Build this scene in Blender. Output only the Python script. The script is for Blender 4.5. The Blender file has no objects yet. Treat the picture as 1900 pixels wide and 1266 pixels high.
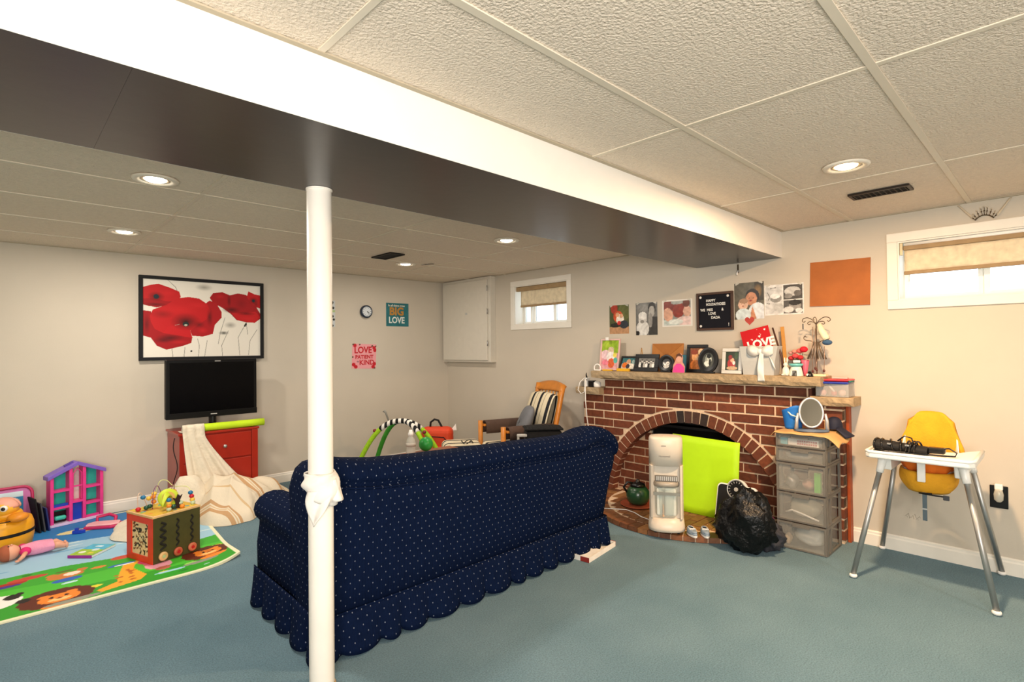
import bpy, bmesh, math, random
import numpy as np
from mathutils import Vector, Matrix, Euler
random.seed(7)
rng = np.random.default_rng(7)
scene = bpy.context.scene
COL = scene.collection
PI = math.pi
R = math.radians

# ------------------------------------------------------------------ camera
cam_data = bpy.data.cameras.new('camera')
cam = bpy.data.objects.new('camera', cam_data)
COL.objects.link(cam)
cam_data.sensor_width = 36.0
cam_data.lens = 18.883
cam_data.clip_start = 0.02
cam.matrix_world = Matrix(((0.72000890, -0.00156763, -0.69396305, 0.0),
                           (-0.69388357, -0.01692887, -0.71988819, 0.0),
                           (-0.01061949, 0.99985547, -0.01327670, 1.30),
                           (0, 0, 0, 1)))
scene.camera = cam

# ------------------------------------------------------------------ world, exposure
scene.view_settings.view_transform = 'Standard'
scene.view_settings.look = 'None'
scene.view_settings.gamma = 1.0
scene.view_settings.use_curve_mapping = False
scene.view_settings.exposure = 0.0
world = bpy.data.worlds.new('World')
scene.world = world
world.use_nodes = True
wb = world.node_tree.nodes['Background']
wb.inputs[0].default_value = (0.86, 0.93, 1.0, 1)
wb.inputs[1].default_value = 3.2

# room lamps: x, y, watts, colour.  Five are in view, two unseen ones are added behind the camera for light
ZC = 2.12                       # ceiling height
WARM = (1.0, 0.66, 0.38)
NEUT = (1.0, 0.90, 0.78)
LAMPS = [(0.55, 3.00, 20, NEUT), (0.635, 4.443, 20, NEUT), (2.80, 2.952, 13, NEUT),
         (2.845, 4.415, 10, NEUT), (2.813, 0.697, 58, WARM),
         (0.30, -1.35, 20, NEUT), (2.70, -1.35, 20, NEUT)]

# the photographer's flash, bounced: one large soft light behind and to the left of the camera
key = bpy.data.lights.new('bounced_flash', 'AREA')
key.shape = 'RECTANGLE'
key.size, key.size_y = 1.5, 1.2
key.energy = 128
key.color = (1.0, 0.96, 0.91)
key_o = bpy.data.objects.new('bounced_flash', key)
COL.objects.link(key_o)
key_o.location = (-0.75, -0.95, 1.35)
key_o.rotation_euler = Vector((0.62, 0.75, 0.16)).to_track_quat('-Z', 'Y').to_euler()

# ------------------------------------------------------------------ helpers
def lin(c):
    if isinstance(c, str):
        c = c.lstrip('#')
        c = [int(c[i:i + 2], 16) / 255 for i in (0, 2, 4)]
    return tuple((x / 12.92 if x <= 0.04045 else ((x + 0.055) / 1.055) ** 2.4) for x in c[:3])

MATS = {}
def M(name, col=None, rough=0.6, metal=0.0, var=0.07, scale=18.0, bump=0.0, bscale=90.0, spec=0.5,
      trans=0.0, alpha=1.0, emit=0.0, coat=0.0, sheen=0.0, ior=1.45, sss=0.0, aniso=None):
    if name in MATS:
        return MATS[name]
    m = bpy.data.materials.new(name)
    m.use_nodes = True
    nt = m.node_tree
    b = nt.nodes['Principled BSDF']
    c = lin(col)
    tc = nt.nodes.new('ShaderNodeTexCoord')
    if var > 0:
        n = nt.nodes.new('ShaderNodeTexNoise')
        n.inputs['Scale'].default_value = scale
        n.inputs['Detail'].default_value = 5
        r = nt.nodes.new('ShaderNodeValToRGB')
        r.color_ramp.elements[0].position = 0.3
        r.color_ramp.elements[1].position = 0.7
        r.color_ramp.elements[0].color = tuple(x * (1 - var) for x in c) + (1,)
        r.color_ramp.elements[1].color = tuple(min(1, x * (1 + var)) for x in c) + (1,)
        nt.links.new(tc.outputs['Object'], n.inputs['Vector'])
        nt.links.new(n.outputs['Fac'], r.inputs[0])
        nt.links.new(r.outputs[0], b.inputs['Base Color'])
        if emit:
            nt.links.new(r.outputs[0], b.inputs['Emission Color'])
    else:
        b.inputs['Base Color'].default_value = c + (1,)
        b.inputs['Emission Color'].default_value = c + (1,)
    b.inputs['Roughness'].default_value = rough
    b.inputs['Metallic'].default_value = metal
    b.inputs['Specular IOR Level'].default_value = spec
    b.inputs['Transmission Weight'].default_value = trans
    b.inputs['Alpha'].default_value = alpha
    b.inputs['Emission Strength'].default_value = emit
    b.inputs['Coat Weight'].default_value = coat
    b.inputs['Sheen Weight'].default_value = sheen
    b.inputs['IOR'].default_value = ior
    if sss:
        b.inputs['Subsurface Weight'].default_value = sss
        b.inputs['Subsurface Radius'].default_value = (0.02, 0.008, 0.005)
    if bump > 0:
        n2 = nt.nodes.new('ShaderNodeTexNoise')
        n2.inputs['Scale'].default_value = bscale
        n2.inputs['Detail'].default_value = 4
        bp = nt.nodes.new('ShaderNodeBump')
        bp.inputs['Strength'].default_value = bump
        bp.inputs['Distance'].default_value = 0.01
        nt.links.new(tc.outputs['Object'], n2.inputs['Vector'])
        nt.links.new(n2.outputs['Fac'], bp.inputs['Height'])
        nt.links.new(bp.outputs[0], b.inputs['Normal'])
    MATS[name] = m
    return m

def printmat(name, rough=0.5, spec=0.4):
    """flat print: colour read from the mesh's own colour attribute"""
    if name in MATS:
        return MATS[name]
    m = bpy.data.materials.new(name)
    m.use_nodes = True
    nt = m.node_tree
    b = nt.nodes['Principled BSDF']
    a = nt.nodes.new('ShaderNodeAttribute')
    a.attribute_name = 'Col'
    nt.links.new(a.outputs['Color'], b.inputs['Base Color'])
    b.inputs['Roughness'].default_value = rough
    b.inputs['Specular IOR Level'].default_value = spec
    MATS[name] = m
    return m

class G:
    """collects shapes; obj() links them as ONE mesh object"""
    def __init__(self):
        self.v = []
        self.f = []
    def add(self, v, f):
        k = len(self.v)
        self.v += [tuple(p) for p in v]
        self.f += [tuple(i + k for i in q) for q in f]
        return self
    def box(self, x0, x1, y0, y1, z0, z1):
        v = [(x0, y0, z0), (x1, y0, z0), (x1, y1, z0), (x0, y1, z0), (x0, y0, z1), (x1, y0, z1), (x1, y1, z1), (x0, y1, z1)]
        return self.add(v, [(0, 3, 2, 1), (4, 5, 6, 7), (0, 1, 5, 4), (1, 2, 6, 5), (2, 3, 7, 6), (3, 0, 4, 7)])
    def bc(self, c, s, rot=(0, 0, 0)):
        m = Euler(rot).to_matrix()
        hx, hy, hz = s[0] / 2, s[1] / 2, s[2] / 2
        v = [(-hx, -hy, -hz), (hx, -hy, -hz), (hx, hy, -hz), (-hx, hy, -hz), (-hx, -hy, hz), (hx, -hy, hz), (hx, hy, hz), (-hx, hy, hz)]
        v = [m @ Vector(p) + Vector(c) for p in v]
        return self.add(v, [(0, 3, 2, 1), (4, 5, 6, 7), (0, 1, 5, 4), (1, 2, 6, 5), (2, 3, 7, 6), (3, 0, 4, 7)])
    def prism(self, poly, a, b, axis='z'):
        """polygon (2-D) extruded from a to b; axis x: poly=(y,z), y: poly=(x,z), z: poly=(x,y)"""
        n = len(poly)
        def P(p, t):
            return {'x': (t, p[0], p[1]), 'y': (p[0], t, p[1]), 'z': (p[0], p[1], t)}[axis]
        v = [P(p, a) for p in poly] + [P(p, b) for p in poly]
        f = [tuple(range(n)), tuple(range(2 * n - 1, n - 1, -1))]
        f += [(i, i + n, (i + 1) % n + n, (i + 1) % n) for i in range(n)]
        return self.add(v, f)
    def tube(self, pts, r, n=8, closed=False, caps=True, flat=1.0):
        pts = [Vector(p) for p in pts]
        k = len(pts)
        rs = r if isinstance(r, (list, tuple)) else [r] * k
        up = None
        rings = []
        for i, p in enumerate(pts):
            if closed:
                t = pts[(i + 1) % k] - pts[i - 1]
            else:
                t = pts[min(i + 1, k - 1)] - pts[max(i - 1, 0)]
            if t.length < 1e-9:
                t = Vector((0, 0, 1))
            t.normalize()
            if up is None:
                up = Vector((0, 0, 1)) if abs(t.z) < 0.9 else Vector((1, 0, 0))
            a = (up - t * up.dot(t))
            if a.length < 1e-6:
                a = t.orthogonal()
            a.normalize()
            up = a
            b = t.cross(a)
            rings.append([p + (a * math.cos(2 * PI * j / n) * flat + b * math.sin(2 * PI * j / n)) * rs[i] for j in range(n)])
        v = [q for ring in rings for q in ring]
        f = []
        m = k if closed else k - 1
        for i in range(m):
            i2 = (i + 1) % k
            for j in range(n):
                f.append((i * n + j, i * n + (j + 1) % n, i2 * n + (j + 1) % n, i2 * n + j))
        if caps and not closed:
            f.append(tuple(range(n - 1, -1, -1)))
            f.append(tuple((k - 1) * n + j for j in range(n)))
        return self.add(v, f)
    def lathe(self, prof, n=24, c=(0, 0, 0), axis='z', sx=1.0, sy=1.0):
        """prof: list of (radius, height)"""
        v = []
        for r, h in prof:
            for j in range(n):
                a = 2 * PI * j / n
                x, y = r * math.cos(a) * sx, r * math.sin(a) * sy
                p = {'z': (x, y, h), 'y': (x, h, y), 'x': (h, x, y)}[axis]
                v.append((p[0] + c[0], p[1] + c[1], p[2] + c[2]))
        f = []
        for i in range(len(prof) - 1):
            for j in range(n):
                q = (i * n + j, i * n + (j + 1) % n, (i + 1) * n + (j + 1) % n, (i + 1) * n + j)
                f.append(q)
        if prof[0][0] > 1e-6:
            f.append(tuple(range(n - 1, -1, -1)))
        if prof[-1][0] > 1e-6:
            f.append(tuple((len(prof) - 1) * n + j for j in range(n)))
        return self.add(v, f)
    def ball(self, c, r, n=16, m=10):
        rx, ry, rz = r if isinstance(r, (list, tuple)) else (r, r, r)
        k = len(self.v)
        v = [(c[0], c[1], c[2] - rz)]
        for i in range(1, m):
            t = -PI / 2 + PI * i / m
            for j in range(n):
                a = 2 * PI * j / n
                v.append((c[0] + rx * math.cos(t) * math.cos(a), c[1] + ry * math.cos(t) * math.sin(a), c[2] + rz * math.sin(t)))
        v.append((c[0], c[1], c[2] + rz))
        f = [(0, 1 + (j + 1) % n, 1 + j) for j in range(n)]
        for i in range(m - 2):
            for j in range(n):
                f.append((1 + i * n + j, 1 + i * n + (j + 1) % n, 1 + (i + 1) * n + (j + 1) % n, 1 + (i + 1) * n + j))
        L = len(v) - 1
        f += [(L, 1 + (m - 2) * n + j, 1 + (m - 2) * n + (j + 1) % n) for j in range(n)]
        return self.add(v, f)
    def surf(self, fn, nu, nv, cu=False, cv=False):
        mu, mv = (nu if cu else nu + 1), (nv if cv else nv + 1)
        v = [fn(i / nu, j / nv) for i in range(mu) for j in range(mv)]
        f = []
        for i in range(nu):
            for j in range(nv):
                i2, j2 = (i + 1) % mu, (j + 1) % mv
                f.append((i * mv + j, i2 * mv + j, i2 * mv + j2, i * mv + j2))
        return self.add(v, f)
    def obj(self, name, mat, parent=None, smooth=False, bevel=0.0, seg=2, W=False, solid=0.0, sub=0, loc=None, rot=None, label=None, uv=False, seam=False):
        me = bpy.data.meshes.new(name)
        v = self.v
        if W and parent is not None:
            o = parent.location
            v = [(p[0] - o[0], p[1] - o[1], p[2] - o[2]) for p in v]
        me.from_pydata(v, [], self.f)
        bm = bmesh.new()
        bm.from_mesh(me)
        if seam:
            bmesh.ops.remove_doubles(bm, verts=bm.verts, dist=1e-5)
        bmesh.ops.recalc_face_normals(bm, faces=bm.faces)
        if uv:
            L = bm.loops.layers.uv.new('UVMap')
            for f in bm.faces:
                n = f.normal
                ax = max(range(3), key=lambda i: abs(n[i]))
                a, b = ((1, 2), (0, 2), (0, 1))[ax]
                for lp in f.loops:
                    lp[L].uv = (lp.vert.co[a], lp.vert.co[b])
        bm.to_mesh(me)
        bm.free()
        if smooth:
            for p in me.polygons:
                p.use_smooth = True
        me.materials.append(mat)
        o = bpy.data.objects.new(name, me)
        COL.objects.link(o)
        if parent is not None:
            o.parent = parent
        if loc is not None:
            o.location = loc
        if rot is not None:
            o.rotation_euler = rot
        if solid:
            md = o.modifiers.new('solid', 'SOLIDIFY')
            md.thickness = solid
            md.offset = 0
        if bevel:
            md = o.modifiers.new('bevel', 'BEVEL')
            md.width = bevel
            md.segments = seg
            md.limit_method = 'ANGLE'
            md.angle_limit = R(40)
        if sub:
            md = o.modifiers.new('sub', 'SUBSURF')
            md.levels = sub
            md.render_levels = sub
        if label:
            o['label'] = label
        return o

def tag(o, label, cat, group=None):
    o['label'] = label
    o['category'] = cat
    if group:
        o['group'] = group
    return o

def thing(name, label, cat, loc=(0, 0, 0), rz=0.0, group=None, rot=None):
    o = bpy.data.objects.new(name, None)
    o.empty_display_size = 0.05
    COL.objects.link(o)
    o.location = loc
    o.rotation_euler = rot if rot else (0, 0, rz)
    return tag(o, label, cat, group)

def struct(o):
    o['kind'] = 'structure'
    return o

def stuff(o):
    o['kind'] = 'stuff'
    return o

def child(src, parent, loc=None, rot=None, scale=None):
    """another copy of a part that shares the mesh"""
    o = src.copy()
    COL.objects.link(o)
    o.parent = parent
    if loc is not None:
        o.location = loc
    if rot is not None:
        o.rotation_euler = rot
    if scale is not None:
        o.scale = scale
    return o

def text(name, body, size, mat, parent, loc, rot=(PI / 2, 0, 0), ext=0.0004, align='CENTER', sx=1.0, bold=0.0, shear=0.0):
    cu = bpy.data.curves.new('txt', 'FONT')
    cu.body = body
    cu.size = size
    cu.align_x = align
    cu.align_y = 'CENTER'
    cu.extrude = ext
    cu.offset = bold
    cu.shear = shear
    cu.resolution_u = 3
    t = bpy.data.objects.new('txt', cu)
    me = bpy.data.meshes.new_from_object(t)
    bpy.data.objects.remove(t)
    bpy.data.curves.remove(cu)
    me.name = name
    me.materials.clear()
    me.materials.append(mat)
    o = bpy.data.objects.new(name, me)
    COL.objects.link(o)
    o.parent = parent
    o.location = loc
    o.rotation_euler = rot
    o.scale = (sx, 1, 1)
    return o

class Canvas:
    """a small painted print; u to the right, v up, both 0..1"""
    def __init__(self, nx, ny, bg, asp=1.0):
        self.nx, self.ny, self.asp = nx, ny, asp
        u = np.linspace(0, 1, nx + 1)
        v = np.linspace(0, 1, ny + 1)
        self.U, self.V = np.meshgrid(u, v)
        self.c = np.zeros((ny + 1, nx + 1, 3))
        self.c[:] = lin(bg)
    def put(self, mask, col, a=1.0):
        m = (np.clip(mask, 0, 1) * a)[..., None]
        self.c = self.c * (1 - m) + np.array(lin(col)) * m
        return self
    def ell(self, cx, cy, rx, ry, col, rot=0.0, a=1.0, soft=0.0):
        x = (self.U - cx) * self.asp
        y = self.V - cy
        c, s = math.cos(rot), math.sin(rot)
        X = (x * c + y * s) / (rx * self.asp)
        Y = (-x * s + y * c) / ry
        d = np.sqrt(X * X + Y * Y)
        return self.put(np.clip((1 - d) / soft, 0, 1) if soft else (d < 1) * 1.0, col, a)
    def rect(self, u0, u1, v0, v1, col, a=1.0):
        return self.put(((self.U >= u0) & (self.U <= u1) & (self.V >= v0) & (self.V <= v1)) * 1.0, col, a)
    def poly(self, pts, col, a=1.0):
        ins = np.zeros(self.U.shape, bool)
        k = len(pts)
        for i in range(k):
            x0, y0 = pts[i]
            x1, y1 = pts[(i + 1) % k]
            if y0 == y1:
                continue
            c = ((y0 > self.V) != (y1 > self.V)) & (self.U < (x1 - x0) * (self.V - y0) / (y1 - y0) + x0)
            ins ^= c
        return self.put(ins * 1.0, col, a)
    def line(self, pts, w, col, a=1.0):
        for i in range(len(pts) - 1):
            x0, y0 = pts[i][0] * self.asp, pts[i][1]
            x1, y1 = pts[i + 1][0] * self.asp, pts[i + 1][1]
            dx, dy = x1 - x0, y1 - y0
            t = np.clip(((self.U * self.asp - x0) * dx + (self.V - y0) * dy) / (dx * dx + dy * dy + 1e-9), 0, 1)
            d = np.hypot(self.U * self.asp - x0 - t * dx, self.V - y0 - t * dy)
            self.put((d < w) * 1.0, col, a)
        return self
    def mottle(self, amp=0.15, k=5):
        g = np.zeros(self.U.shape)
        for o in range(3):
            f = k * 2 ** o
            p = rng.random(4) * 6.28
            g += (np.sin(self.U * f * 2.1 + p[0] + 2 * np.sin(self.V * f * 1.3 + p[1])) * np.sin(self.V * f * 1.9 + p[2] + 1.5 * np.sin(self.U * f + p[3]))) / 2 ** o
        self.c = np.clip(self.c * (1 + amp * g[..., None]), 0, 1)
        return self

def panel(name, W, H, cv, mat, parent=None, loc=(0, 0, 0), rot=(0, 0, 0), t=0.001, warp=None):
    """printed sheet in the local XZ plane, facing -Y, origin at the middle; t is its thickness"""
    nx, ny = cv.nx, cv.ny
    X = (cv.U - 0.5) * W
    Z = (cv.V - 0.5) * H
    Y = np.zeros_like(X)
    if warp is not None:
        X, Y, Z = warp(X, Y, Z)
    v = np.stack([X.ravel(), Y.ravel(), Z.ravel()], 1)
    i = np.arange(ny)[:, None] * (nx + 1) + np.arange(nx)[None, :]
    f = np.stack([i, i + 1, i + nx + 2, i + nx + 1], -1).reshape(-1, 4)
    n0 = len(v)
    ring = list(range(nx)) + [nx + (nx + 1) * k for k in range(ny)] + [(nx + 1) * ny + nx - k for k in range(nx)] + [(nx + 1) * (ny - k) for k in range(ny)]
    back = v[ring] + np.array([0, t, 0])
    v2 = np.vstack([v, back])
    L = len(ring)
    faces = f.tolist() + [[ring[(k + 1) % L], ring[k], n0 + k, n0 + (k + 1) % L] for k in range(L)] + [list(range(n0 + L - 1, n0 - 1, -1))]
    me = bpy.data.meshes.new(name)
    me.from_pydata(v2.tolist(), [], faces)
    ca = me.color_attributes.new('Col', 'FLOAT_COLOR', 'POINT')
    cols = np.ones((n0 + L, 4))
    cols[:n0, :3] = cv.c.reshape(-1, 3)
    cols[n0:, :3] = cv.c.reshape(-1, 3)[ring] * 0.9
    ca.data.foreach_set('color', cols.ravel().astype(np.float32))
    me.materials.append(mat)
    o = bpy.data.objects.new(name, me)
    COL.objects.link(o)
    if parent is not None:
        o.parent = parent
    o.location = loc
    o.rotation_euler = rot
    return o

ONR = (0, 0, -PI / 2)        # rotation of something hung on the right wall (faces -x)
PRINT = printmat('print_matte', 0.55, 0.3)
GLOSSP = printmat('print_gloss', 0.22, 0.5)
# ------------------------------------------------------------------ materials of the room
def carpet_mat():
    m = bpy.data.materials.new('carpet')
    m.use_nodes = True
    nt = m.node_tree
    b = nt.nodes['Principled BSDF']
    tc = nt.nodes.new('ShaderNodeTexCoord')
    def noise(sc, det=4):
        n = nt.nodes.new('ShaderNodeTexNoise')
        n.inputs['Scale'].default_value = sc
        n.inputs['Detail'].default_value = det
        nt.links.new(tc.outputs['Object'], n.inputs['Vector'])
        return n
    n1, n2, n3 = noise(2.2, 5), noise(160, 3), noise(420, 2)
    r = nt.nodes.new('ShaderNodeValToRGB')
    r.color_ramp.elements[0].position, r.color_ramp.elements[1].position = 0.3, 0.7
    r.color_ramp.elements[0].color = lin('#648694') + (1,)
    r.color_ramp.elements[1].color = lin('#7494a1') + (1,)
    nt.links.new(n1.outputs['Fac'], r.inputs[0])
    r2 = nt.nodes.new('ShaderNodeValToRGB')
    r2.color_ramp.elements[0].position, r2.color_ramp.elements[1].position = 0.36, 0.62
    r2.color_ramp.elements[0].color = (0.62, 0.62, 0.62, 1)
    r2.color_ramp.elements[1].color = (1.12, 1.12, 1.12, 1)
    nt.links.new(n2.outputs['Fac'], r2.inputs[0])
    mx = nt.nodes.new('ShaderNodeMixRGB')
    mx.blend_type = 'MULTIPLY'
    mx.inputs[0].default_value = 0.75
    nt.links.new(r.outputs[0], mx.inputs[1])
    nt.links.new(r2.outputs[0], mx.inputs[2])
    nt.links.new(mx.outputs[0], b.inputs['Base Color'])
    b.inputs['Roughness'].default_value = 0.95
    b.inputs['Specular IOR Level'].default_value = 0.1
    b.inputs['Sheen Weight'].default_value = 0.15
    ad = nt.nodes.new('ShaderNodeMath')
    ad.operation = 'ADD'
    nt.links.new(n2.outputs['Fac'], ad.inputs[0])
    nt.links.new(n3.outputs['Fac'], ad.inputs[1])
    bp = nt.nodes.new('ShaderNodeBump')
    bp.inputs['Strength'].default_value = 0.8
    bp.inputs['Distance'].default_value = 0.008
    nt.links.new(ad.outputs[0], bp.inputs['Height'])
    nt.links.new(bp.outputs[0], b.inputs['Normal'])
    return m

def brick_mat(name, cols, rough=0.8):
    m = bpy.data.materials.new(name)
    m.use_nodes = True
    nt = m.node_tree
    b = nt.nodes['Principled BSDF']
    oi = nt.nodes.new('ShaderNodeObjectInfo')
    r = nt.nodes.new('ShaderNodeValToRGB')
    while len(r.color_ramp.elements) < len(cols):
        r.color_ramp.elements.new(0.5)
    for i, c in enumerate(cols):
        r.color_ramp.elements[i].position = i / (len(cols) - 1)
        r.color_ramp.elements[i].color = lin(c) + (1,)
    nt.links.new(oi.outputs['Random'], r.inputs[0])
    ge = nt.nodes.new('ShaderNodeNewGeometry')
    n = nt.nodes.new('ShaderNodeTexNoise')
    n.inputs['Scale'].default_value = 38
    n.inputs['Detail'].default_value = 6
    nt.links.new(ge.outputs['Position'], n.inputs['Vector'])
    r2 = nt.nodes.new('ShaderNodeValToRGB')
    r2.color_ramp.elements[0].position, r2.color_ramp.elements[1].position = 0.3, 0.75
    r2.color_ramp.elements[0].color = (0.62, 0.6, 0.6, 1)
    r2.color_ramp.elements[1].color = (1.15, 1.1, 1.05, 1)
    nt.links.new(n.outputs['Fac'], r2.inputs[0])
    mx = nt.nodes.new('ShaderNodeMixRGB')
    mx.blend_type = 'MULTIPLY'
    mx.inputs[0].default_value = 0.8
    nt.links.new(r.outputs[0], mx.inputs[1])
    nt.links.new(r2.outputs[0], mx.inputs[2])
    nt.links.new(mx.outputs[0], b.inputs['Base Color'])
    b.inputs['Roughness'].default_value = rough
    bp = nt.nodes.new('ShaderNodeBump')
    bp.inputs['Strength'].default_value = 0.35
    bp.inputs['Distance'].default_value = 0.006
    nt.links.new(n.outputs['Fac'], bp.inputs['Height'])
    nt.links.new(bp.outputs[0], b.inputs['Normal'])
    MATS[name] = m
    return m

WALL = M('wall_paint', '#cac0b0', 0.7, var=0.02, scale=3, bump=0.04, bscale=220, spec=0.25)
WHITE = M('white_gloss_paint', '#efe9df', 0.45, var=0.02, scale=6)
TRIMW = M('white_trim', '#ece6da', 0.4, var=0.02, scale=10)
TILE = M('ceiling_tile', '#e8d8c4', 0.72, var=0.05, scale=60, bump=0.9, bscale=105, spec=0.35)
TEE = M('ceiling_grid_metal', '#dccfba', 0.5, var=0.02)
DARKSOFFIT = M('dark_grey_gloss_paint', '#343031', 0.28, var=0.05, scale=4, bump=0.05, bscale=12, spec=0.5)
ANGLE = M('ceiling_angle_metal', '#b8aa92', 0.6, var=0.05)
XR, YB = 4.10, 5.42
XL, YF = -1.6, -2.6

# floor, walls
struct(G().box(XL, XR + 0.3, YF, YB + 0.1, -0.1, 0).obj('floor', carpet_mat()))
struct(G().box(XL - 0.1, XR + 0.3, YB, YB + 0.1, 0, ZC + 0.1).obj('wall_back', WALL))
struct(G().box(XL - 0.1, XL, YF, YB, 0, ZC + 0.1).obj('wall_left', WALL))
struct(G().box(XL - 0.1, XR + 0.3, YF - 0.1, YF, 0, ZC + 0.1).obj('wall_front', WALL))
W1 = (3.456, 4.202, 1.553, 1.972)      # openings in the right wall: y0, y1, z0, z1
W2 = (-0.10, 0.742, 1.576, 1.943)
FB = (1.78, 2.50, 0.0, 0.64)
def right_wall():
    ys = sorted({YF, YB, W1[0], W1[1], W2[0], W2[1], FB[0], FB[1]})
    zs = sorted({0, ZC + 0.1, W1[2], W1[3], W2[2], W2[3], FB[3]})
    g = G()
    for i in range(len(ys) - 1):
        for j in range(len(zs) - 1):
            cy, cz = (ys[i] + ys[i + 1]) / 2, (zs[j] + zs[j + 1]) / 2
            if any(h[0] < cy < h[1] and h[2] < cz < h[3] for h in (W1, W2, FB)):
                continue
            g.box(XR, XR + 0.25, ys[i], ys[i + 1], zs[j], zs[j + 1])
    return struct(g.obj('wall_right', WALL))
right_wall()

# baseboards
def baseboard(name, a, b, axis):
    pr = [(0, 0), (0.014, 0), (0.014, 0.07), (0.010, 0.078), (0.010, 0.088), (0.004, 0.095), (0, 0.095)]
    g = G()
    if axis == 'x':
        g.prism([(YB - 0.0005 - p, q) for p, q in pr], a, b, 'x')
    else:
        g.prism([(XR - 0.0005 - p, q) for p, q in pr], a, b, 'y')
    return struct(g.obj(name, TRIMW))
baseboard('baseboard_back', XL, XR - 0.015, 'x')
baseboard('baseboard_right', YF, 1.01, 'y')
baseboard('baseboard_corner', 3.22, YB - 0.015, 'y')

# suspended ceiling: every tile and every grid bar is a piece of its own
ceiling = struct(G().box(XL, XR + 0.25, YF, YB, ZC + 0.03, ZC + 0.12).obj('ceiling', M('ceiling_void', '#9c917f', 0.9)))
def tile(x0, x1, y0, y1):
    g = G().box(x0 + 0.003, x1 - 0.003, y0 + 0.003, y1 - 0.003, ZC + 0.004, ZC + 0.018)
    return g.obj('tile', TILE, ceiling)
def bars(xs, ys, w=0.024):
    for x in xs[1:-1]:
        G().box(x - w * 0.4, x + w * 0.4, ys[0], ys[-1], ZC, ZC + 0.0035).obj('grid_bar', TEE, ceiling)
    for y in ys[1:-1]:
        G().box(xs[0], xs[-1], y - w / 2, y + w / 2, ZC - 0.001, ZC + 0.0035).obj('grid_bar', TEE, ceiling)
    g = G()
    for x in (xs[0], xs[-1]):
        s = 1 if x == xs[0] else -1
        G().box(min(x, x + s * 0.02), max(x, x + s * 0.02), ys[0], ys[-1], ZC - 0.0005, ZC + 0.0035).obj('wall_angle', ANGLE, ceiling)
    for y in (ys[0], ys[-1]):
        s = 1 if y == ys[0] else -1
        G().box(xs[0], xs[-1], min(y, y + s * 0.02), max(y, y + s * 0.02), ZC - 0.0015, ZC + 0.0035).obj('wall_angle', ANGLE, ceiling)
nx_ = [XL, -0.575, 0.645, 1.86, 3.085, XR]
ny_ = [YF, -2.02, -1.42, -0.82, -0.215, 0.39, 0.99, 1.43]
fx_ = [XL, -0.44, 0.78, 2.0, 3.13, XR]
fy_ = [2.09, 2.54, 3.14, 3.74, 4.34, 4.92, YB]
for xs, ys in ((nx_, ny_), (fx_, fy_)):
    for i in range(len(xs) - 1):
        for j in range(len(ys) - 1):
            tile(xs[i], xs[i + 1], ys[j], ys[j + 1])
    bars(xs, ys)

# boxed-in beam across the room
ZB = 1.932
beam = struct(G().box(XL, XR, 1.432, 2.088, ZB + 0.004, ZC + 0.03).obj('ceiling_bulkhead', WHITE))
G().box(XL, XR, 1.430, 1.4318, ZB, ZC + 0.02).obj('bulkhead_face', WHITE, beam)
G().box(XL, XR, 2.0882, 2.090, ZB, ZC + 0.02).obj('bulkhead_face', WHITE, beam)
for xa, xb in ((XL, 0.22), (0.2204, 3.9), (3.9004, XR)):
    G().box(xa, xb, 1.432, 2.088, ZB, ZB + 0.0035).obj('bulkhead_underside', DARKSOFFIT, beam)

# windows
FRAMEW = M('window_vinyl', '#f2f1ec', 0.35, var=0.01)
GLASS = M('window_glass', '#eef6fb', 0.02, var=0.0, trans=1.0, ior=1.02, spec=0.3)
def window(name, o, cas, mull, blind):
    y0, y1, z0, z1 = o
    w = struct(bpy.data.objects.new(name, None))
    COL.objects.link(w)
    w.location = (XR, (y0 + y1) / 2, z0)
    # casing: four boards on the wall face
    G().box(XR - 0.014, XR - 0.0004, y0 - cas, y1 + cas, z0 - cas, z0).obj('casing', TRIMW, w, W=True, bevel=0.003)
    G().box(XR - 0.014, XR - 0.0004, y0 - cas, y1 + cas, z1, z1 + cas).obj('casing', TRIMW, w, W=True, bevel=0.003)
    G().box(XR - 0.014, XR - 0.0004, y0 - cas, y0, z0, z1).obj('casing', TRIMW, w, W=True, bevel=0.003)
    G().box(XR - 0.014, XR - 0.0004, y1, y1 + cas, z0, z1).obj('casing', TRIMW, w, W=True, bevel=0.003)
    # jamb lining
    t = 0.008
    for a in ((y0, y1, z0, z0 + t), (y0, y1, z1 - t, z1), (y0, y0 + t, z0 + t, z1 - t), (y1 - t, y1, z0 + t, z1 - t)):
        G().box(XR - 0.002, XR + 0.24, *a).obj('jamb', TRIMW, w, W=True)
    # sashes
    xs = XR + 0.13
    f = 0.028
    edges = [y0 + t] + mull + [y1 - t]
    for k in range(len(edges) - 1):
        a, b = edges[k], edges[k + 1]
        xo = xs + (0.02 if k % 2 else 0)
        sf = G()
        sf.box(xo, xo + 0.03, a, b, z0 + t, z0 + t + f)
        sf.box(xo, xo + 0.03, a, b, z1 - t - f, z1 - t)
        sf.box(xo, xo + 0.03, a, a + f, z0 + t + f, z1 - t - f)
        sf.box(xo, xo + 0.03, b - f, b, z0 + t + f, z1 - t - f)
        s = sf.obj('sash', FRAMEW, w, W=True)
        G().box(xo + 0.012, xo + 0.016, a + f, b - f, z0 + t + f, z1 - t - f).obj('pane', GLASS, w, W=True)
    return w
window('window_1', W1, 0.055, [3.745, 4.06], None)
window('window_2', W2, 0.056, [0.345], None)

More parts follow.
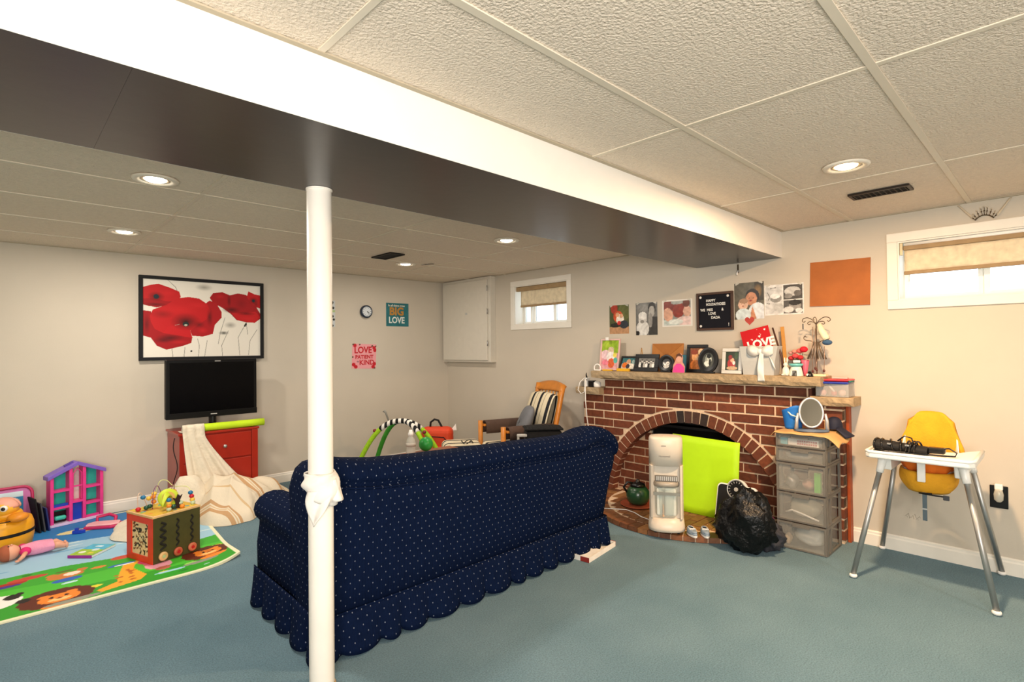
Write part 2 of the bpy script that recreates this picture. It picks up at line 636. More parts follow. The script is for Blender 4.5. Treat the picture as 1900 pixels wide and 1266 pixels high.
# lamps in the ceiling: trim ring, reflector, glowing lens and the light they give
LENS_W = M('lamp_lens_neutral', '#fff2dc', 0.4, var=0.0, emit=14.0)
LENS_O = M('lamp_lens_warm', '#ffe0b0', 0.4, var=0.0, emit=14.0)
RINGM = M('lamp_trim', '#e6dccb', 0.4, var=0.02)
where = ['nearest the white pole, over the play mat', 'above the poppy picture', 'beside the dark beam and the textured tiles',
         'far off near the back corner', 'glowing orange above the right wall vent',
         'added unseen at the rear left behind the camera', 'added unseen at the rear right behind the camera']
for (x, y, p, c), wh in zip(LAMPS, where):
    warm = c is WARM
    t = thing('recessed_lamp', 'round recessed ceiling lamp ' + wh, 'lamp', (x, y, ZC), group='recessed ceiling lamps')
    G().lathe([(0.062, -0.0008), (0.066, -0.006), (0.078, -0.010), (0.092, -0.008), (0.097, -0.0005), (0.094, 0.0015), (0.064, 0.0015), (0.062, -0.0008)], 40).obj('trim_ring', RINGM, t, smooth=True)
    G().lathe([(0.0, -0.013), (0.02, -0.012), (0.036, -0.009), (0.045, -0.004), (0.047, 0.0012), (0.0, 0.0014)], 32).obj('lens', LENS_O if warm else LENS_W, t, smooth=True)
    G().lathe([(0.0475, 0.0012), (0.0475, -0.002), (0.056, -0.0035), (0.0615, -0.0012), (0.0615, 0.0012)], 32).obj('reflector', M('lamp_reflector', '#b9a98e', 0.3, metal=0.3), t, smooth=True)
    ld = bpy.data.lights.new('lamp_light', 'AREA')
    ld.shape = 'DISK'
    ld.size = 0.11
    ld.energy = p
    ld.color = c
    lo = bpy.data.objects.new('lamp_light', ld)
    COL.objects.link(lo)
    lo.parent = t
    lo.location = (0, 0, -0.018)

# support pole
POLEM = M('pole_paint', '#f3ece0', 0.4, var=0.03, scale=6, bump=0.05, bscale=30)
pole = thing('support_pole', 'white painted round steel pole holding up the dark beam', 'pole', (0.918, 2.035, 0))
G().lathe([(0.0468, 0.005), (0.0468, 1.926)], 40).obj('shaft', POLEM, pole, smooth=False, bevel=0.0005)
for o in pole.children:
    for p in o.data.polygons:
        p.use_smooth = len(p.vertices) == 4
G().lathe([(0.052, 0.0), (0.052, 0.004), (0.0475, 0.006), (0.047, 0.012)], 40).obj('base_collar', M('worn_beige_paint', '#b59a74', 0.7, var=0.2, scale=60), pole)
G().lathe([(0.047, 1.925), (0.05, 1.926), (0.05, 1.931), (0.02, 1.9315)], 40).obj('top_plate', POLEM, pole)
# ------------------------------------------------------------------ brick fireplace
BRICK = brick_mat('red_brick', ['#733a22', '#7c4127', '#68331e', '#824528', '#6e3a22', '#582e1d'])
BRICKD = brick_mat('sooty_brick', ['#2a2220', '#3a2a24', '#241e1e'])
BRICKM = brick_mat('smoky_brick', ['#4a3028', '#54382c'])
HBRICK = brick_mat('hearth_brick', ['#7b4a30', '#9a643c', '#5b3524', '#a87345', '#6a4230', '#b58652'], 0.55)
MORTAR = M('mortar', '#e4c6a6', 0.9, var=0.10, scale=50, bump=0.3, bscale=200)
STONE = M('mantel_stone', '#a89272', 0.85, var=0.16, scale=30, bump=0.5, bscale=60)
XF = 3.98
fire = thing('fireplace', 'red brick fireplace front with round arch and rough stone mantel', 'fireplace', (XF, 2.1, 0))
AY, AZ, RO, RI = 2.118, -0.054, 0.845, 0.742
ROW, PIT = 0.071, 0.2125

def unit_brick(seed):
    r = random.Random(seed)
    j = lambda a: a + r.uniform(-0.012, 0.012)
    g = G()
    i, k = 0.025, 0.06
    v = [(1, 0, 0), (1, 1, 0), (1, 1, 1), (1, 0, 1), (0.1, 0, 0), (0.1, 1, 0), (0.1, 1, 1), (0.1, 0, 1),
         (0, j(i), j(k)), (0, j(1 - i), j(k)), (0, j(1 - i), j(1 - k)), (0, j(i), j(1 - k))]
    f = [(0, 1, 2, 3), (0, 4, 5, 1), (1, 5, 6, 2), (2, 6, 7, 3), (3, 7, 4, 0), (4, 8, 9, 5), (5, 9, 10, 6), (6, 10, 11, 7), (7, 11, 8, 4), (8, 11, 10, 9)]
    return g.add(v, f)
proto = []
for s in range(4):
    o = unit_brick(s).obj('brick', BRICK)
    proto.append(o.data)
    bpy.data.objects.remove(o)
def brick(x0, x1, y0, y1, z0, z1, parent=fire, off=None, mat=None, name='brick'):
    off = off or parent.location
    o = bpy.data.objects.new(name, random.choice(proto))
    COL.objects.link(o)
    o.parent = parent
    jx = random.uniform(-0.002, 0.0015)
    o.location = (x0 + jx - off[0], y0 - off[1], z0 - off[2])
    o.scale = (x1 - x0 - jx, y1 - y0, z1 - z0)
    if mat:
        o.material_slots[0].link = 'OBJECT'
        o.material_slots[0].material = mat
    return o
def arch_z(y, r):
    d = r * r - (y - AY) ** 2
    return AZ + math.sqrt(d) if d > 0 else -1.0

# outline of the front: y range for a given height
def span(z):
    lo, hi = 1.03, 3.17
    if z > 0.925:
        lo, hi = 1.215, 2.925
    return lo, hi
# mortar body (recessed 6 mm behind the brick faces), cut by the arch
body = G()
def column_body(y0, y1, z1):
    n = max(1, int((y1 - y0) / 0.02))
    for i in range(n):
        a, b = y0 + (y1 - y0) * i / n, y0 + (y1 - y0) * (i + 1) / n
        za, zb = max(0, arch_z(a, RI + 0.004)), max(0, arch_z(b, RI + 0.004))
        body.add([(XF + 0.007, a, za), (XF + 0.007, b, zb), (XF + 0.007, b, z1), (XF + 0.007, a, z1),
                  (XR - 0.002, a, za), (XR - 0.002, b, zb), (XR - 0.002, b, z1), (XR - 0.002, a, z1)],
                 [(0, 1, 2, 3), (4, 7, 6, 5), (0, 4, 5, 1), (3, 2, 6, 7)])
column_body(1.036, 1.22, 0.925)
column_body(1.22, 2.92, 1.012)
column_body(2.92, 3.164, 0.93)
for y, z1 in ((1.036, 0.925), (3.164, 0.93)):
    body.add([(XF + 0.007, y, 0), (XR - 0.002, y, 0), (XR - 0.002, y, z1), (XF + 0.007, y, z1)], [(0, 1, 2, 3)])
for y, z0 in ((1.22, 0.92), (2.92, 0.92)):
    body.add([(XF + 0.007, y, z0), (XR - 0.002, y, z0), (XR - 0.002, y, 1.012), (XF + 0.007, y, 1.012)], [(0, 1, 2, 3)])
body.obj('mortar_body', MORTAR, fire, W=True, seam=True)

row = 0
z1 = 1.005
while z1 > 0.02:
    z0 = max(z1 - ROW + 0.0115, 0.004)
    lo, hi = span((z0 + z1) / 2)
    off = 1.455 if row % 2 == 0 else 1.349
    k0 = math.floor((lo - off) / PIT)
    y = off + k0 * PIT
    while y < hi:
        a, b = max(y + 0.006, lo), min(y + PIT - 0.006, hi)
        y += PIT
        if b - a < 0.02:
            continue
        # does the arch cut this brick?
        ya = min(max(AY, a), b)
        if arch_z(ya, RO + 0.008) <= z0 and arch_z(a, RO + 0.008) <= z0 and arch_z(b, RO + 0.008) <= z0:
            deep = 0.06 if (a > lo + 0.001) else 0.075
            brick(XF, XF + deep, a, b, z0, z1, mat=None)
            continue
        n = 8
        ys = [a + (b - a) * i / n for i in range(n + 1)]
        low = [(yy, max(z0, arch_z(yy, RO + 0.008))) for yy in ys]
        low = [p for p in low if p[1] < z1 - 0.003]
        if len(low) < 3:
            continue
        poly = low + [(low[-1][0], z1), (low[0][0], z1)]
        G().prism(poly, XF + random.uniform(-0.0015, 0.002), XF + 0.05, 'x').obj('brick', BRICK, fire, W=True)
    row += 1
    z1 -= ROW
# arch ring
n = 37
for i in range(n):
    a0 = PI * (i + 0.085) / n
    a1 = PI * (i + 0.915) / n
    poly = [(AY + r * math.cos(a), AZ + r * math.sin(a)) for r, a in ((RI, a0), (RO - 0.010, a0), (RO - 0.010, (a0 + a1) / 2), (RO - 0.010, a1), (RI, a1))]
    if max(p[1] for p in poly) < 0.06:
        continue
    poly = [(p[0], max(p[1], 0.02)) for p in poly]
    G().prism(poly, XF - random.uniform(0.0, 0.002), XR - 0.005, 'x').obj('arch_brick', BRICKD if i in (20, 17) else BRICKM if i in (18, 19) else BRICK, fire, W=True)
# brickwork inside the arch
XI = 4.055
gi = G()
def inner_ok(y):
    return not (FB[0] < y < FB[1])
gi_rows = []
for (ya, yb) in ((AY - RI, FB[0]), (FB[1], AY + RI)):
    m = 24
    gi = G()
    for i in range(m):
        a, b = ya + (yb - ya) * i / m, ya + (yb - ya) * (i + 1) / m
        za, zb = max(0, arch_z(a, RI + 0.01)), max(0, arch_z(b, RI + 0.01))
        gi.add([(XI + 0.006, a, 0), (XI + 0.006, b, 0), (XI + 0.006, b, zb), (XI + 0.006, a, za)], [(0, 1, 2, 3)])
    gi.obj('inner_mortar', MORTAR, fire, W=True, seam=True)

z1, row = 0.70, 0
while z1 > 0.06:
    z0 = max(z1 - ROW + 0.0115, 0.05)
    off = 1.40 if row % 2 else 1.29
    y = off
    while y < 2.9:
        for lim in ((AY - RI, FB[0] - 0.004), (FB[1] + 0.004, AY + RI)):
            a, b = max(y + 0.005, lim[0]), min(y + PIT - 0.005, lim[1])
            if b - a < 0.025:
                continue
            ys = [a + (b - a) * i / 8 for i in range(9)]
            top = [(yy, min(z1, arch_z(yy, RI))) for yy in ys]
            top = [p for p in top if p[1] > z0 + 0.004]
            if len(top) < 3:
                continue
            poly = [(top[0][0], z0), (top[-1][0], z0)] + top[::-1]
            G().prism(poly, XI, XI + 0.03, 'x').obj('brick', BRICK, fire, W=True)
        y += PIT
    row += 1
    z1 -= ROW
# dark firebox
SOOT = M('soot_black', '#0d0c0c', 0.9, var=0.3)
fb = G()
fb.box(XR + 0.36, XR + 0.38, FB[0], FB[1], 0, 0.7)
fb.box(XI + 0.03, XR + 0.37, FB[0] + 0.001, FB[0] + 0.011, 0, 0.64)
fb.box(XI + 0.03, XR + 0.37, FB[1] - 0.011, FB[1] - 0.001, 0, 0.64)
fb.box(XI + 0.03, XR + 0.37, FB[0], FB[1], 0.641, 0.66)
fb.box(XI + 0.02, XR + 0.37, FB[0], FB[1], -0.005, 0.004)
fb.add([(XI + 0.03, FB[0], 0.62), (XI + 0.03, FB[1], 0.62), (XI + 0.03, FB[1], 0.71), (XI + 0.03, FB[0], 0.71)], [(0, 1, 2, 3)])
struct(fb.obj('firebox_recess', SOOT))

# mantel and side ledges of rough stone
def slab(name, x0, x1, y0, y1, z0, z1, n=44):
    def rough(p, k):
        return 0.003 * math.sin(p * 31 + k) + 0.0022 * math.sin(p * 77 + 2 * k)
    g = G()
    prof_v = []
    for i in range(n + 1):
        y = y0 + (y1 - y0) * i / n
        e = rough(y, 1)
        zz = rough(y, 3) * 0.6
        ring = [(x1, y, z0), (x0 + 0.012 + e, y, z0 + zz), (x0 + 0.002 + rough(y, 5) * 0.6, y, z0 + 0.4 * (z1 - z0)), (x0 + 0.003 + e, y, z1 - 0.006), (x0 + 0.012, y, z1), (x1, y, z1)]
        prof_v += ring
    f = []
    for i in range(n):
        for j in range(6):
            f.append((i * 6 + j, i * 6 + (j + 1) % 6, (i + 1) * 6 + (j + 1) % 6, (i + 1) * 6 + j))
    f += [tuple(range(6)), tuple(n * 6 + j for j in range(5, -1, -1))]
    return g.add(prof_v, f).obj(name, STONE, fire, W=True)
slab('mantel_slab', 3.855, XR - 0.002, 1.125, 2.985, 1.028, 1.09)
slab('mantel_bed', 3.945, XR - 0.002, 1.19, 2.95, 1.0135, 1.0275)
slab('side_ledge', 3.915, XR - 0.002, 0.955, 1.21, 0.902, 0.958, 8)
slab('side_ledge', 3.90, XR - 0.002, 2.935, 3.20, 0.875, 0.935, 8)
slab('ledge_bed', 3.95, XR - 0.002, 1.02, 1.21, 0.8955, 0.9015, 6)
# wooden strip closing the side against the wall
G().box(4.042, XR - 0.001, 1.012, 1.030, 0.0, 0.90).obj('side_board', M('orange_stained_wood', '#a4481c', 0.5, var=0.15, scale=25), fire, W=True, bevel=0.002)

# raised round brick hearth
HZ = 0.036
HR = 0.76
hb = G().prism([(XF + 0.07, AY - HR)] + [(XF + 0.02 - (HR - 0.01) * math.sin(PI * i / 40), AY - (HR - 0.01) * math.cos(PI * i / 40)) for i in range(41)] + [(XF + 0.07, AY + HR)], 0.0, HZ - 0.006, 'z').obj('hearth', MORTAR, fire, W=True)
# border of bricks set on edge round the curve
nb = 30
for i in range(nb):
    a0, a1 = PI * (i + 0.05) / nb, PI * (i + 0.95) / nb
    poly = [(XF + 0.02 - r * math.sin(a), AY - r * math.cos(a)) for r, a in ((HR - 0.11, a0), (HR + 0.004, a0), (HR + 0.004, (a0 + a1) / 2), (HR + 0.004, a1), (HR - 0.11, a1))]
    G().prism(poly, 0.003, HZ + random.uniform(-0.002, 0.002), 'z').obj('brick', HBRICK, hb, loc=(-fire.location[0] + fire.location[0], 0, 0)).data.transform(Matrix.Translation(-fire.location))
# field of bricks
y = AY - 0.66
rowi = 0
while y < AY + 0.66:
    x = XF + 0.06
    w = 0.07
    xlim = lambda yy: XF + 0.02 - math.sqrt(max(0, (HR - 0.12) ** 2 - (yy - AY) ** 2))
    x0lim = max(xlim(y), xlim(y + w))
    L = 0.2
    x = XF + 0.068 - (0.1 if rowi % 2 else 0)
    first = True
    xr = XF + 0.068
    while xr > x0lim + 0.03:
        xl = max((x - L) if first else xr - L, x0lim)
        if xr - xl > 0.03:
            G().box(xl + 0.004, xr - 0.004, y + 0.004, y + w - 0.004, 0.01, HZ + random.uniform(-0.002, 0.002)).obj('brick', HBRICK, hb).data.transform(Matrix.Translation(-fire.location))
        xr = xl
        first = False
    y += w
    rowi += 1
# ------------------------------------------------------------------ sofa
def dotted(name, base, dot, pitch=0.047, r=0.085, rib=0.0):
    m = bpy.data.materials.new(name)
    m.use_nodes = True
    nt = m.node_tree
    N, L = nt.nodes, nt.links
    b = N['Principled BSDF']
    uv = N.new('ShaderNodeUVMap')
    def vm(op, a, bval):
        n = N.new('ShaderNodeVectorMath')
        n.operation = op
        L.new(a, n.inputs[0])
        if bval is not None:
            n.inputs[1].default_value = bval
        return n.outputs[0]
    p = vm('MULTIPLY', uv.outputs[0], (1 / pitch, 0.72 / pitch, 1))
    masks = []
    for off in ((0, 0, 0), (0.5, 0.5, 0)):
        q = vm('ADD', p, off)
        q = vm('FRACTION', q, None)
        q = vm('SUBTRACT', q, (0.5, 0.5, 0))
        q = vm('ABSOLUTE', q, None)
        s = N.new('ShaderNodeSeparateXYZ')
        L.new(q, s.inputs[0])
        a = N.new('ShaderNodeMath')
        a.operation = 'ADD'
        L.new(s.outputs[0], a.inputs[0])
        L.new(s.outputs[1], a.inputs[1])
        lt = N.new('ShaderNodeMath')
        lt.operation = 'LESS_THAN'
        L.new(a.outputs[0], lt.inputs[0])
        lt.inputs[1].default_value = r
        masks.append(lt.outputs[0])
    mx = N.new('ShaderNodeMath')
    mx.operation = 'MAXIMUM'
    L.new(masks[0], mx.inputs[0])
    L.new(masks[1], mx.inputs[1])
    tn = N.new('ShaderNodeTexNoise')
    tn.inputs['Scale'].default_value = 30
    tc = N.new('ShaderNodeTexCoord')
    L.new(tc.outputs['Object'], tn.inputs['Vector'])
    cr = N.new('ShaderNodeValToRGB')
    c = lin(base)
    cr.color_ramp.elements[0].color = tuple(x * 0.8 for x in c) + (1,)
    cr.color_ramp.elements[1].color = tuple(x * 1.2 for x in c) + (1,)
    L.new(tn.outputs['Fac'], cr.inputs[0])
    mc = N.new('ShaderNodeMixRGB')
    L.new(mx.outputs[0], mc.inputs[0])
    L.new(cr.outputs[0], mc.inputs[1])
    mc.inputs[2].default_value = lin(dot) + (1,)
    L.new(mc.outputs[0], b.inputs['Base Color'])
    b.inputs['Roughness'].default_value = 0.85
    b.inputs['Sheen Weight'].default_value = 0.0
    b.inputs['Specular IOR Level'].default_value = 0.04
    w = N.new('ShaderNodeTexWave')
    w.inputs['Scale'].default_value = 22
    w.inputs['Distortion'].default_value = 1.5
    L.new(uv.outputs[0], w.inputs['Vector'])
    bp = N.new('ShaderNodeBump')
    bp.inputs['Strength'].default_value = 0.25
    bp.inputs['Distance'].default_value = 0.004
    L.new(w.outputs['Fac'], bp.inputs['Height'])
    L.new(bp.outputs[0], b.inputs['Normal'])
    return m
NAVY = dotted('navy_dotted_fabric', '#09152f', '#747a8a', 0.043, 0.064)
sofa = thing('sofa', 'navy blue skirted sofa with small white dots, seen from behind', 'sofa', (1.96, 2.5, 0))
SOFA_Y = 0.03
SX0, SX1 = 0.975, 2.90
ZT = [(0.975, 0.785), (0.99, 0.812), (1.03, 0.838), (1.08, 0.842), (1.17, 0.822), (1.3, 0.802), (1.5, 0.788), (1.85, 0.773), (2.2, 0.760), (2.45, 0.747), (2.57, 0.747), (2.65, 0.770), (2.71, 0.778), (2.78, 0.760), (2.85, 0.712), (2.90, 0.665)]
def ztop(x):
    for (a, za), (b, zb) in zip(ZT, ZT[1:]):
        if x <= b:
            t = max(0, (x - a) / (b - a))
            return za + (zb - za) * t
    return ZT[-1][1]
def flare(p):
    """the back splays outwards towards the top"""
    k = min(1, max(0, (p[2] - 0.12) / 0.6))
    m = 1.96
    return (m + (p[0] - m) * (1 + (0.20 if p[0] > m else 0.05) * k), p[1], p[2])
def back_ring(x, inset=0.0):
    zt = ztop(x)
    cyc, czc = 2.160, zt - 0.060          # centre of the roll
    rr = 0.060
    pts = [(2.13, 0.10), (2.125, 0.30), (2.122, 0.45), (2.114, zt - 0.20), (2.112, zt - 0.125), (2.124, zt - 0.108)]
    for k in range(9):
        a = PI * (1.14 - 0.64 * k / 8)
        pts.append((cyc + rr * 1.2 * math.cos(a), czc + rr * math.sin(a)))
    pts += [(2.26, zt - 0.006), (2.33, zt - 0.025), (2.375, zt - 0.09), (2.385, zt - 0.25), (2.40, 0.35), (2.40, 0.10)]
    if inset:
        cy, cz = 2.24, 0.48
        pts = [(cy + (p - cy) * (1 - inset / 0.14), cz + (q - cz) * (1 - inset / 0.40)) for p, q in pts]
    return [(x, p, q) for p, q in pts]
g = G()
xs = [SX0, SX0 + 0.004, SX0 + 0.02, SX0 + 0.05] + [SX0 + 0.05 + (SX1 - SX0 - 0.1) * i / 40 for i in range(1, 40)] + [SX1 - 0.05, SX1 - 0.02, SX1 - 0.004, SX1]
ins = [0.03, 0.016, 0.005, 0.0] + [0] * 39 + [0.0, 0.005, 0.016, 0.03]
rings = []
for x, i_ in zip(xs, ins):
    rg = back_ring(x, i_)
    rg = [flare(p) for p in rg]
    rings.append(rg)
k = len(rings[0])
vv = [p for rg in rings for p in rg]
ff = [(i * k + j, i * k + (j + 1) % k, (i + 1) * k + (j + 1) % k, (i + 1) * k + j) for i in range(len(rings) - 1) for j in range(k)]
ff += [tuple(range(k)), tuple((len(rings) - 1) * k + j for j in range(k - 1, -1, -1))]
g.add(vv, ff).obj('backrest', NAVY, sofa, smooth=True, W=True, uv=True)
# piping under the roll
G().tube([flare((x, back_ring(x)[4][1] + 0.0, back_ring(x)[4][2] + 0.004)) for x in [SX0 + 0.05 + i * (2.76 - SX0 - 0.05) / 40 for i in range(41)]], 0.006, 6).obj('piping', NAVY, sofa, smooth=True, W=True, uv=True)
# seat base and cushions
G().box(1.02, 2.90, 2.40, 2.93, 0.10, 0.30).obj('seat_base', NAVY, sofa, W=True, bevel=0.02, uv=True)
for i in range(3):
    a = 1.20 + i * 0.53
    G().box(a + 0.005, a + 0.525, 2.38, 2.95, 0.30, 0.44).obj('seat_cushion', NAVY, sofa, W=True, bevel=0.04, seg=3, uv=True)
# rolled arms
def arm(xc, s):
    def ring(y, q):
        pts = []
        # outer side up, round the roll, inner side down
        pts.append((xc - s * 0.085, 0.10))
        pts.append((xc - s * 0.088, 0.30))
        pts.append((xc - s * 0.075, 0.39))
        for i in range(13):
            a = PI * (1.25 - 1.5 * i / 12)
            pts.append((xc + s * (0.0 + 0.105 * math.cos(a)), 0.475 + 0.085 * math.sin(a)))
        pts.append((xc + s * 0.07, 0.39))
        pts.append((xc + s * 0.085, 0.10))
        if q:
            pts = [(xc + (p - xc) * (1 - q), 0.35 + (z - 0.35) * (1 - q * 0.5)) for p, z in pts]
        return [(p, y, z) for p, z in pts]
    ysx = [2.36, 2.5, 2.65, 2.8, 2.90, 2.935, 2.955, 2.96]
    qs = [0, 0, 0, 0, 0, 0.04, 0.14, 0.3]
    rs = [ring(y, q) for y, q in zip(ysx, qs)]
    k = len(rs[0])
    v = [p for r_ in rs for p in r_]
    f = [(i * k + j, i * k + (j + 1) % k, (i + 1) * k + (j + 1) % k, (i + 1) * k + j) for i in range(len(rs) - 1) for j in range(k)]
    f += [tuple(range(k)), tuple((len(rs) - 1) * k + j for j in range(k - 1, -1, -1))]
    G().add(v, f).obj('arm', NAVY, sofa, smooth=True, W=True, uv=True)
arm(1.075, 1)
arm(2.84, -1)
# ruffled skirt: along the back, then along both sides
def skirt(path, seed, name='skirt'):
    r = random.Random(seed)
    P = [Vector((p[0], p[1], 0)) for p in path]
    L = [0.0]
    for i in range(len(P) - 1):
        L.append(L[-1] + (P[i + 1] - P[i]).length)
    tot = L[-1]
    marks = [0.0]
    while marks[-1] < tot:
        marks.append(marks[-1] + r.uniform(0.10, 0.2))
    def at(s):
        s = min(max(s, 0), tot - 1e-6)
        for i in range(len(P) - 1):
            if s <= L[i + 1]:
                t = (s - L[i]) / (L[i + 1] - L[i])
                d = (P[i + 1] - P[i]).normalized()
                return P[i] + (P[i + 1] - P[i]) * t, Vector((d.y, -d.x, 0))
    n = int(tot / 0.012)
    def fn(u, v):
        s = u * tot
        p, nrm = at(s)
        k = max(i for i in range(len(marks)) if marks[i] <= s + 1e-9)
        a, b = marks[k], marks[min(k + 1, len(marks) - 1)] if k + 1 < len(marks) else tot + 0.1
        t = (s - a) / max(b - a, 1e-3)
        w = math.sin(PI * t) ** 0.55
        amp = 0.012 + 0.038 * w * (v ** 0.8)
        z = 0.185 - v * (0.175 - 0.02 * (1 - w))
        return (p.x + nrm.x * amp, p.y + nrm.y * amp, z)
    return G().surf(fn, n, 7).obj(name, NAVY, sofa, smooth=True, W=True, uv=True, solid=0.004)
skirt([(0.99, 2.94), (0.985, 2.42), (0.975, 2.125), (2.915, 2.125), (2.925, 2.42), (2.935, 2.94)], 5)
G().tube([(0.985, 2.42, 0.186), (0.968, 2.115, 0.186), (2.915, 2.115, 0.186), (2.925, 2.42, 0.186)], 0.006, 6).obj('piping', NAVY, sofa, smooth=True, W=True, uv=True)
for x, y in ((1.06, 2.2), (2.84, 2.2), (1.06, 2.88), (2.84, 2.88)):
    G().lathe([(0.018, 0), (0.022, 0.10)], 12, (x, y, 0)).obj('foot', M('dark_wood', '#3a2416', 0.5), sofa, W=True)
sofa.location.y += SOFA_Y
# ------------------------------------------------------------------ things on and by the back wall
BLACK = M('black_plastic', '#0b0b0d', 0.3, var=0.1)
BLACKM = M('black_matte', '#0a0a0c', 0.75, var=0.15)
DGREY = M('dark_grey', '#3c3d42', 0.6)
LGREY = M('light_grey_plastic', '#b9b9b6', 0.45)
WPL = M('white_plastic', '#efece6', 0.35, var=0.02)
STEEL = M('brushed_steel', '#b4b4b2', 0.42, metal=0.85, var=0.05)
YEL = M('yellow_plastic', '#efb21f', 0.4)
RED = M('red_plastic', '#b51a22', 0.4)
BLUE = M('blue_plastic', '#1f3fb0', 0.35)
TEAL = M('teal_plastic', '#1f9d95', 0.4)
PINK = M('pink_plastic', '#e2408c', 0.4)
SKIN = M('doll_vinyl', '#e0a184', 0.45, var=0.04)
REDTXT = M('red_ink', '#c01f2c', 0.6)
CREAMTXT = M('cream_ink', '#efe6d2', 0.6)

# --- poppy picture
pic = thing('framed_picture', 'large black-framed picture of red poppies above the television', 'picture', (1.37, YB - 0.001, 1.588))
PW, PH = 1.0, 0.722
fr = 0.028
for a in ((-PW / 2, PW / 2, PH / 2 - fr, PH / 2), (-PW / 2, PW / 2, -PH / 2, -PH / 2 + fr), (-PW / 2, -PW / 2 + fr, -PH / 2 + fr, PH / 2 - fr), (PW / 2 - fr, PW / 2, -PH / 2 + fr, PH / 2 - fr)):
    G().box(a[0], a[1], -0.035, 0, a[2], a[3]).obj('frame_side', BLACKM, pic, bevel=0.002)
cv = Canvas(330, 236, '#e6e0d3', 1.4)
def zp(pts):
    return [((x - 108) / 674, 1 - (y - 90) / 447) for x, y in pts]
cv.ell(0.49, 0.93, 0.08, 0.05, '#8f8a80', soft=0.9, a=0.8).ell(0.72, 0.43, 0.06, 0.05, '#8f8a80', soft=0.9, a=0.8).ell(0.66, 0.32, 0.05, 0.03, '#55524c', soft=0.9)
for pts in ([(240, 92), (280, 130), (300, 180)], [(400, 430), (410, 470), (405, 535)], [(560, 300), (530, 400), (520, 460)], [(690, 330), (640, 420), (650, 530)], [(760, 370), (715, 440), (705, 530)], [(580, 380), (540, 470), (545, 535)], [(260, 490), (265, 535)], [(330, 480), (325, 535)], [(455, 440), (440, 535)], [(690, 320), (700, 400)]):
    cv.line(zp(pts), 0.004, '#6d6a63', 0.7)
R1, R2, R3 = '#a00f16', '#bd161b', '#5c070c'
# upper left flower
cv.poly(zp([(108, 140), (150, 125), (190, 116), (250, 135), (300, 155), (308, 185), (285, 215), (230, 232), (190, 250), (140, 246), (108, 235)]), R2)
cv.poly(zp([(108, 205), (170, 200), (230, 215), (285, 215), (230, 238), (180, 252), (108, 238)]), R1)
cv.ell(*zp([(178, 190)])[0], 0.07, 0.07, R3, soft=0.9).ell(*zp([(178, 190)])[0], 0.022, 0.03, '#1c2a33')
# right flower
cv.poly(zp([(470, 182), (490, 152), (545, 143), (590, 160), (640, 145), (690, 152), (735, 185), (770, 250), (782, 268), (782, 300), (745, 327), (690, 325), (630, 312), (595, 275), (545, 240), (490, 212)]), R1)
cv.poly(zp([(590, 165), (640, 148), (690, 155), (730, 190), (740, 230), (660, 260), (600, 240), (585, 200)]), '#a01118')
cv.poly(zp([(600, 270), (680, 265), (750, 255), (782, 290), (745, 327), (640, 313)]), R2)
cv.ell(*zp([(600, 250)])[0], 0.09, 0.05, R3, soft=0.9).ell(*zp([(660, 210)])[0], 0.06, 0.09, '#8d0d15', soft=0.9)
cv.poly(zp([(695, 165), (705, 128), (745, 145), (782, 150), (782, 235), (750, 225), (720, 200)]), R2)
cv.ell(*zp([(738, 187)])[0], 0.05, 0.06, R3, soft=0.9).ell(*zp([(738, 187)])[0], 0.014, 0.022, '#1c2a33')
# big flower
cv.poly(zp([(108, 270), (150, 275), (170, 330), (200, 380), (250, 400), (370, 425), (365, 455), (320, 472), (230, 494), (180, 470), (150, 425), (108, 412)]), R1)
cv.poly(zp([(450, 215), (470, 198), (510, 215), (540, 265), (540, 300), (500, 345), (488, 400), (430, 417), (370, 412), (360, 385), (420, 320), (470, 270)]), '#a81119')
cv.poly(zp([(145, 300), (160, 265), (230, 235), (290, 195), (350, 183), (410, 190), (455, 220), (474, 262), (455, 310), (400, 350), (358, 385), (300, 345), (240, 362), (215, 398), (170, 375), (150, 335)]), R2)
cv.ell(*zp([(300, 260)])[0], 0.16, 0.08, '#cc1f22', soft=1.0, a=0.8)
cv.poly(zp([(215, 398), (240, 360), (310, 345), (360, 385), (372, 425), (280, 410)]), '#c2171e')
cv.ell(*zp([(335, 330)])[0], 0.13, 0.12, '#2a0508', soft=0.95, a=0.95).ell(*zp([(250, 425)])[0], 0.12, 0.05, '#5a090f', soft=0.95)
cv.ell(*zp([(335, 345)])[0], 0.026, 0.03, '#1d2b2a').ell(*zp([(335, 350)])[0], 0.014, 0.012, '#b9b3a0')
cv.ell(*zp([(430, 380)])[0], 0.05, 0.05, '#c21c20', soft=0.9)
cv.line(zp([(690, 335), (682, 348)]), 0.012, '#2b2b26')
# folds of the petals
for x, y, rx, ry, c_, a_ in ((175, 235, 0.10, 0.03, '#4a060a', 0.8), (235, 165, 0.08, 0.05, '#d02024', 0.6), (210, 290, 0.10, 0.06, '#6a080d', 0.6), (400, 230, 0.10, 0.05, '#d3262a', 0.5), (470, 300, 0.03, 0.14, '#4a060a', 0.8), (410, 345, 0.05, 0.05, '#4a060a', 0.7),
                             (130, 350, 0.03, 0.14, '#5a070c', 0.8), (300, 450, 0.10, 0.03, '#c21c20', 0.7), (215, 440, 0.09, 0.04, '#34040a', 0.7), (585, 195, 0.02, 0.10, '#4a060a', 0.8), (690, 270, 0.10, 0.03, '#4a060a', 0.8), (700, 300, 0.08, 0.03, '#cf2024', 0.6), (530, 170, 0.05, 0.04, '#c91d21', 0.6), (755, 210, 0.03, 0.06, '#5a070c', 0.7)):
    cv.ell(*zp([(x, y)])[0], rx, ry, c_, soft=1.0, a=a_)
cv.ell(*zp([(365, 503)])[0], 0.008, 0.012, '#222222')
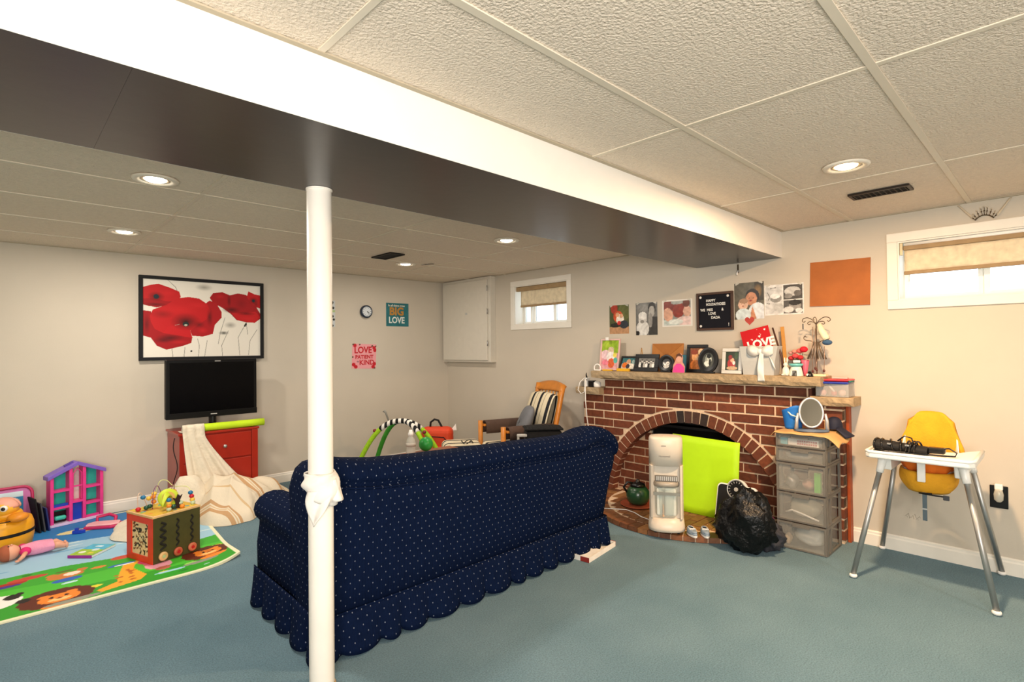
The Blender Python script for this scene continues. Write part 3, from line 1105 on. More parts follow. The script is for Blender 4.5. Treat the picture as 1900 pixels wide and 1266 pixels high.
panel('print', PW - 2 * fr + 0.004, PH - 2 * fr + 0.004, cv, PRINT, pic, (0, -0.018, 0), t=0.014)

# --- red cabinet
REDW = M('red_lacquer', '#a02412', 0.35, var=0.06, scale=8, coat=0.2)
cab = thing('drawer_cabinet', 'glossy red two-drawer cabinet under the television', 'cabinet', (1.37, 5.18, 0))
G().box(1.072, 1.668, 4.975, 5.39, 0.03, 0.617).obj('body', REDW, cab, W=True, bevel=0.003)
G().box(1.06, 1.68, 4.955, 5.395, 0.618, 0.637).obj('top', REDW, cab, W=True, bevel=0.004)
for z0, z1 in ((0.06, 0.385), (0.397, 0.605)):
    d = G().box(1.10, 1.615, 4.960, 4.974, z0, z1).obj('drawer', REDW, cab, W=True, bevel=0.003)
    G().lathe([(0.006, 0), (0.006, -0.012), (0.015, -0.018), (0.014, -0.026), (0.0, -0.029)], 16, (1.40 - 1.37, 4.960 - 5.18, (z0 + z1) / 2), axis='y').obj('knob', STEEL, d, smooth=True)
G().box(1.618, 1.668, 4.957, 4.974, 0.03, 0.617).obj('stile', REDW, cab, W=True, bevel=0.002)
for x in (1.09, 1.65):
    for y in (5.0, 5.36):
        G().box(x - 0.02, x + 0.02, y - 0.02, y + 0.02, 0, 0.03).obj('foot', BLACKM, cab, W=True)

# --- television
tv = thing('television', 'black flat-screen television standing on the red cabinet', 'television', (1.375, 5.2, 0.6375))
TVB = M('tv_black', '#050506', 0.45, var=0.1, spec=0.25)
G().box(1.018, 1.733, 5.175, 5.235, 0.735, 1.232).obj('housing', TVB, tv, W=True, bevel=0.008)
SCREEN = M('tv_screen', '#040406', 0.25, var=0.0, spec=0.15)
G().box(1.045, 1.706, 5.172, 5.1755, 0.785, 1.205).obj('screen', SCREEN, tv, W=True)
G().box(1.018, 1.733, 5.170, 5.1748, 0.735, 0.784).obj('lower_bezel', TVB, tv, W=True, bevel=0.002)
G().box(1.35, 1.40, 5.168, 5.1705, 0.755, 0.762).obj('maker_badge', LGREY, tv, W=True)
G().box(1.385, 1.43, 5.170, 5.1745, 1.212, 1.220).obj('highlight_strip', STEEL, tv, W=True)  # bright metal strip standing in for the highlight on the top bezel
G().lathe([(0.03, 0.0), (0.03, 0.10)], 16, (1.375, 5.21, 0.645)).obj('neck', BLACK, tv, W=True)
G().lathe([(0.0, 0.0), (0.2, 0.0), (0.205, 0.006), (0.2, 0.012), (0.06, 0.02), (0.0, 0.02)], 36, (1.375, 5.2, 0.6375), sx=1.05, sy=0.55).obj('stand', BLACK, tv, W=True, smooth=True)

# --- green foam tubes along the cabinet edge
LIME = M('lime_foam', '#bfe01c', 0.8, var=0.05, bump=0.2, bscale=150)
def foam(label, pts, r=0.031):
    t = thing('foam_tube', label, 'foam tube', (pts[0][0], pts[0][1], 0.6375), group='lime foam tubes')
    g = G()
    v = [Vector(p) for p in pts]
    rings = []
    for rad in (r, r * 0.38):
        g.tube(pts, rad, 20, caps=False)
    n = 20
    k = len(pts)
    for e in (0, k - 1):
        for j in range(n):
            a = e * n + j
            b = e * n + (j + 1) % n
            g.f.append((a, b, b + k * n, a + k * n))
    return g.obj('tube', LIME, t, smooth=True, W=True)
foam('lime green foam tube lying along the front edge of the red cabinet', [(1.16, 4.992, 0.669), (1.3, 4.990, 0.669), (1.45, 4.988, 0.669), (1.6, 4.985, 0.6695), (1.725, 4.982, 0.671)])
foam('short lime green foam tube behind the long one on the red cabinet', [(1.54, 5.08, 0.664), (1.60, 5.075, 0.664), (1.68, 5.072, 0.664)], 0.026)

# --- cords at the cabinet's left side
for i, (y, zt, lab) in enumerate(((5.02, 0.60, 'thin black cable hanging in loops down the left side of the red cabinet'), (4.99, 0.2, 'small black cable ring by the foot of the red cabinet'))):
    c = tag(G().tube([(1.052 - 0.012 * math.sin(t * 9 + i), y + 0.015 * math.cos(t * 7), zt - (0.45 if i == 0 else 0.09) * t) for t in [k / 40 for k in range(41)]], 0.0035, 6).obj('power_cable', BLACKM, smooth=True), lab, 'cable')

# --- cream blanket and striped quilt
CREAM = M('cream_blanket', '#ddd2bd', 0.95, var=0.08, scale=12, bump=0.5, bscale=60, sheen=0.2)
def stripes(name, base, bands, axis=(1, 0, 0), pitch=0.3, rough=0.9, bump=0.4, bscale=70):
    m = bpy.data.materials.new(name)
    m.use_nodes = True
    nt = m.node_tree
    N, L = nt.nodes, nt.links
    b = N['Principled BSDF']
    tc = N.new('ShaderNodeTexCoord')
    d = N.new('ShaderNodeVectorMath')
    d.operation = 'DOT_PRODUCT'
    L.new(tc.outputs['Object'], d.inputs[0])
    d.inputs[1].default_value = tuple(a / pitch for a in axis)
    fr_ = N.new('ShaderNodeMath')
    fr_.operation = 'FRACT'
    L.new(d.outputs['Value'], fr_.inputs[0])
    r = N.new('ShaderNodeValToRGB')
    r.color_ramp.interpolation = 'CONSTANT'
    els = [(0.0, base)]
    for a, bb, c in bands:
        els += [(a, c), (bb, base)]
    while len(r.color_ramp.elements) < len(els):
        r.color_ramp.elements.new(0.5)
    for e, (p, c) in zip(r.color_ramp.elements, els):
        e.position = p
        e.color = lin(c) + (1,)
    L.new(fr_.outputs[0], r.inputs[0])
    L.new(r.outputs[0], b.inputs['Base Color'])
    b.inputs['Roughness'].default_value = rough
    n2 = N.new('ShaderNodeTexNoise')
    n2.inputs['Scale'].default_value = bscale
    L.new(tc.outputs['Object'], n2.inputs['Vector'])
    bp = N.new('ShaderNodeBump')
    bp.inputs['Strength'].default_value = bump
    bp.inputs['Distance'].default_value = 0.006
    L.new(n2.outputs['Fac'], bp.inputs['Height'])
    L.new(bp.outputs[0], b.inputs['Normal'])
    return m
QUILT = stripes('striped_quilt', '#dccfb8', [(0.1, 0.19, '#bd966c'), (0.22, 0.25, '#cdb088'), (0.28, 0.34, '#bd966c'), (0.62, 0.66, '#cdb088')], (0.8, 0.6, 0), 0.30)
def heap(name, c, rad, H, mat, seed, wr=0.03, pk=0.8, z0=0.003, nu=140, nv=36):
    r = random.Random(seed)
    ph = [r.uniform(0, 6.28) for _ in range(12)]
    def fn(u, v):
        a = 2 * PI * u
        rr = rad(a)
        x = c[0] + rr * v * math.cos(a)
        y = c[1] + rr * v * math.sin(a)
        h = H(x, y) * max(0.0, 1 - v ** 2.2) ** pk
        rg = lambda q: 1 - abs(math.sin(q)) ** 0.7
        w = wr * (rg(6.5 * x + 5 * y + ph[0] + 1.2 * math.sin(5 * y + ph[1])) * 1.0 + 0.55 * rg(12 * x - 9 * y + ph[2] + 1.5 * math.sin(7 * x + ph[3])) + 0.3 * math.sin(29 * y + 17 * x + ph[4])) * (1 - v ** 4) * min(1, h / 0.06 + 0.25)
        edge = 0.018 * (1 - (max(0, v - 0.93) / 0.07) ** 2)
        return (x, y, max(z0, z0 + edge + h + w))
    return G().surf(fn, nu, nv, cu=True).obj(name, mat, smooth=True)
def poly_rad(c, pts):
    an = sorted((math.atan2(p[1] - c[1], p[0] - c[0]) % (2 * PI), math.hypot(p[0] - c[0], p[1] - c[1])) for p in pts)
    def rad(a):
        a %= 2 * PI
        n = len(an)
        for i in range(n):
            a0, r0 = an[i]
            a1, r1 = an[(i + 1) % n]
            if i == n - 1:
                a1 += 2 * PI
            aa = a if a >= a0 else a + 2 * PI
            if a0 <= aa <= a1:
                t = (aa - a0) / (a1 - a0 + 1e-9)
                t = t * t * (3 - 2 * t)
                return r0 + (r1 - r0) * t
        return an[0][1]
    return rad
qc = (1.42, 4.70)
q = heap('quilt', qc, poly_rad(qc, [(1.93, 4.93), (1.74, 4.62), (1.50, 4.45), (1.40, 4.36), (1.24, 4.36), (1.14, 4.44), (1.10, 4.66), (1.12, 4.93), (1.45, 4.945), (1.72, 4.945)]),
         lambda x, y: 0.235 - 0.35 * max(0, 4.66 - y) - 0.25 * max(0, x - 1.5), QUILT, 3, 0.062)
tag(q, 'cream quilt with brown stripes heaped on the carpet before the red cabinet', 'quilt')
bl = thing('blanket', 'plain cream blanket falling from the red cabinet onto the floor', 'blanket', (1.15, 4.9, 0))
bc = (0.98, 4.80)
hp = heap('folded_pile', bc, poly_rad(bc, [(1.36, 4.93), (1.30, 4.72), (1.12, 4.60), (0.95, 4.42), (0.74, 4.36), (0.60, 4.52), (0.62, 4.80), (0.78, 5.04), (0.95, 5.08), (1.05, 4.95)]),
          lambda x, y: 0.03 + 0.30 * max(0, 1 - math.hypot((x - 1.16) / 0.36, (y - 4.86) / 0.34)), CREAM, 8, 0.035, z0=0.016)
hp.parent = bl
hp.location = (-1.15, -4.9, 0)
def drape(u, v):
    # v: from the cabinet top over the edge and down; u: across
    s = v * 1.02
    if s < 0.13:
        y, z = 5.08 - s, 0.645
    elif s < 0.33:
        t = (s - 0.13) / 0.20
        a = PI * t
        y, z = 4.991 - 0.045 * math.sin(a * 0.5) - 0.0, 0.645 + 0.062 * math.sin(a) - 0.03 * t * (1 if t > 0.5 else 0)
        y = 4.985 - 0.05 * t - (0.02 * math.sin(a))
    else:
        t = (s - 0.33) / 0.69
        y, z = 4.925 - 0.07 * t ** 1.5, 0.610 - 0.42 * t
    w0, w1 = 1.085, 1.235 + 0.03 * v
    tt = max(0, (s - 0.33) / 0.69)
    w0 += 0.03 * tt
    w1 += 0.27 * tt ** 1.2
    x = w0 + (w1 - w0) * u
    y -= 0.018 * math.sin(u * 16 + 2 * v) * (0.3 + tt) + 0.01 * math.sin(u * 37 + 5 * v) * tt
    return (x, y, z)
dr = G().surf(drape, 36, 46).obj('draped_length', CREAM, bl, smooth=True, W=True, solid=0.006)

# --- wall clock
clk = thing('wall_clock', 'small round wall clock with dark rim and pale dial', 'clock', (2.965, YB - 0.001, 1.722))
G().lathe([(0.0, 0.0), (0.066, 0.0), (0.07, -0.012), (0.07, -0.035), (0.064, -0.045), (0.057, -0.045), (0.055, -0.038), (0.0, -0.038)], 40, axis='y').obj('rim', M('navy_plastic', '#1d2a3d', 0.35), clk, smooth=True)
G().lathe([(0.0, -0.0385), (0.0548, -0.0385), (0.0548, -0.0395), (0.0, -0.0395)], 36, axis='y').obj('dial', M('dial_white', '#d5dade', 0.4, var=0.02), clk)
tick = G().bc((0, -0.0402, 0.046), (0.004, 0.001, 0.012)).obj('hour_mark', BLACKM, clk)
for k in range(1, 12):
    child(tick, clk, rot=(0, k * PI / 6, 0))
for ln, an, w in ((0.042, 2.4, 0.004), (0.030, 1.95, 0.005)):
    G().bc((0, -0.041, ln / 2), (w, 0.001, ln)).obj('hand', BLACKM, clk, rot=(0, an, 0))

# --- paper posters
TEALP, PINKP = '#2b6f76', '#e99fa4'
po = thing('wall_poster', 'square teal poster reading BIG LOVE on the back wall', 'poster', (3.378, YB - 0.0015, 1.702))
cv = Canvas(60, 60, TEALP)
cv.mottle(0.12, 4)
panel('sheet', 0.30, 0.27, cv, PRINT, po)
text('lettering', 'In all things grow', 0.032, CREAMTXT, po, (-0.012, -0.0008, 0.105), bold=0.0006)
text('lettering', 'BIG', 0.125, M('gold_ink', '#b98338', 0.6), po, (-0.012, -0.0008, 0.034), bold=0.005)
text('lettering', 'LOVE', 0.1, M('pale_ink', '#dfe3dc', 0.6), po, (-0.012, -0.0008, -0.066), bold=0.003, sx=0.88)
po = thing('wall_poster', 'square pink poster reading LOVE PATIENT KIND in red letters', 'poster', (2.95, YB - 0.0015, 1.227))
cv = Canvas(80, 80, PINKP)
for c_ in ((0.1, 0.93), (0.9, 0.86), (0.94, 0.76), (0.07, 0.16), (0.16, 0.07), (0.88, 0.08), (0.93, 0.2)):
    cv.ell(c_[0], c_[1], 0.075, 0.075, '#c2222e')
for c_ in ((0.03, 0.97), (0.3, 0.97), (0.82, 0.93), (0.98, 0.92), (0.02, 0.46), (0.94, 0.02)):
    cv.ell(c_[0], c_[1], 0.04, 0.03, '#5a4a34', 0.6)
cv.ell(0.24, 0.28, 0.05, 0.035, '#a9767d')
panel('sheet', 0.292, 0.272, cv, PRINT, po, rot=(0, R(2), 0))
text('lettering', 'LOVE', 0.098, REDTXT, po, (-0.015, -0.0008, 0.067), bold=0.003, sx=0.9)
text('lettering', 'PATIENT', 0.056, REDTXT, po, (0.0, -0.0008, -0.008), bold=0.002)
text('lettering', 'KIND', 0.075, REDTXT, po, (0.03, -0.0008, -0.07), bold=0.002)
po = thing('wall_poster', 'white paper poster with black and green marks half hidden by the pole', 'poster', (2.462, YB - 0.0015, 1.685))
cv = Canvas(60, 60, '#c3c7c8')
for c_ in ((0.02, 0.85, 0.03, 0.08), (0.03, 0.62, 0.04, 0.09), (0.04, 0.2, 0.03, 0.08), (0.88, 0.92, 0.06, 0.07), (0.92, 0.72, 0.05, 0.05), (0.9, 0.4, 0.05, 0.05), (0.95, 0.28, 0.04, 0.05), (0.85, 0.16, 0.04, 0.1), (0.9, 0.05, 0.04, 0.05), (0.4, 0.6, 0.2, 0.2), (0.6, 0.3, 0.2, 0.1)):
    cv.ell(*c_, '#22221f')
cv.rect(0.82, 1.0, 0.56, 0.64, '#a9bf86')
panel('sheet', 0.30, 0.28, cv, PRINT, po)

# --- utility cupboard high on the right wall, in the corner
CUPB = M('cupboard_paint', '#d6cfc1', 0.45, var=0.02)
cu = thing('utility_cupboard', 'pale flat-doored utility cupboard high in the back corner', 'cupboard', (XR, 4.95, 1.16))
G().box(4.02, XR - 0.001, 4.515, 5.40, 1.142, 2.118).obj('box', CUPB, cu, W=True, bevel=0.002)
dr_ = G().box(3.998, 4.019, 4.555, 5.375, 1.165, 2.085).obj('door', CUPB, cu, W=True, bevel=0.003)
for z in (1.36, 1.72, 1.98):
    G().lathe([(0.006, -0.03), (0.006, 0.03)], 10, (4.0 - XR, 4.548 - 4.95, z - 1.16)).obj('hinge', STEEL, dr_, smooth=True)
G().box(3.9965, 3.9978, 4.90, 4.935, 1.695, 1.72).obj('small_label', LGREY, cu, W=True)
# ------------------------------------------------------------------ play corner
# play mat, its print laid out in floor coordinates
MX0, MX1, MY0, MY1 = -1.0, 1.125, 3.575, 5.33
def mu(x, y):
    return ((x - MX0) / (MX1 - MX0), (y - MY0) / (MY1 - MY0))
asp = (MX1 - MX0) / (MY1 - MY0)
cv = Canvas(330, 260, '#2f7fc0', asp)
SXM, SYM = 1 / (MX1 - MX0), 1 / (MY1 - MY0)
def E_(x, y, rx, ry, col, rot=0.0, **k):
    u, v = mu(x, y)
    cv.ell(u, v, rx * SXM, ry * SYM, col, rot, **k)
def P_(pts, col):
    cv.poly([mu(*p) for p in pts], col)
P_([(-1, 4.75), (-0.3, 4.72), (0.2, 4.78), (0.6, 4.7), (1.2, 4.8), (1.2, 3.5), (-1, 3.5)], '#9cc6de')
for i in range(26):
    E_(rng.uniform(-0.9, 1.1), rng.uniform(4.2, 4.9), rng.uniform(0.05, 0.16), rng.uniform(0.006, 0.02), ['#dbe9ef', '#6fa9cf', '#c8dfe8'][i % 3])
E_(0.45, 5.0, 0.13, 0.05, '#e8dca0')
P_([(-1, 4.30), (-0.5, 4.33), (0.0, 4.26), (0.3, 4.24), (0.62, 4.16), (0.9, 4.14), (1.2, 4.22), (1.2, 3.5), (-1, 3.5)], '#37a52c')
P_([(-1, 4.06), (-0.3, 4.10), (0.2, 4.0), (0.7, 3.98), (1.2, 4.04), (1.2, 3.5), (-1, 3.5)], '#48b832')
P_([(-1, 3.86), (-0.2, 3.86), (0.3, 3.82), (0.8, 3.76), (1.2, 3.8), (1.2, 3.5), (-1, 3.5)], '#2f9a28')
for i in range(40):
    E_(rng.uniform(-0.9, 1.1), rng.uniform(3.62, 4.25), rng.uniform(0.015, 0.05), rng.uniform(0.006, 0.02), ['#e6d23a', '#8fd35a', '#bfe2ea', '#1f7d22', '#d9863a'][i % 5])
def lion(x, y, s):
    for k in range(14):
        a = 2 * PI * k / 14
        E_(x + 0.115 * s * math.cos(a), y + 0.085 * s * math.sin(a), 0.045 * s, 0.045 * s, '#5b2413')
    E_(x, y, 0.13 * s, 0.10 * s, '#5b2413')
    E_(x + 0.01 * s, y - 0.01 * s, 0.088 * s, 0.064 * s, '#e8842a')
    E_(x - 0.05 * s, y + 0.045 * s, 0.025 * s, 0.022 * s, '#e8842a')
    E_(x + 0.065 * s, y + 0.045 * s, 0.025 * s, 0.022 * s, '#e8842a')
    E_(x - 0.02 * s, y + 0.01 * s, 0.010 * s, 0.013 * s, '#251612')
    E_(x + 0.04 * s, y + 0.01 * s, 0.010 * s, 0.013 * s, '#251612')
    E_(x + 0.01 * s, y - 0.03 * s, 0.05 * s, 0.02 * s, '#f3c07a')
    E_(x + 0.01 * s, y - 0.015 * s, 0.014 * s, 0.009 * s, '#7a2a16')
    E_(x + 0.02 * s, y - 0.11 * s, 0.09 * s, 0.03 * s, '#e8842a')
lion(0.24, 3.73, 1.0)
lion(0.985, 3.86, 0.9)
lion(-0.45, 3.8, 1.0)
# long-necked spotted animal
P_([(0.42, 3.64), (0.60, 3.68), (0.64, 3.74), (0.60, 3.90), (0.63, 4.0), (0.57, 4.02), (0.53, 3.88), (0.50, 3.74), (0.40, 3.68)], '#f0a52c')
E_(0.62, 4.0, 0.04, 0.03, '#f0b53c')
for k in range(14):
    E_(rng.uniform(0.5, 0.6), rng.uniform(3.68, 3.9), 0.011, 0.011, '#b8641c')
# pink animal
E_(0.72, 3.86, 0.07, 0.075, '#e9a0b4'); E_(0.70, 3.92, 0.05, 0.045, '#d96b86'); E_(0.73, 3.78, 0.04, 0.03, '#b5624e'); E_(0.66, 3.97, 0.03, 0.04, '#d54f74')
# black and white animal
E_(-0.02, 3.86, 0.13, 0.10, '#f0f0ea'); E_(0.07, 3.90, 0.035, 0.04, '#1b1b1b'); E_(0.11, 3.80, 0.03, 0.03, '#1b1b1b'); E_(0.10, 3.93, 0.02, 0.02, '#1b1b1b'); E_(-0.03, 3.87, 0.03, 0.03, '#e8b43c')
# brown animal in a blue shirt
E_(0.30, 4.06, 0.085, 0.05, '#c9793a'); E_(0.33, 4.07, 0.04, 0.03, '#f1e2cc'); E_(0.30, 3.98, 0.07, 0.03, '#2c62b8'); E_(0.24, 4.10, 0.025, 0.025, '#c9793a'); E_(0.38, 4.11, 0.025, 0.025, '#c9793a'); E_(0.30, 4.14, 0.04, 0.015, '#5d6a2a')
E_(0.02, 4.12, 0.12, 0.03, '#a82a26'); E_(0.14, 4.16, 0.09, 0.03, '#c24438'); E_(0.03, 4.09, 0.08, 0.02, '#40328c')
E_(0.56, 4.02, 0.07, 0.02, '#2f6fb8'); E_(0.57, 4.01, 0.05, 0.01, '#eef2ee')
E_(0.58, 4.16, 0.06, 0.035, '#c8503a'); E_(0.9, 4.12, 0.05, 0.03, '#d88a2a'); E_(0.88, 4.06, 0.05, 0.025, '#2d55b0'); E_(0.9, 4.09, 0.03, 0.02, '#f4efe4')
E_(0.30, 3.63, 0.12, 0.025, '#8b8f80'); E_(0.92, 3.72, 0.10, 0.02, '#8b8f80'); E_(0.75, 3.70, 0.08, 0.015, '#9fd0de')
cv.put(((cv.U < 0.012) | (cv.U > 0.988) | (cv.V < 0.013) | (cv.V > 0.985)) * 1.0, '#e9e6c4')
def matwarp(X, Y, Z):
    # lay the sheet on the floor: local Z becomes +y; the front right corner rounds off and lifts
    x = X + (MX0 + MX1) / 2
    y = Z + (MY0 + MY1) / 2
    fx = np.clip((x - 0.78) / 0.39, 0, 1)
    fy = np.clip((MY0 + 0.45 - y) / 0.45, 0, 1)
    y = y + 0.13 * fx ** 2.6 * fy
    x = x + 0.10 * np.clip((y - 3.9) / 1.4, 0, 1) * (X > 0.5) * np.clip((X - 0.5) / 0.5, 0, 1)
    lift = 0.004 + 0.03 * fx ** 3 * fy
    return x, -lift, y
mo = panel('play_mat', MX1 - MX0, MY1 - MY0, cv, PRINT, None, t=0.008, warp=matwarp, rot=(-PI / 2, 0, 0))
# local (x, -lift, y) turned so that it lies flat
mo.rotation_euler = (0, 0, 0)
me = mo.data
co = np.empty(len(me.vertices) * 3)
me.vertices.foreach_get('co', co)
co = co.reshape(-1, 3)
nfl = (cv.nx + 1) * (cv.ny + 1)
lift = -co[:, 1].copy()
new = np.stack([co[:, 0], co[:, 2], lift], 1)
new[nfl:, 2] = np.maximum(new[nfl:, 2] + 0.0, 0.001)
new[:nfl, 2] += 0.006
me.vertices.foreach_set('co', new.ravel())
me.flip_normals()
me.update()
tag(mo, 'green and blue foam play mat printed with cartoon animals', 'play mat')
MZ = 0.0115

# --- activity cube
cube = thing('activity_cube', 'wooden activity cube with red and olive sides and bead wires on top', 'toy', (0.785, 4.045, MZ), rz=R(18))
cube.scale = (1.05, 1.05, 1.05)
S = 0.137
MAPLE = M('maple_ply', '#d8b078', 0.5, var=0.1, scale=20)
REDP = M('cube_red', '#d8391c', 0.45)
OLIVE = M('cube_olive', '#43401a', 0.6, var=0.12)
DKGRV = M('groove_dark', '#17140c', 0.8)
G().box(-S + 0.006, S - 0.006, -S + 0.006, S - 0.006, 0.004, 0.262).obj('core', MAPLE, cube)
# red side (a frame around a pierced panel)
for a in ((-S, S, 0.0, 0.035), (-S, S, 0.225, 0.262), (-S, -S + 0.05, 0.035, 0.225), (S - 0.05, S, 0.035, 0.225)):
    G().box(-S - 0.002, -S + 0.0058, a[0], a[1], a[2], a[3]).obj('red_frame', REDP, cube)
cvm = Canvas(44, 60, '#e2c79b')
for i in range(90):
    u, v = rng.uniform(0.06, 0.94), rng.uniform(0.04, 0.96)
    cvm.line([(u, v), (u + rng.uniform(-0.14, 0.14), v + rng.uniform(-0.07, 0.07))], 0.028, ['#20160e', '#20160e', '#7c4a26', '#e9cf9f'][i % 4])
panel('pierced_panel', 0.174, 0.19, cvm, PRINT, cube, (-S + 0.004, 0, 0.13), rot=(0, 0, -PI / 2), t=0.001)
G().box(-S, S, -S - 0.001, -S + 0.0058, 0.0, 0.262).obj('olive_side', OLIVE, cube)
G().box(S - 0.006, S, -S, S, 0.0, 0.262).obj('side', M('cube_green', '#5d8f2f', 0.5), cube)
G().box(-S, S, S - 0.006, S, 0.0, 0.262).obj('side', M('cube_blue', '#2f6fae', 0.5), cube)
for k, x in enumerate((-0.085, 0.0, 0.085)):
    pts = [(x + (0.018 if i % 2 else -0.012) * (1 if k == 0 else 0.45), -S - 0.0022, 0.07 + 0.165 * i / 8) for i in range(9)]
    sm = []
    for i in range(8):
        for j in range(4):
            t = j / 4
            s_ = t * t * (3 - 2 * t)
            sm.append((pts[i][0] + (pts[i + 1][0] - pts[i][0]) * s_, pts[i][1], pts[i][2] + (pts[i + 1][2] - pts[i][2]) * t))
    G().tube(sm, 0.0065 if k == 0 else 0.005, 6, flat=1.0).obj('track_groove', DKGRV, cube)
    w = G().lathe([(0.0, -S - 0.002), (0.024, -S - 0.002), (0.026, -S - 0.012), (0.02, -S - 0.02), (0.012, -S - 0.017), (0.0, -S - 0.017)], 20, (x, 0, 0.035), axis='y').obj('wheel', [MAPLE, M('wheel_red', '#b5563a', 0.5), M('wheel_rose', '#c46a4a', 0.5)][k], cube, smooth=True)
    G().lathe([(0.0, -S - 0.0172), (0.010, -S - 0.0172), (0.009, -S - 0.0195), (0.0, -S - 0.0195)], 12, (x, 0, 0.035), axis='y').obj('hub', [M('pale_green', '#a9c08a', 0.5), RED, RED][k], w)
G().box(-S - 0.004, S + 0.004, -S - 0.004, S + 0.004, 0.262, 0.276).obj('top_board', MAPLE, cube, bevel=0.003)
BZ = 0.276
beadm = {c: M('bead_' + c, h, 0.3) for c, h in dict(red='#c3202a', blue='#1f6f9c', green='#1d4a36', orange='#e88a2c', yellow='#ecc04a', pale='#b9caa6', purple='#39368f').items()}
beadmesh = {}
def bead(c, p, r=0.0145):
    if c not in beadmesh:
        o = G().ball((0, 0, 0), 1, 12, 8).obj('bead', beadm[c], cube, smooth=True)
        beadmesh[c] = o
    else:
        o = child(beadmesh[c], cube)
    o.location = p
    o.scale = (r, r, r * 0.9)
def wire(pts, col, r=0.0022):
    # smooth curve through points
    P = [Vector(p) for p in pts]
    out = []
    for i in range(len(P) - 1):
        p0, p1, p2, p3 = P[max(i - 1, 0)], P[i], P[i + 1], P[min(i + 2, len(P) - 1)]
        for j in range(6):
            t = j / 6
            out.append(0.5 * ((2 * p1) + (p2 - p0) * t + (2 * p0 - 5 * p1 + 4 * p2 - p3) * t * t + (3 * p1 - p0 - 3 * p2 + p3) * t ** 3))
    out.append(P[-1])
    G().tube(out, r, 6).obj('bead_wire', M('wire_' + col[0], col[1], 0.4), cube, smooth=True)
wire([(-0.12, 0.05, BZ), (-0.122, 0.05, BZ + 0.09), (-0.10, 0.06, BZ + 0.105), (-0.075, 0.07, BZ + 0.06), (-0.05, 0.08, BZ)], ('beige', '#d9b7a0'))
wire([(-0.05, 0.03, BZ), (-0.045, 0.03, BZ + 0.10), (-0.025, 0.03, BZ + 0.135), (-0.005, 0.03, BZ + 0.10), (0.0, 0.03, BZ + 0.03), (0.02, 0.04, BZ)], ('plum', '#7c4068'))
wire([(0.03, -0.02, BZ), (0.035, -0.02, BZ + 0.11), (0.06, 0.0, BZ + 0.12), (0.07, 0.02, BZ)], ('wine', '#7a2438'))
wire([(0.0, 0.11, BZ), (0.03, 0.11, BZ + 0.13), (0.07, 0.10, BZ + 0.14), (0.10, 0.07, BZ + 0.10), (0.12, -0.05, BZ + 0.10), (0.122, -0.09, BZ)], ('lemon', '#d3d98a'))
for c, p in (('red', (-0.12, 0.05, BZ + 0.014)), ('blue', (-0.085, 0.065, BZ + 0.075)), ('green', (-0.085, 0.03, BZ + 0.018)), ('green', (-0.066, 0.028, BZ + 0.022)), ('orange', (-0.04, 0.04, BZ + 0.07)), ('yellow', (-0.05, 0.07, BZ + 0.06)), ('yellow', (-0.03, 0.05, BZ + 0.085)),
             ('orange', (-0.035, 0.045, BZ + 0.04)), ('pale', (-0.03, -0.105, BZ + 0.012)), ('orange', (-0.03, -0.105, BZ + 0.033)), ('yellow', (-0.03, -0.105, BZ + 0.048)), ('blue', (-0.03, -0.105, BZ + 0.066)), ('green', (0.0, -0.10, BZ + 0.02)),
             ('orange', (0.045, -0.11, BZ + 0.012)), ('pale', (0.047, -0.09, BZ + 0.03)), ('red', (0.045, -0.06, BZ + 0.045)), ('purple', (0.045, -0.06, BZ + 0.064)), ('orange', (0.06, 0.0, BZ + 0.085)),
             ('pale', (0.122, -0.09, BZ + 0.012)), ('yellow', (0.122, -0.085, BZ + 0.03)), ('red', (0.121, -0.08, BZ + 0.05)), ('blue', (0.12, -0.07, BZ + 0.071)), ('orange', (0.09, 0.07, BZ + 0.05))):
    bead(c, p)
LEAF = M('lime_wood', '#b9c92a', 0.45)
arch = [(-0.105 + 0.0, -0.10, 0.0)]
G().surf(lambda u, v: (-0.075 + 0.12 * u, -0.115 + 0.09 * u + (0.035 * v - 0.017) * (0.4 + 0.6 * math.sin(PI * u)), BZ + 0.085 * math.sin(PI * min(1, 0.12 + u * 0.85)) + 0.02 * v), 16, 4).obj('leaf_arch', LEAF, cube, smooth=True, solid=0.009)
G().lathe([(0.0, 0.006), (0.052, 0.006), (0.056, 0.0), (0.052, -0.006), (0.0, -0.006)], 28, axis='y').obj('flower_disc', LEAF, cube, smooth=True, loc=(-0.005, -0.055, BZ + 0.068), rot=(R(-25), 0, R(-18)))
G().lathe([(0.02, -0.0064), (0.034, -0.0066), (0.034, -0.0085), (0.02, -0.0085)], 24, axis='y').obj('flower_ring', M('tan_wood', '#c79a4e', 0.5), cube, loc=(-0.005, -0.055, BZ + 0.068), rot=(R(-25), 0, R(-18)))
G().prism([(-0.03, 0), (0.03, 0), (0.015, 0.02), (0.012, 0.05), (0.025, 0.08), (0.012, 0.07), (0.0, 0.085), (-0.008, 0.06), (-0.03, 0.07), (-0.014, 0.045), (-0.012, 0.02)], -0.005, 0.005, 'y').obj('tree', M('dark_walnut', '#2a120c', 0.5), cube, loc=(0.03, -0.09, BZ), rot=(0, 0, R(-15)))
G().lathe([(0, 0.006), (0.03, 0.006), (0.033, 0), (0.03, -0.006), (0, -0.006)], 20, axis='y').obj('orange_disc', beadm['orange'], cube, smooth=True, loc=(0.045, 0.0, BZ + 0.07), rot=(0, 0, 0.3))
cvt = Canvas(40, 40, '#cfa83a')
for i in range(30):
    cvt.ell(rng.uniform(0, 1), rng.uniform(0, 1), 0.05, 0.05, ['#7fae4a', '#d9c04a', '#d88a3a', '#4f8f9a'][i % 4])
panel('top_print', 0.26, 0.26, cvt, PRINT, cube, (0, 0, BZ + 0.0012), rot=(-PI / 2, 0, 0), t=0.001)

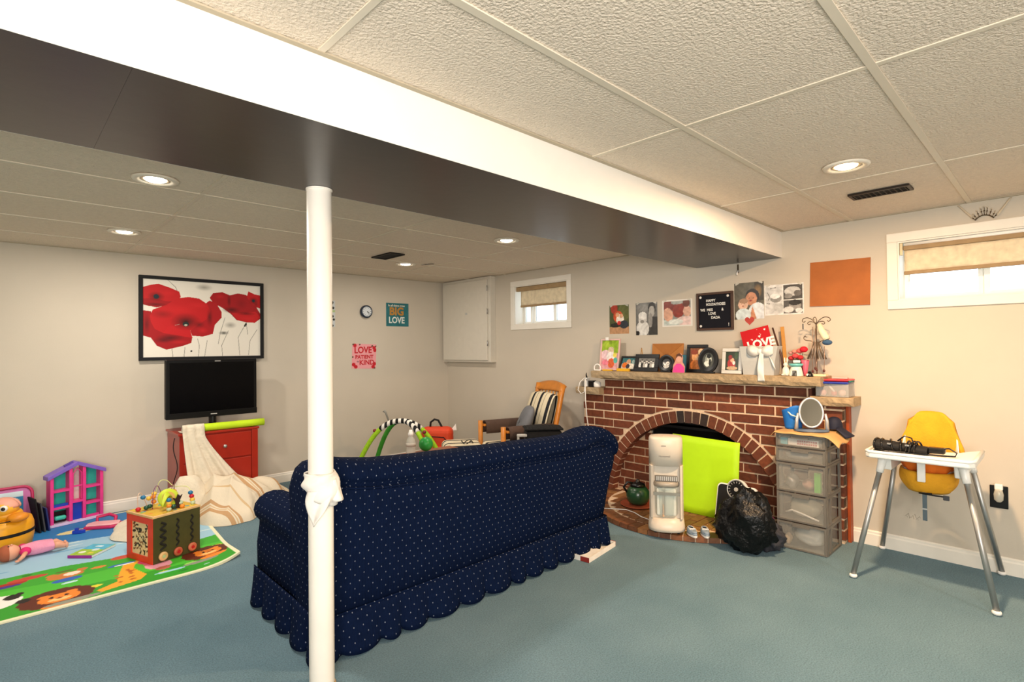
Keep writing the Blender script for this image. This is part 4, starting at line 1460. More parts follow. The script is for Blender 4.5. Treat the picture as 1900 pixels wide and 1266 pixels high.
# --- dollhouse
dh = thing('dollhouse', 'pink toy dollhouse with purple roof and teal rooms by the wall', 'toy', (0.298, 5.215, MZ), rz=R(15))
DW, DD, HL, HP = 0.335, 0.075, 0.385, 0.462
PNK = M('dollhouse_pink', '#e23a8c', 0.4)
PRP = M('dollhouse_purple', '#8064c4', 0.4)
TL = M('dollhouse_teal', '#2bb7a6', 0.5)
def rz_(x):
    return HL + (HP - HL) * (1 - abs(x - DW / 2) / (DW / 2))
for x in (0.0, 0.115, 0.200, DW - 0.022):
    G().prism([(x, 0.018), (x + 0.022, 0.018), (x + 0.022, rz_(x + 0.022) - 0.02), (x, rz_(x) - 0.02)], 0.0, DD, 'y').obj('column', PNK, dh, bevel=0.003)
for x0, x1, zz in ((0.022, 0.115, (0.125, 0.25)), (0.222, DW - 0.022, (0.12, 0.245)), (0.137, 0.200, (0.15,))):
    for z in zz:
        G().box(x0, x1, 0.002, DD, z, z + 0.016).obj('floor_board', PNK, dh)
G().box(-0.004, DW + 0.004, -0.008, DD + 0.004, 0.0, 0.018).obj('base', M('dollhouse_lilac', '#d9c3e2', 0.5), dh, bevel=0.002)
for x0, x1 in ((0.022, 0.115), (0.222, DW - 0.022)):
    for z0, z1 in ((0.018, 0.12), (0.14, 0.24), (0.26, 0.355)):
        zc = min(z1, rz_(x0 if x0 < 0.1 else x1) - 0.03)
        G().prism([(x0, z0), (x1, z0), (x1, min(z1 + 0.06, rz_(x1) - 0.03) if z0 > 0.25 else z1), (x0, min(z1 + 0.06, rz_(x0) - 0.03) if z0 > 0.25 else z1)], DD - 0.006, DD - 0.001, 'y').obj('room_wall', TL, dh)
G().box(0.137, 0.200, DD - 0.055, DD - 0.048, 0.018, 0.15).obj('door', BLUE, dh, bevel=0.002)
G().box(0.137, 0.200, DD - 0.006, DD - 0.001, 0.166, 0.40).obj('hall_wall', M('dollhouse_white', '#d5c9c4', 0.5), dh)
G().tube([(0.141, 0.01, 0.17), (0.141, 0.01, 0.37), (0.168, 0.01, 0.41), (0.196, 0.01, 0.37), (0.196, 0.01, 0.17)], 0.004, 6).obj('window_frame', PNK, dh)
G().box(0.137, 0.200, 0.006, 0.014, 0.27, 0.28).obj('window_frame', PNK, dh)
G().box(0.026, 0.112, 0.012, 0.03, 0.141, 0.160).obj('blue_shelf', BLUE, dh)
G().box(0.226, 0.31, 0.012, 0.03, 0.019, 0.034).obj('pink_shelf', PNK, dh)
G().bc((0.068, 0.03, 0.056), (0.07, 0.04, 0.03)).obj('toy_oven', M('toy_turquoise', '#43c2ac', 0.35), dh, bevel=0.012, seg=3)
G().box(0.026, 0.112, 0.052, 0.064, 0.019, 0.10).obj('oven_back', BLACK, dh)
sl = math.atan2(HP - HL, DW / 2)
for s in (-1, 1):
    a = (DW / 2, HP)
    b = (DW / 2 + s * (DW / 2 + 0.016), HL - 0.008)
    t_ = 0.03
    G().prism([(a[0], a[1]), (b[0], b[1]), (b[0], b[1] - t_), (a[0], a[1] - t_)], -0.008, DD + 0.01, 'y').obj('roof_panel', PRP, dh, bevel=0.003)
G().bc((DW / 2 - 0.045, 0.035, HP - 0.018), (0.06, 0.02, 0.02), (0, -sl, 0)).obj('roof_handle', M('dollhouse_dark_purple', '#5a4498', 0.5), dh, bevel=0.003)

# --- yellow bee
bee = thing('bee_toy', 'yellow bee-shaped toy chest with black stripe and big eyes', 'toy', (0.03, 4.95, MZ), rz=R(-28))
bee.scale = (1.0, 1.0, 0.86)
BY = M('bee_yellow', '#eaa51a', 0.4, var=0.03)
G().lathe([(0.0, 0.0), (0.15, 0.0), (0.162, 0.01), (0.172, 0.08), (0.172, 0.10), (0.170, 0.17), (0.158, 0.215), (0.13, 0.225), (0.0, 0.227)], 40).obj('barrel', BY, bee, smooth=True)
G().lathe([(0.1715, 0.105), (0.1745, 0.108), (0.1745, 0.126), (0.171, 0.13)], 40).obj('stripe', BLACKM, bee, smooth=True)
G().ball((0.03, -0.02, 0.255), (0.10, 0.085, 0.06), 24, 14).obj('lid_body', BY, bee, smooth=True)
hd = G().ball((0.035, -0.045, 0.315), (0.088, 0.075, 0.07), 24, 16).obj('head', M('bee_face', '#f0b436', 0.4, var=0.03), bee, smooth=True)
G().surf(lambda u, v: (0.035 + 0.091 * math.cos(2 * PI * u) * math.sin(0.5 * PI * v), -0.037 + 0.079 * math.sin(2 * PI * u) * math.sin(0.5 * PI * v), 0.317 + 0.074 * math.cos(0.5 * PI * v)), 24, 8).obj('cap', M('bee_pink', '#e2a08c', 0.5), bee, smooth=True, solid=0.003)
for s in (-1, 1):
    e = G().ball((0.035 + s * 0.040, -0.108, 0.325), (0.022, 0.014, 0.024), 16, 10).obj('eye', WPL, hd, smooth=True)
    G().ball((0.037 + s * 0.040, -0.1185, 0.325), (0.012, 0.008, 0.014), 14, 8).obj('pupil', BLACK, hd, smooth=True)
    G().ball((0.03 + s * 0.105, -0.075, 0.245), (0.055, 0.06, 0.035), 18, 10).obj('paw', M('bee_orange', '#dc8a1e', 0.45), bee, smooth=True)
G().tube([(0.07 + 0.06 * math.cos(a), -0.09 + 0.065 * math.sin(a), 0.232) for a in [PI * (1.05 + 0.9 * k / 12) for k in range(13)]], 0.004, 6).obj('collar', BLACKM, bee, smooth=True)
G().tube([(0.01, -0.122, 0.293), (0.035, -0.126, 0.288), (0.06, -0.122, 0.294)], 0.003, 6).obj('mouth', M('bee_mouth', '#8a4a12', 0.6), hd)

# --- pink framed play panel leaning behind the bee
pp = thing('picture_toy', 'pink rounded toy panel with blue picture behind the bee', 'toy', (-0.10, 5.20, MZ), rot=(R(-9), 0, R(4)))
def rrect(w, h, r, n=6):
    out = []
    for cx, cz, a0 in ((w / 2 - r, r, -PI / 2), (w / 2 - r, h - r, 0), (-w / 2 + r, h - r, PI / 2), (-w / 2 + r, r, PI)):
        for k in range(n + 1):
            a = a0 + PI / 2 * k / n
            out.append((cx + r * math.cos(a), cz + r * math.sin(a)))
    return out
G().prism(rrect(0.62, 0.335, 0.06), 0.0, 0.045, 'y').obj('shell', M('orchid_plastic', '#c06aa8', 0.4), pp, bevel=0.006)
G().tube([(x, -0.001, z) for x, z in rrect(0.61, 0.325, 0.055)], 0.010, 8, closed=True).obj('rim', M('raspberry_plastic', '#b52a5c', 0.4), pp, smooth=True, loc=(0, 0, 0.005))
cvp = Canvas(60, 36, '#2a7fb4')
cvp.rect(0, 1, 0.84, 1, '#cfe4ef').rect(0, 1, 0.0, 0.42, '#7c4d9c').ell(0.8, 0.55, 0.05, 0.1, '#d92f86').ell(0.9, 0.72, 0.06, 0.1, '#f2efdc').ell(0.45, 0.4, 0.12, 0.1, '#efe9d8', 0.2).ell(0.52, 0.42, 0.05, 0.08, '#ee7a62').ell(0.6, 0.6, 0.1, 0.06, '#3e9a6a')
panel('picture', 0.53, 0.24, cvp, PRINT, pp, (-0.01, -0.003, 0.18), t=0.002)

# --- dark slates standing between panel and dollhouse
for i, (x, lab, c) in enumerate(((0.262, 'thin black board leaning left of the dollhouse', BLACKM), (0.288, 'dark grey board leaning against the dollhouse side', DGREY), (0.312, 'narrow navy board squeezed against the pink dollhouse', M('navy_board', '#1f2a6a', 0.5)))):
    b = thing('leaning_board', lab, 'board', (x - 0.02, 5.13 + 0.01 * i, MZ), rot=(0, R(-7), R(14)))
    G().box(-0.005, 0.005, 0, 0.20, 0, 0.25 - 0.04 * i).obj('board', c, b, bevel=0.002)

# --- baby doll lying on the mat
doll = thing('baby_doll', 'baby doll in a pink dress lying on the play mat', 'doll', (0.185, 4.61, MZ), rz=R(6))
doll.scale = (0.87, 0.87, 0.87)
DRS = M('doll_pink_dress', '#e596b4', 0.85, bump=0.3, bscale=120)
G().surf(lambda u, v: (-0.075 + 0.18 * v, (0.038 + 0.034 * v ** 0.8) * math.cos(2 * PI * u) * (1 + 0.05 * math.sin(2 * PI * u * 5) * v), 0.05 + (0.036 + 0.012 * math.sin(PI * v)) * math.sin(2 * PI * u)), 28, 12, cu=True).obj('dress', DRS, doll, smooth=True)
G().ball((0.09, 0, 0.048), (0.02, 0.066, 0.036), 18, 10).obj('petticoat', M('doll_white', '#e9ddd0', 0.9), doll, smooth=True)
G().ball((-0.135, -0.005, 0.056), (0.062, 0.056, 0.055), 24, 14).obj('head', SKIN, doll, smooth=True)
G().surf(lambda u, v: (-0.14 - 0.062 * math.cos(0.5 * PI * v), -0.005 + 0.059 * math.sin(0.55 * PI * v) * math.cos(2 * PI * u), 0.056 + 0.058 * math.sin(0.55 * PI * v) * math.sin(2 * PI * u)), 24, 8, cu=True).obj('hair', M('doll_hair', '#a85a3c', 0.8), doll, smooth=True)
G().ball((-0.125, -0.02, 0.112), (0.008, 0.008, 0.007), 10, 6).obj('nose', SKIN, doll, smooth=True)
for s in (-1, 1):
    G().ball((-0.142, -0.012 + s * 0.018, 0.107), (0.006, 0.005, 0.004), 8, 6).obj('eye', BLACK, doll, smooth=True)
SLV = M('doll_magenta', '#d8266e', 0.8)
for s in (-1, 1):
    G().ball((-0.055, s * 0.055, 0.055), (0.032, 0.030, 0.030), 16, 10).obj('sleeve', SLV, doll, smooth=True)
    G().tube([(-0.058, s * 0.075, 0.05), (-0.075, s * 0.105, 0.035), (-0.10, s * 0.125, 0.02)], [0.015, 0.014, 0.011], 10).obj('arm', SKIN, doll, smooth=True)
    G().ball((-0.108, s * 0.13, 0.018), (0.014, 0.011, 0.008), 10, 6).obj('hand', SKIN, doll, smooth=True)
    G().tube([(0.095, s * 0.028, 0.045), (0.13, s * 0.045, 0.05), (0.165, s * 0.03, 0.03), (0.175, s * 0.028, 0.024)], [0.026, 0.024, 0.017, 0.014], 12).obj('leg', SKIN, doll, smooth=True)
    G().ball((0.182, s * 0.028, 0.03), (0.012, 0.013, 0.024), 10, 8).obj('foot', SKIN, doll, smooth=True)

# --- board book
bk = thing('board_book', 'green and blue board book lying on the play mat', 'book', (0.458, 4.40, MZ), rz=R(-45))
G().box(-0.075, 0.075, -0.10, 0.10, 0.001, 0.014).obj('pages', M('book_paper', '#efe9dc', 0.8), bk)
cvb = Canvas(40, 50, '#9cc13c', 0.75)
cvb.rect(0, 1, 0.0, 0.0, '#ffffff').poly([(0.0, 0.55), (1, 0.5), (1, 1), (0, 1)], '#58b5d6').ell(0.3, 0.28, 0.13, 0.1, '#e9ecd6').ell(0.65, 0.5, 0.14, 0.1, '#d7e6e9').ell(0.72, 0.22, 0.12, 0.08, '#e3d64a').ell(0.5, 0.8, 0.18, 0.06, '#dcecf0').mottle(0.1)
panel('cover', 0.15, 0.20, cvb, PRINT, bk, (0, 0, 0.0165), rot=(-PI / 2, 0, 0), t=0.002)
G().box(-0.076, 0.076, -0.102, -0.0985, 0.0, 0.017).obj('spine', M('magenta_card', '#9a2a8a', 0.5), bk)

# --- pink tray toy and small blue boat
pt = thing('toy_tray', 'pale pink toy tray with raspberry handle on the play mat', 'toy', (0.585, 4.97, MZ), rz=R(-28))
G().prism([(-0.11, -0.05), (0.06, -0.06), (0.12, -0.03), (0.10, 0.06), (-0.08, 0.07), (-0.12, 0.02)], 0.0, 0.02, 'z').obj('rim', M('raspberry_plastic2', '#c02a5e', 0.4), pt, bevel=0.006)
G().prism([(-0.10, -0.042), (0.055, -0.05), (0.105, -0.025), (0.088, 0.05), (-0.075, 0.06), (-0.11, 0.016)], 0.02, 0.032, 'z').obj('lid', M('baby_pink', '#edb0b8', 0.4), pt, bevel=0.006)
G().tube([(-0.07, 0.07, 0.015), (-0.08, 0.10, 0.05), (-0.01, 0.12, 0.06), (0.04, 0.10, 0.045), (0.045, 0.07, 0.015)], 0.012, 10).obj('handle', M('raspberry_plastic2', '#c02a5e', 0.4), pt, smooth=True)
bo = thing('toy_boat', 'tiny blue plastic boat on the play mat before the dollhouse', 'toy', (0.435, 4.93, MZ), rz=R(-20))
G().prism([(-0.035, -0.012), (0.02, -0.018), (0.042, 0.0), (0.02, 0.018), (-0.035, 0.012)], 0.0, 0.022, 'z').obj('hull', BLUE, bo, bevel=0.003)
G().bc((-0.01, 0, 0.03), (0.022, 0.018, 0.018)).obj('cabin', BLUE, bo, bevel=0.002)
# ------------------------------------------------------------------ right-hand side of the room
# --- high chair
HCY = M('mustard_fabric', '#e3a01e', 0.85, var=0.06, bump=0.25, bscale=100)
HCO = M('orange_fabric', '#e8741c', 0.85, var=0.06, bump=0.25, bscale=100)
hc = thing('high_chair', 'white high chair with yellow cushion on splayed steel legs', 'high chair', (3.76, 0.56, 0))
feet = [(3.452, 0.858), (3.446, 0.262), (4.058, 0.845), (4.062, 0.283)]
tops = [(3.565, 0.742), (3.565, 0.378), (3.90, 0.735), (3.90, 0.385)]
for f_, t_ in zip(feet, tops):
    G().tube([(f_[0], f_[1], 0.02), (t_[0], t_[1], 0.615)], 0.0135, 16).obj('leg', STEEL, hc, smooth=True, W=True)
    G().ball((f_[0], f_[1], 0.013), (0.020, 0.020, 0.0135), 16, 8).obj('foot_cap', WPL, hc, smooth=True, W=True)
    d = Vector((t_[0] - f_[0], t_[1] - f_[1], 0.595)).normalized()
    a = Vector((t_[0], t_[1], 0.615))
    G().tube([a - d * 0.03, a - d * 0.005, a + d * 0.03, a + d * 0.062], [0.018, 0.0185, 0.021, 0.028], 14).obj('leg_socket', WPL, hc, smooth=True, W=True)
# seat shell: a bucket open at the front
def shell(u, v):
    # u round the bucket, v from the rim down to the seat
    a = 2 * PI * u
    w = 1 - 0.24 * v ** 1.6
    x = 3.80 + 0.128 * w * math.cos(a)
    y = 0.56 + 0.128 * w * math.sin(a)
    rim = 0.665 + 0.225 * max(0, math.cos(a)) ** 0.8
    return (x, y, rim + (0.488 - rim) * v)
G().surf(shell, 40, 12, cu=True).obj('seat_shell', WPL, hc, smooth=True, W=True, solid=0.005)
G().lathe([(0.0, 0.0), (0.10, 0.0), (0.10, 0.006), (0.0, 0.006)], 36, (3.79, 0.56, 0.482), sx=1.0, sy=1.0).obj('seat_floor', WPL, hc, W=True)
for s in (-1, 1):
    G().prism([(3.585, 0.60), (3.90, 0.60), (3.93, 0.672), (3.56, 0.672)], 0.56 + s * 0.135, 0.56 + s * 0.175, 'y').obj('side_wing', WPL, hc, W=True, bevel=0.006)
# tray
tr = G().prism([(3.437, 0.352), (3.437, 0.768), (3.462, 0.792), (3.86, 0.792), (3.875, 0.77), (3.82, 0.735), (3.74, 0.70), (3.70, 0.62), (3.69, 0.56), (3.70, 0.50), (3.74, 0.42), (3.82, 0.385), (3.875, 0.35), (3.86, 0.328), (3.462, 0.328)], 0.682, 0.712, 'z').obj('tray', WPL, hc, W=True, bevel=0.008, seg=3)
rim = [(3.442, 0.352), (3.442, 0.768), (3.466, 0.786), (3.85, 0.786)]
G().tube([(p[0], p[1], 0.714) for p in [(3.85, 0.334), (3.466, 0.334), (3.443, 0.352), (3.443, 0.768), (3.466, 0.786), (3.85, 0.786)]], 0.009, 8).obj('tray_lip', WPL, hc, smooth=True, W=True)
G().box(3.592, 3.612, 0.548, 0.584, 0.555, 0.69).obj('crotch_post', WPL, hc, W=True, bevel=0.004)
# cushion: yellow back, orange inside, yellow seat front
def cush(u, v):
    yy = 0.412 + 0.296 * u
    c = (u - 0.5) * 2
    top = 0.903 - 0.05 * max(0, abs(c) - 0.55) ** 1.5 * 3.3
    z = 0.60 + (top - 0.60) * v
    bul = 0.03 * (1 - c ** 4) * math.sin(PI * min(1, v * 1.02)) ** 0.5
    w = 1 - 0.36 * max(0, v - 0.42) ** 1.1 / 0.58 ** 1.1
    return (3.912 - 0.05 * c * c - bul, 0.56 + (yy - 0.56) * w, z)
G().surf(cush, 20, 18).obj('back_cushion', HCY, hc, smooth=True, W=True, solid=0.03)
def bowl(u, v):
    a = PI * (0.42 + 1.16 * u)
    w = 1.0 - 0.30 * v ** 2
    return (3.765 + 0.128 * w * math.cos(a), 0.56 + 0.125 * w * math.sin(a), 0.668 - 0.085 * v + 0.006 * math.sin(40 * u))
G().surf(bowl, 30, 6).obj('cushion_inside', HCO, hc, smooth=True, W=True, solid=0.012)
def pad(u, v):
    a = PI * (0.44 + 1.12 * u)
    b = PI * v
    r = 0.122 * (1 - 0.26 * v ** 1.5) + 0.014 * math.sin(b)
    return (3.765 + r * math.cos(a) * 1.05, 0.56 + r * math.sin(a) * 0.98, 0.598 - 0.112 * v + 0.004 * math.sin(u * 50) * math.sin(b))
G().surf(pad, 34, 10).obj('seat_cushion', HCY, hc, smooth=True, W=True, solid=0.016)
G().tube([(3.655, 0.53, 0.487), (3.652, 0.585, 0.482), (3.66, 0.52, 0.478), (3.67, 0.47, 0.476)], 0.008, 8, flat=0.5).obj('harness_strap', BLACKM, hc, smooth=True, W=True)
G().box(3.648, 3.656, 0.455, 0.482, 0.462, 0.488).obj('buckle', DGREY, hc, W=True, bevel=0.003)
G().box(3.655, 3.660, 0.552, 0.572, 0.335, 0.488).obj('hanging_strap', M('slate_webbing', '#56646c', 0.8), hc, W=True)
G().box(3.653, 3.662, 0.550, 0.574, 0.395, 0.402).obj('strap_slide', LGREY, hc, W=True)

# --- black electric cable bundle lying on the tray
cb = thing('cable_bundle', 'tangle of black cable and straps on the high chair tray', 'cable', (3.56, 0.60, 0.7125))
G().surf(lambda u, v: (3.555 + 0.045 * math.cos(2 * PI * u) * (1 + 0.15 * math.sin(9 * v)), 0.765 - 0.24 * v, 0.7145 + 0.030 * (1 + math.sin(2 * PI * u)) * (1 - 0.35 * v)), 16, 20, cu=True).obj('wrapped_pack', BLACKM, cb, smooth=True, W=True)
for k in range(7):
    y = 0.745 - 0.03 * k
    G().tube([(3.555 + 0.05 * math.cos(a), y + 0.016 * math.sin(a * 0.5 + k), 0.745 + 0.031 * math.sin(a)) for a in [2 * PI * i / 18 for i in range(19)]], 0.005, 6).obj('cable_loop', BLACK, cb, smooth=True, W=True)
G().box(3.53, 3.58, 0.455, 0.53, 0.7245, 0.756).obj('plug_block', BLACK, cb, W=True, bevel=0.008)
G().tube([(3.55, 0.50, 0.75), (3.56, 0.44, 0.755), (3.56, 0.41, 0.735), (3.545, 0.415, 0.719), (3.53, 0.50, 0.7175), (3.52, 0.60, 0.7175), (3.50, 0.70, 0.7175), (3.49, 0.76, 0.7175)], 0.004, 8).obj('cord', BLACK, cb, smooth=True, W=True)
G().tube([(3.55, 0.66, 0.77), (3.56, 0.63, 0.80), (3.57, 0.60, 0.79), (3.56, 0.59, 0.76)], 0.004, 8).obj('cord', BLACK, cb, smooth=True, W=True)
for y in (0.69, 0.61):
    G().bc((3.507, y, 0.758), (0.006, 0.018, 0.008)).obj('metal_clip', STEEL, cb, W=True)

# --- wall socket with night light
so = thing('wall_socket', 'black wall socket plate holding a small clear night light', 'socket', (XR, 0.29, 0.43))
G().box(XR - 0.008, XR - 0.0005, 0.252, 0.33, 0.365, 0.492).obj('plate', BLACK, so, W=True, bevel=0.003)
G().box(XR - 0.035, XR - 0.0085, 0.272, 0.308, 0.47, 0.505).obj('night_light_body', WPL, so, W=True, bevel=0.006)
G().lathe([(0.006, 0.012), (0.017, 0.004), (0.022, -0.02), (0.020, -0.05), (0.010, -0.062), (0.0, -0.064)], 18, (XR - 0.034, 0.29, 0.468)).obj('night_light_shade', M('clear_shade', '#e8e2d2', 0.15, alpha=0.55, var=0.02), so, smooth=True, W=True)
G().lathe([(0.0, 0.0), (0.006, -0.005), (0.006, -0.03), (0.0, -0.035)], 10, (XR - 0.034, 0.29, 0.465)).obj('bulb', M('bulb_glass', '#fff0d0', 0.3), so, smooth=True, W=True)

# --- storage drawers
SMOKE = M('smoky_clear_plastic', '#b5b2a8', 0.25, alpha=0.27, var=0.03)
SMFR = M('smoky_grey_plastic', '#77726a', 0.4, alpha=0.8, var=0.04)
td = thing('storage_tower', 'five-tier smoky clear plastic drawer tower beside the fireplace', 'drawers', (3.81, 1.19, 0))
DY0, DY1, DX0, DX1 = 1.043, 1.337, 3.657, 3.955
tiers = [(0.0, 0.178), (0.178, 0.365), (0.365, 0.553), (0.553, 0.651), (0.651, 0.738)]
for z0, z1 in tiers:
    g = G()
    for y in (DY0, DY1 - 0.012):
        g.box(DX0 + 0.012, DX1, y, y + 0.012, z1 - 0.016, z1)
        g.box(DX0 + 0.012, DX1, y, y + 0.012, z0 + 0.002, z0 + 0.014)
        for x in (DX0 + 0.012, DX0 + 0.075, DX1 - 0.025):
            g.box(x, x + 0.022, y, y + 0.012, z0 + 0.014, z1 - 0.016)
    g.box(DX0 + 0.02, DX1, DY0 + 0.012, DY1 - 0.012, z1 - 0.006, z1 - 0.001)
    g.obj('tier_frame', SMFR, td, W=True)
    d = G()
    d.box(DX0 + 0.004, DX0 + 0.008, DY0 + 0.016, DY1 - 0.016, z0 + 0.010, z1 - 0.012)
    d.box(DX0 + 0.008, DX1 - 0.03, DY0 + 0.018, DY0 + 0.021, z0 + 0.010, z1 - 0.03)
    d.box(DX0 + 0.008, DX1 - 0.03, DY1 - 0.021, DY1 - 0.018, z0 + 0.010, z1 - 0.03)
    d.box(DX0 + 0.008, DX1 - 0.03, DY0 + 0.021, DY1 - 0.021, z0 + 0.008, z0 + 0.011)
    dro = d.obj('drawer', SMOKE, td, W=True)
    e = G()
    e.box(DX0 - 0.002, DX0 + 0.006, DY0 + 0.004, DY1 - 0.004, z1 - 0.018, z1 - 0.006)
    e.box(DX0 - 0.002, DX0 + 0.006, DY0 + 0.004, DY1 - 0.004, z0 + 0.004, z0 + 0.012)
    e.box(DX0 - 0.002, DX0 + 0.006, DY0 + 0.004, DY0 + 0.016, z0 + 0.012, z1 - 0.018)
    e.box(DX0 - 0.002, DX0 + 0.006, DY1 - 0.016, DY1 - 0.004, z0 + 0.012, z1 - 0.018)
    o = e.obj('drawer_rim', SMFR, dro)
    o.data.transform(Matrix.Translation((-3.81, -1.19, 0)))
    o = G().box(DX0 - 0.008, DX0 - 0.001, 1.14, 1.24, z1 - 0.03, z1 - 0.016).obj('handle', SMFR, dro)
    o.data.transform(Matrix.Translation((-3.81, -1.19, 0)))
# things kept in the drawers
WHC = M('white_cloth', '#dcdcd4', 0.9, var=0.06)
def soft(name, label, cat, c, r, mat, seed=1, wr=0.15, n=24):
    rr = random.Random(seed)
    p = [rr.uniform(0, 6.28) for _ in range(6)]
    def fn(u, v):
        a, b = 2 * PI * u, PI * (v - 0.5)
        k = 1 + wr * (math.sin(3 * a + p[0] + 2 * math.sin(2 * b + p[1])) * 0.5 + 0.4 * math.sin(5 * b + p[2] + a) + 0.25 * math.sin(9 * a + 7 * b + p[3])) * math.cos(b)
        z = math.sin(b) * k
        return (r[0] * math.cos(b) * math.cos(a) * k, r[1] * math.cos(b) * math.sin(a) * k, max(-r[2], r[2] * z) + r[2])
    o = G().surf(fn, n, n // 2, cu=True).obj(name, mat, smooth=True, seam=True, loc=c)
    return tag(o, label, cat)
soft('folded_cloth', 'white folded cloth inside the bottom clear drawer', 'cloth', (3.79, 1.17, 0.0125), (0.09, 0.10, 0.06), WHC, 2)
soft('beige_bundle', 'beige bundle in the bottom drawer beside the white cloth', 'bundle', (3.72, 1.287, 0.0125), (0.035, 0.022, 0.035), M('beige_cloth', '#c9ac88', 0.9), 3)
soft('cream_bundle', 'cream soft bundle inside the fourth clear drawer', 'bundle', (3.79, 1.20, 0.190), (0.085, 0.09, 0.06), M('cream_cloth', '#cfc4ac', 0.9), 4)
tag(G().tube([(3.69, 1.29, 0.225), (3.68, 1.25, 0.245), (3.68, 1.19, 0.232), (3.68, 1.13, 0.215), (3.682, 1.095, 0.206)], 0.006, 8).obj('white_tube', WPL, smooth=True), 'curved white plastic tube in the fourth clear drawer', 'tube')
tag(G().box(3.685, 3.72, 1.085, 1.12, 0.3775, 0.50).obj('green_carton', M('bright_green_card', '#4fc22a', 0.5), bevel=0.002), 'bright green carton standing in the middle clear drawer', 'carton')
soft('pink_pouch', 'dull pink pouch beside the green carton in the middle drawer', 'pouch', (3.74, 1.165, 0.3775), (0.05, 0.035, 0.035), M('dusty_pink', '#b98f80', 0.8), 5)
soft('silver_packet', 'crumpled silver packet in the middle clear drawer', 'packet', (3.73, 1.26, 0.3775), (0.045, 0.035, 0.045), M('crumpled_foil', '#b9b6b2', 0.35, metal=0.4), 6, 0.3)
soft('grey_pouch', 'pale grey pouch in the second drawer from the top', 'pouch', (3.74, 1.22, 0.5655), (0.06, 0.08, 0.025), M('pale_grey_cloth', '#b5b0a8', 0.8), 7)
tag(G().box(3.668, 3.72, 1.268, 1.31, 0.6635, 0.706).obj('teal_packet', M('teal_card', '#48b4c4', 0.5), bevel=0.002), 'teal packet at the left of the top clear drawer', 'packet')
wb_ = thing('printed_box', 'white box with rows of red print in the top clear drawer', 'box', (3.70, 1.16, 0.6635))
G().box(3.668, 3.73, 1.085, 1.262, 0.6635, 0.704).obj('carton', M('white_card', '#ece6df', 0.6), wb_, W=True)
for k in range(9):
    for j in range(2):
        G().box(3.6662, 3.6678, 1.095 + k * 0.013, 1.104 + k * 0.013, 0.67 + j * 0.016, 0.681 + j * 0.016).obj('print_patch', M('red_print', '#b0485a', 0.6), wb_, W=True)

# --- brown paper over the tower
KRAFT = M('kraft_paper', '#c39a63', 0.8, var=0.08, scale=14, bump=0.2, bscale=40)
def kraft(u, v):
    y = 1.365 - 0.40 * u
    x = 3.635 + 0.33 * v
    z = 0.741 + 0.0025
    e = max(0, y - 1.337) / 0.03
    z -= 0.035 * min(e, 1.2) * (1 - v * 0.5)
    f = max(0, 1.043 - y) / 0.08
    z -= 0.055 * min(f, 1) ** 1.4 * (1.1 - 0.5 * v) - 0.012 * math.sin(9 * v) * min(f, 1)
    g_ = max(0, 3.655 - x) / 0.02
    z -= 0.008 * min(g_, 1) + 0.0
    return (x, y, z + 0.0015 * (1 + math.sin(23 * u + 5 * v)))
tag(G().surf(kraft, 44, 24).obj('brown_paper', KRAFT, smooth=True, solid=0.0012), 'sheet of brown paper laid over the plastic drawer tower', 'paper')
TZ = 0.748
# mirror
mi = thing('vanity_mirror', 'oval table mirror in a silver stand on the drawer tower', 'mirror', (3.76, 1.15, TZ), rz=R(-62))
SILV = M('silver_plastic', '#c9cbcd', 0.3, metal=0.5)
ring = [(0.067 * math.cos(2 * PI * k / 40), 0.0, 0.118 + 0.092 * math.sin(2 * PI * k / 40)) for k in range(40)]
G().tube(ring, 0.007, 8, closed=True).obj('rim', SILV, mi, smooth=True, rot=(R(-6), 0, 0))
G().prism([(0.064 * math.cos(2 * PI * k / 40), 0.118 + 0.089 * math.sin(2 * PI * k / 40)) for k in range(40)], -0.003, 0.004, 'y').obj('glass', M('mirror_glass', '#d8dadb', 0.03, metal=1.0, var=0.0), mi, rot=(R(-6), 0, 0))
G().tube([(-0.088, 0.0, 0.012), (-0.086, 0, 0.07), (-0.078, 0, 0.115)], [0.012, 0.010, 0.006], 8).obj('stand_arm', SILV, mi, smooth=True)
G().tube([(0.088, 0.0, 0.012), (0.086, 0, 0.07), (0.078, 0, 0.115)], [0.012, 0.010, 0.006], 8).obj('stand_arm', SILV, mi, smooth=True)
G().lathe([(0, 0.0), (0.098, 0.0), (0.10, 0.005), (0.094, 0.012), (0, 0.014)], 30, sx=1.0, sy=0.5).obj('base', M('slate_plastic', '#55657a', 0.4), mi, smooth=True)
# blue basket
bb = thing('blue_pouch', 'open blue fabric pouch with green lining beside the mirror', 'pouch', (3.83, 1.283, TZ))
def pouch(u, v):
    a = 2 * PI * u
    r = 0.048 + 0.014 * v
    slope = 0.10 + 0.022 * math.cos(a + 2.2)
    return (r * math.cos(a) * 1.0, r * math.sin(a) * (1.0 + 0.1 * v), slope * v * 1.28 + 0.003 * math.sin(a * 4) * v)
G().surf(lambda u, v: pouch(u, v), 32, 10, cu=True).obj('side', M('azure_fabric', '#1d72c8', 0.6), bb, smooth=True, solid=0.004)
G().surf(lambda u, v: tuple(c * (0.93 if i < 2 else 1) for i, c in enumerate(pouch(u, 0.55 + 0.45 * v))), 32, 4, cu=True).obj('lining', M('mint_fabric', '#7fc7a8', 0.7), bb, smooth=True)
G().lathe([(0, 0), (0.05, 0), (0.05, 0.004), (0, 0.004)], 24).obj('base', M('azure_fabric', '#1d72c8', 0.6), bb)
G().tube([(-0.052, 0.02, 0.118), (-0.07, -0.01, 0.095), (-0.066, -0.04, 0.085), (-0.03, -0.068, 0.10), (-0.01, -0.064, 0.125)], 0.005, 8).obj('handle_cord', M('pale_cord', '#c4dcd8', 0.7), bb, smooth=True)
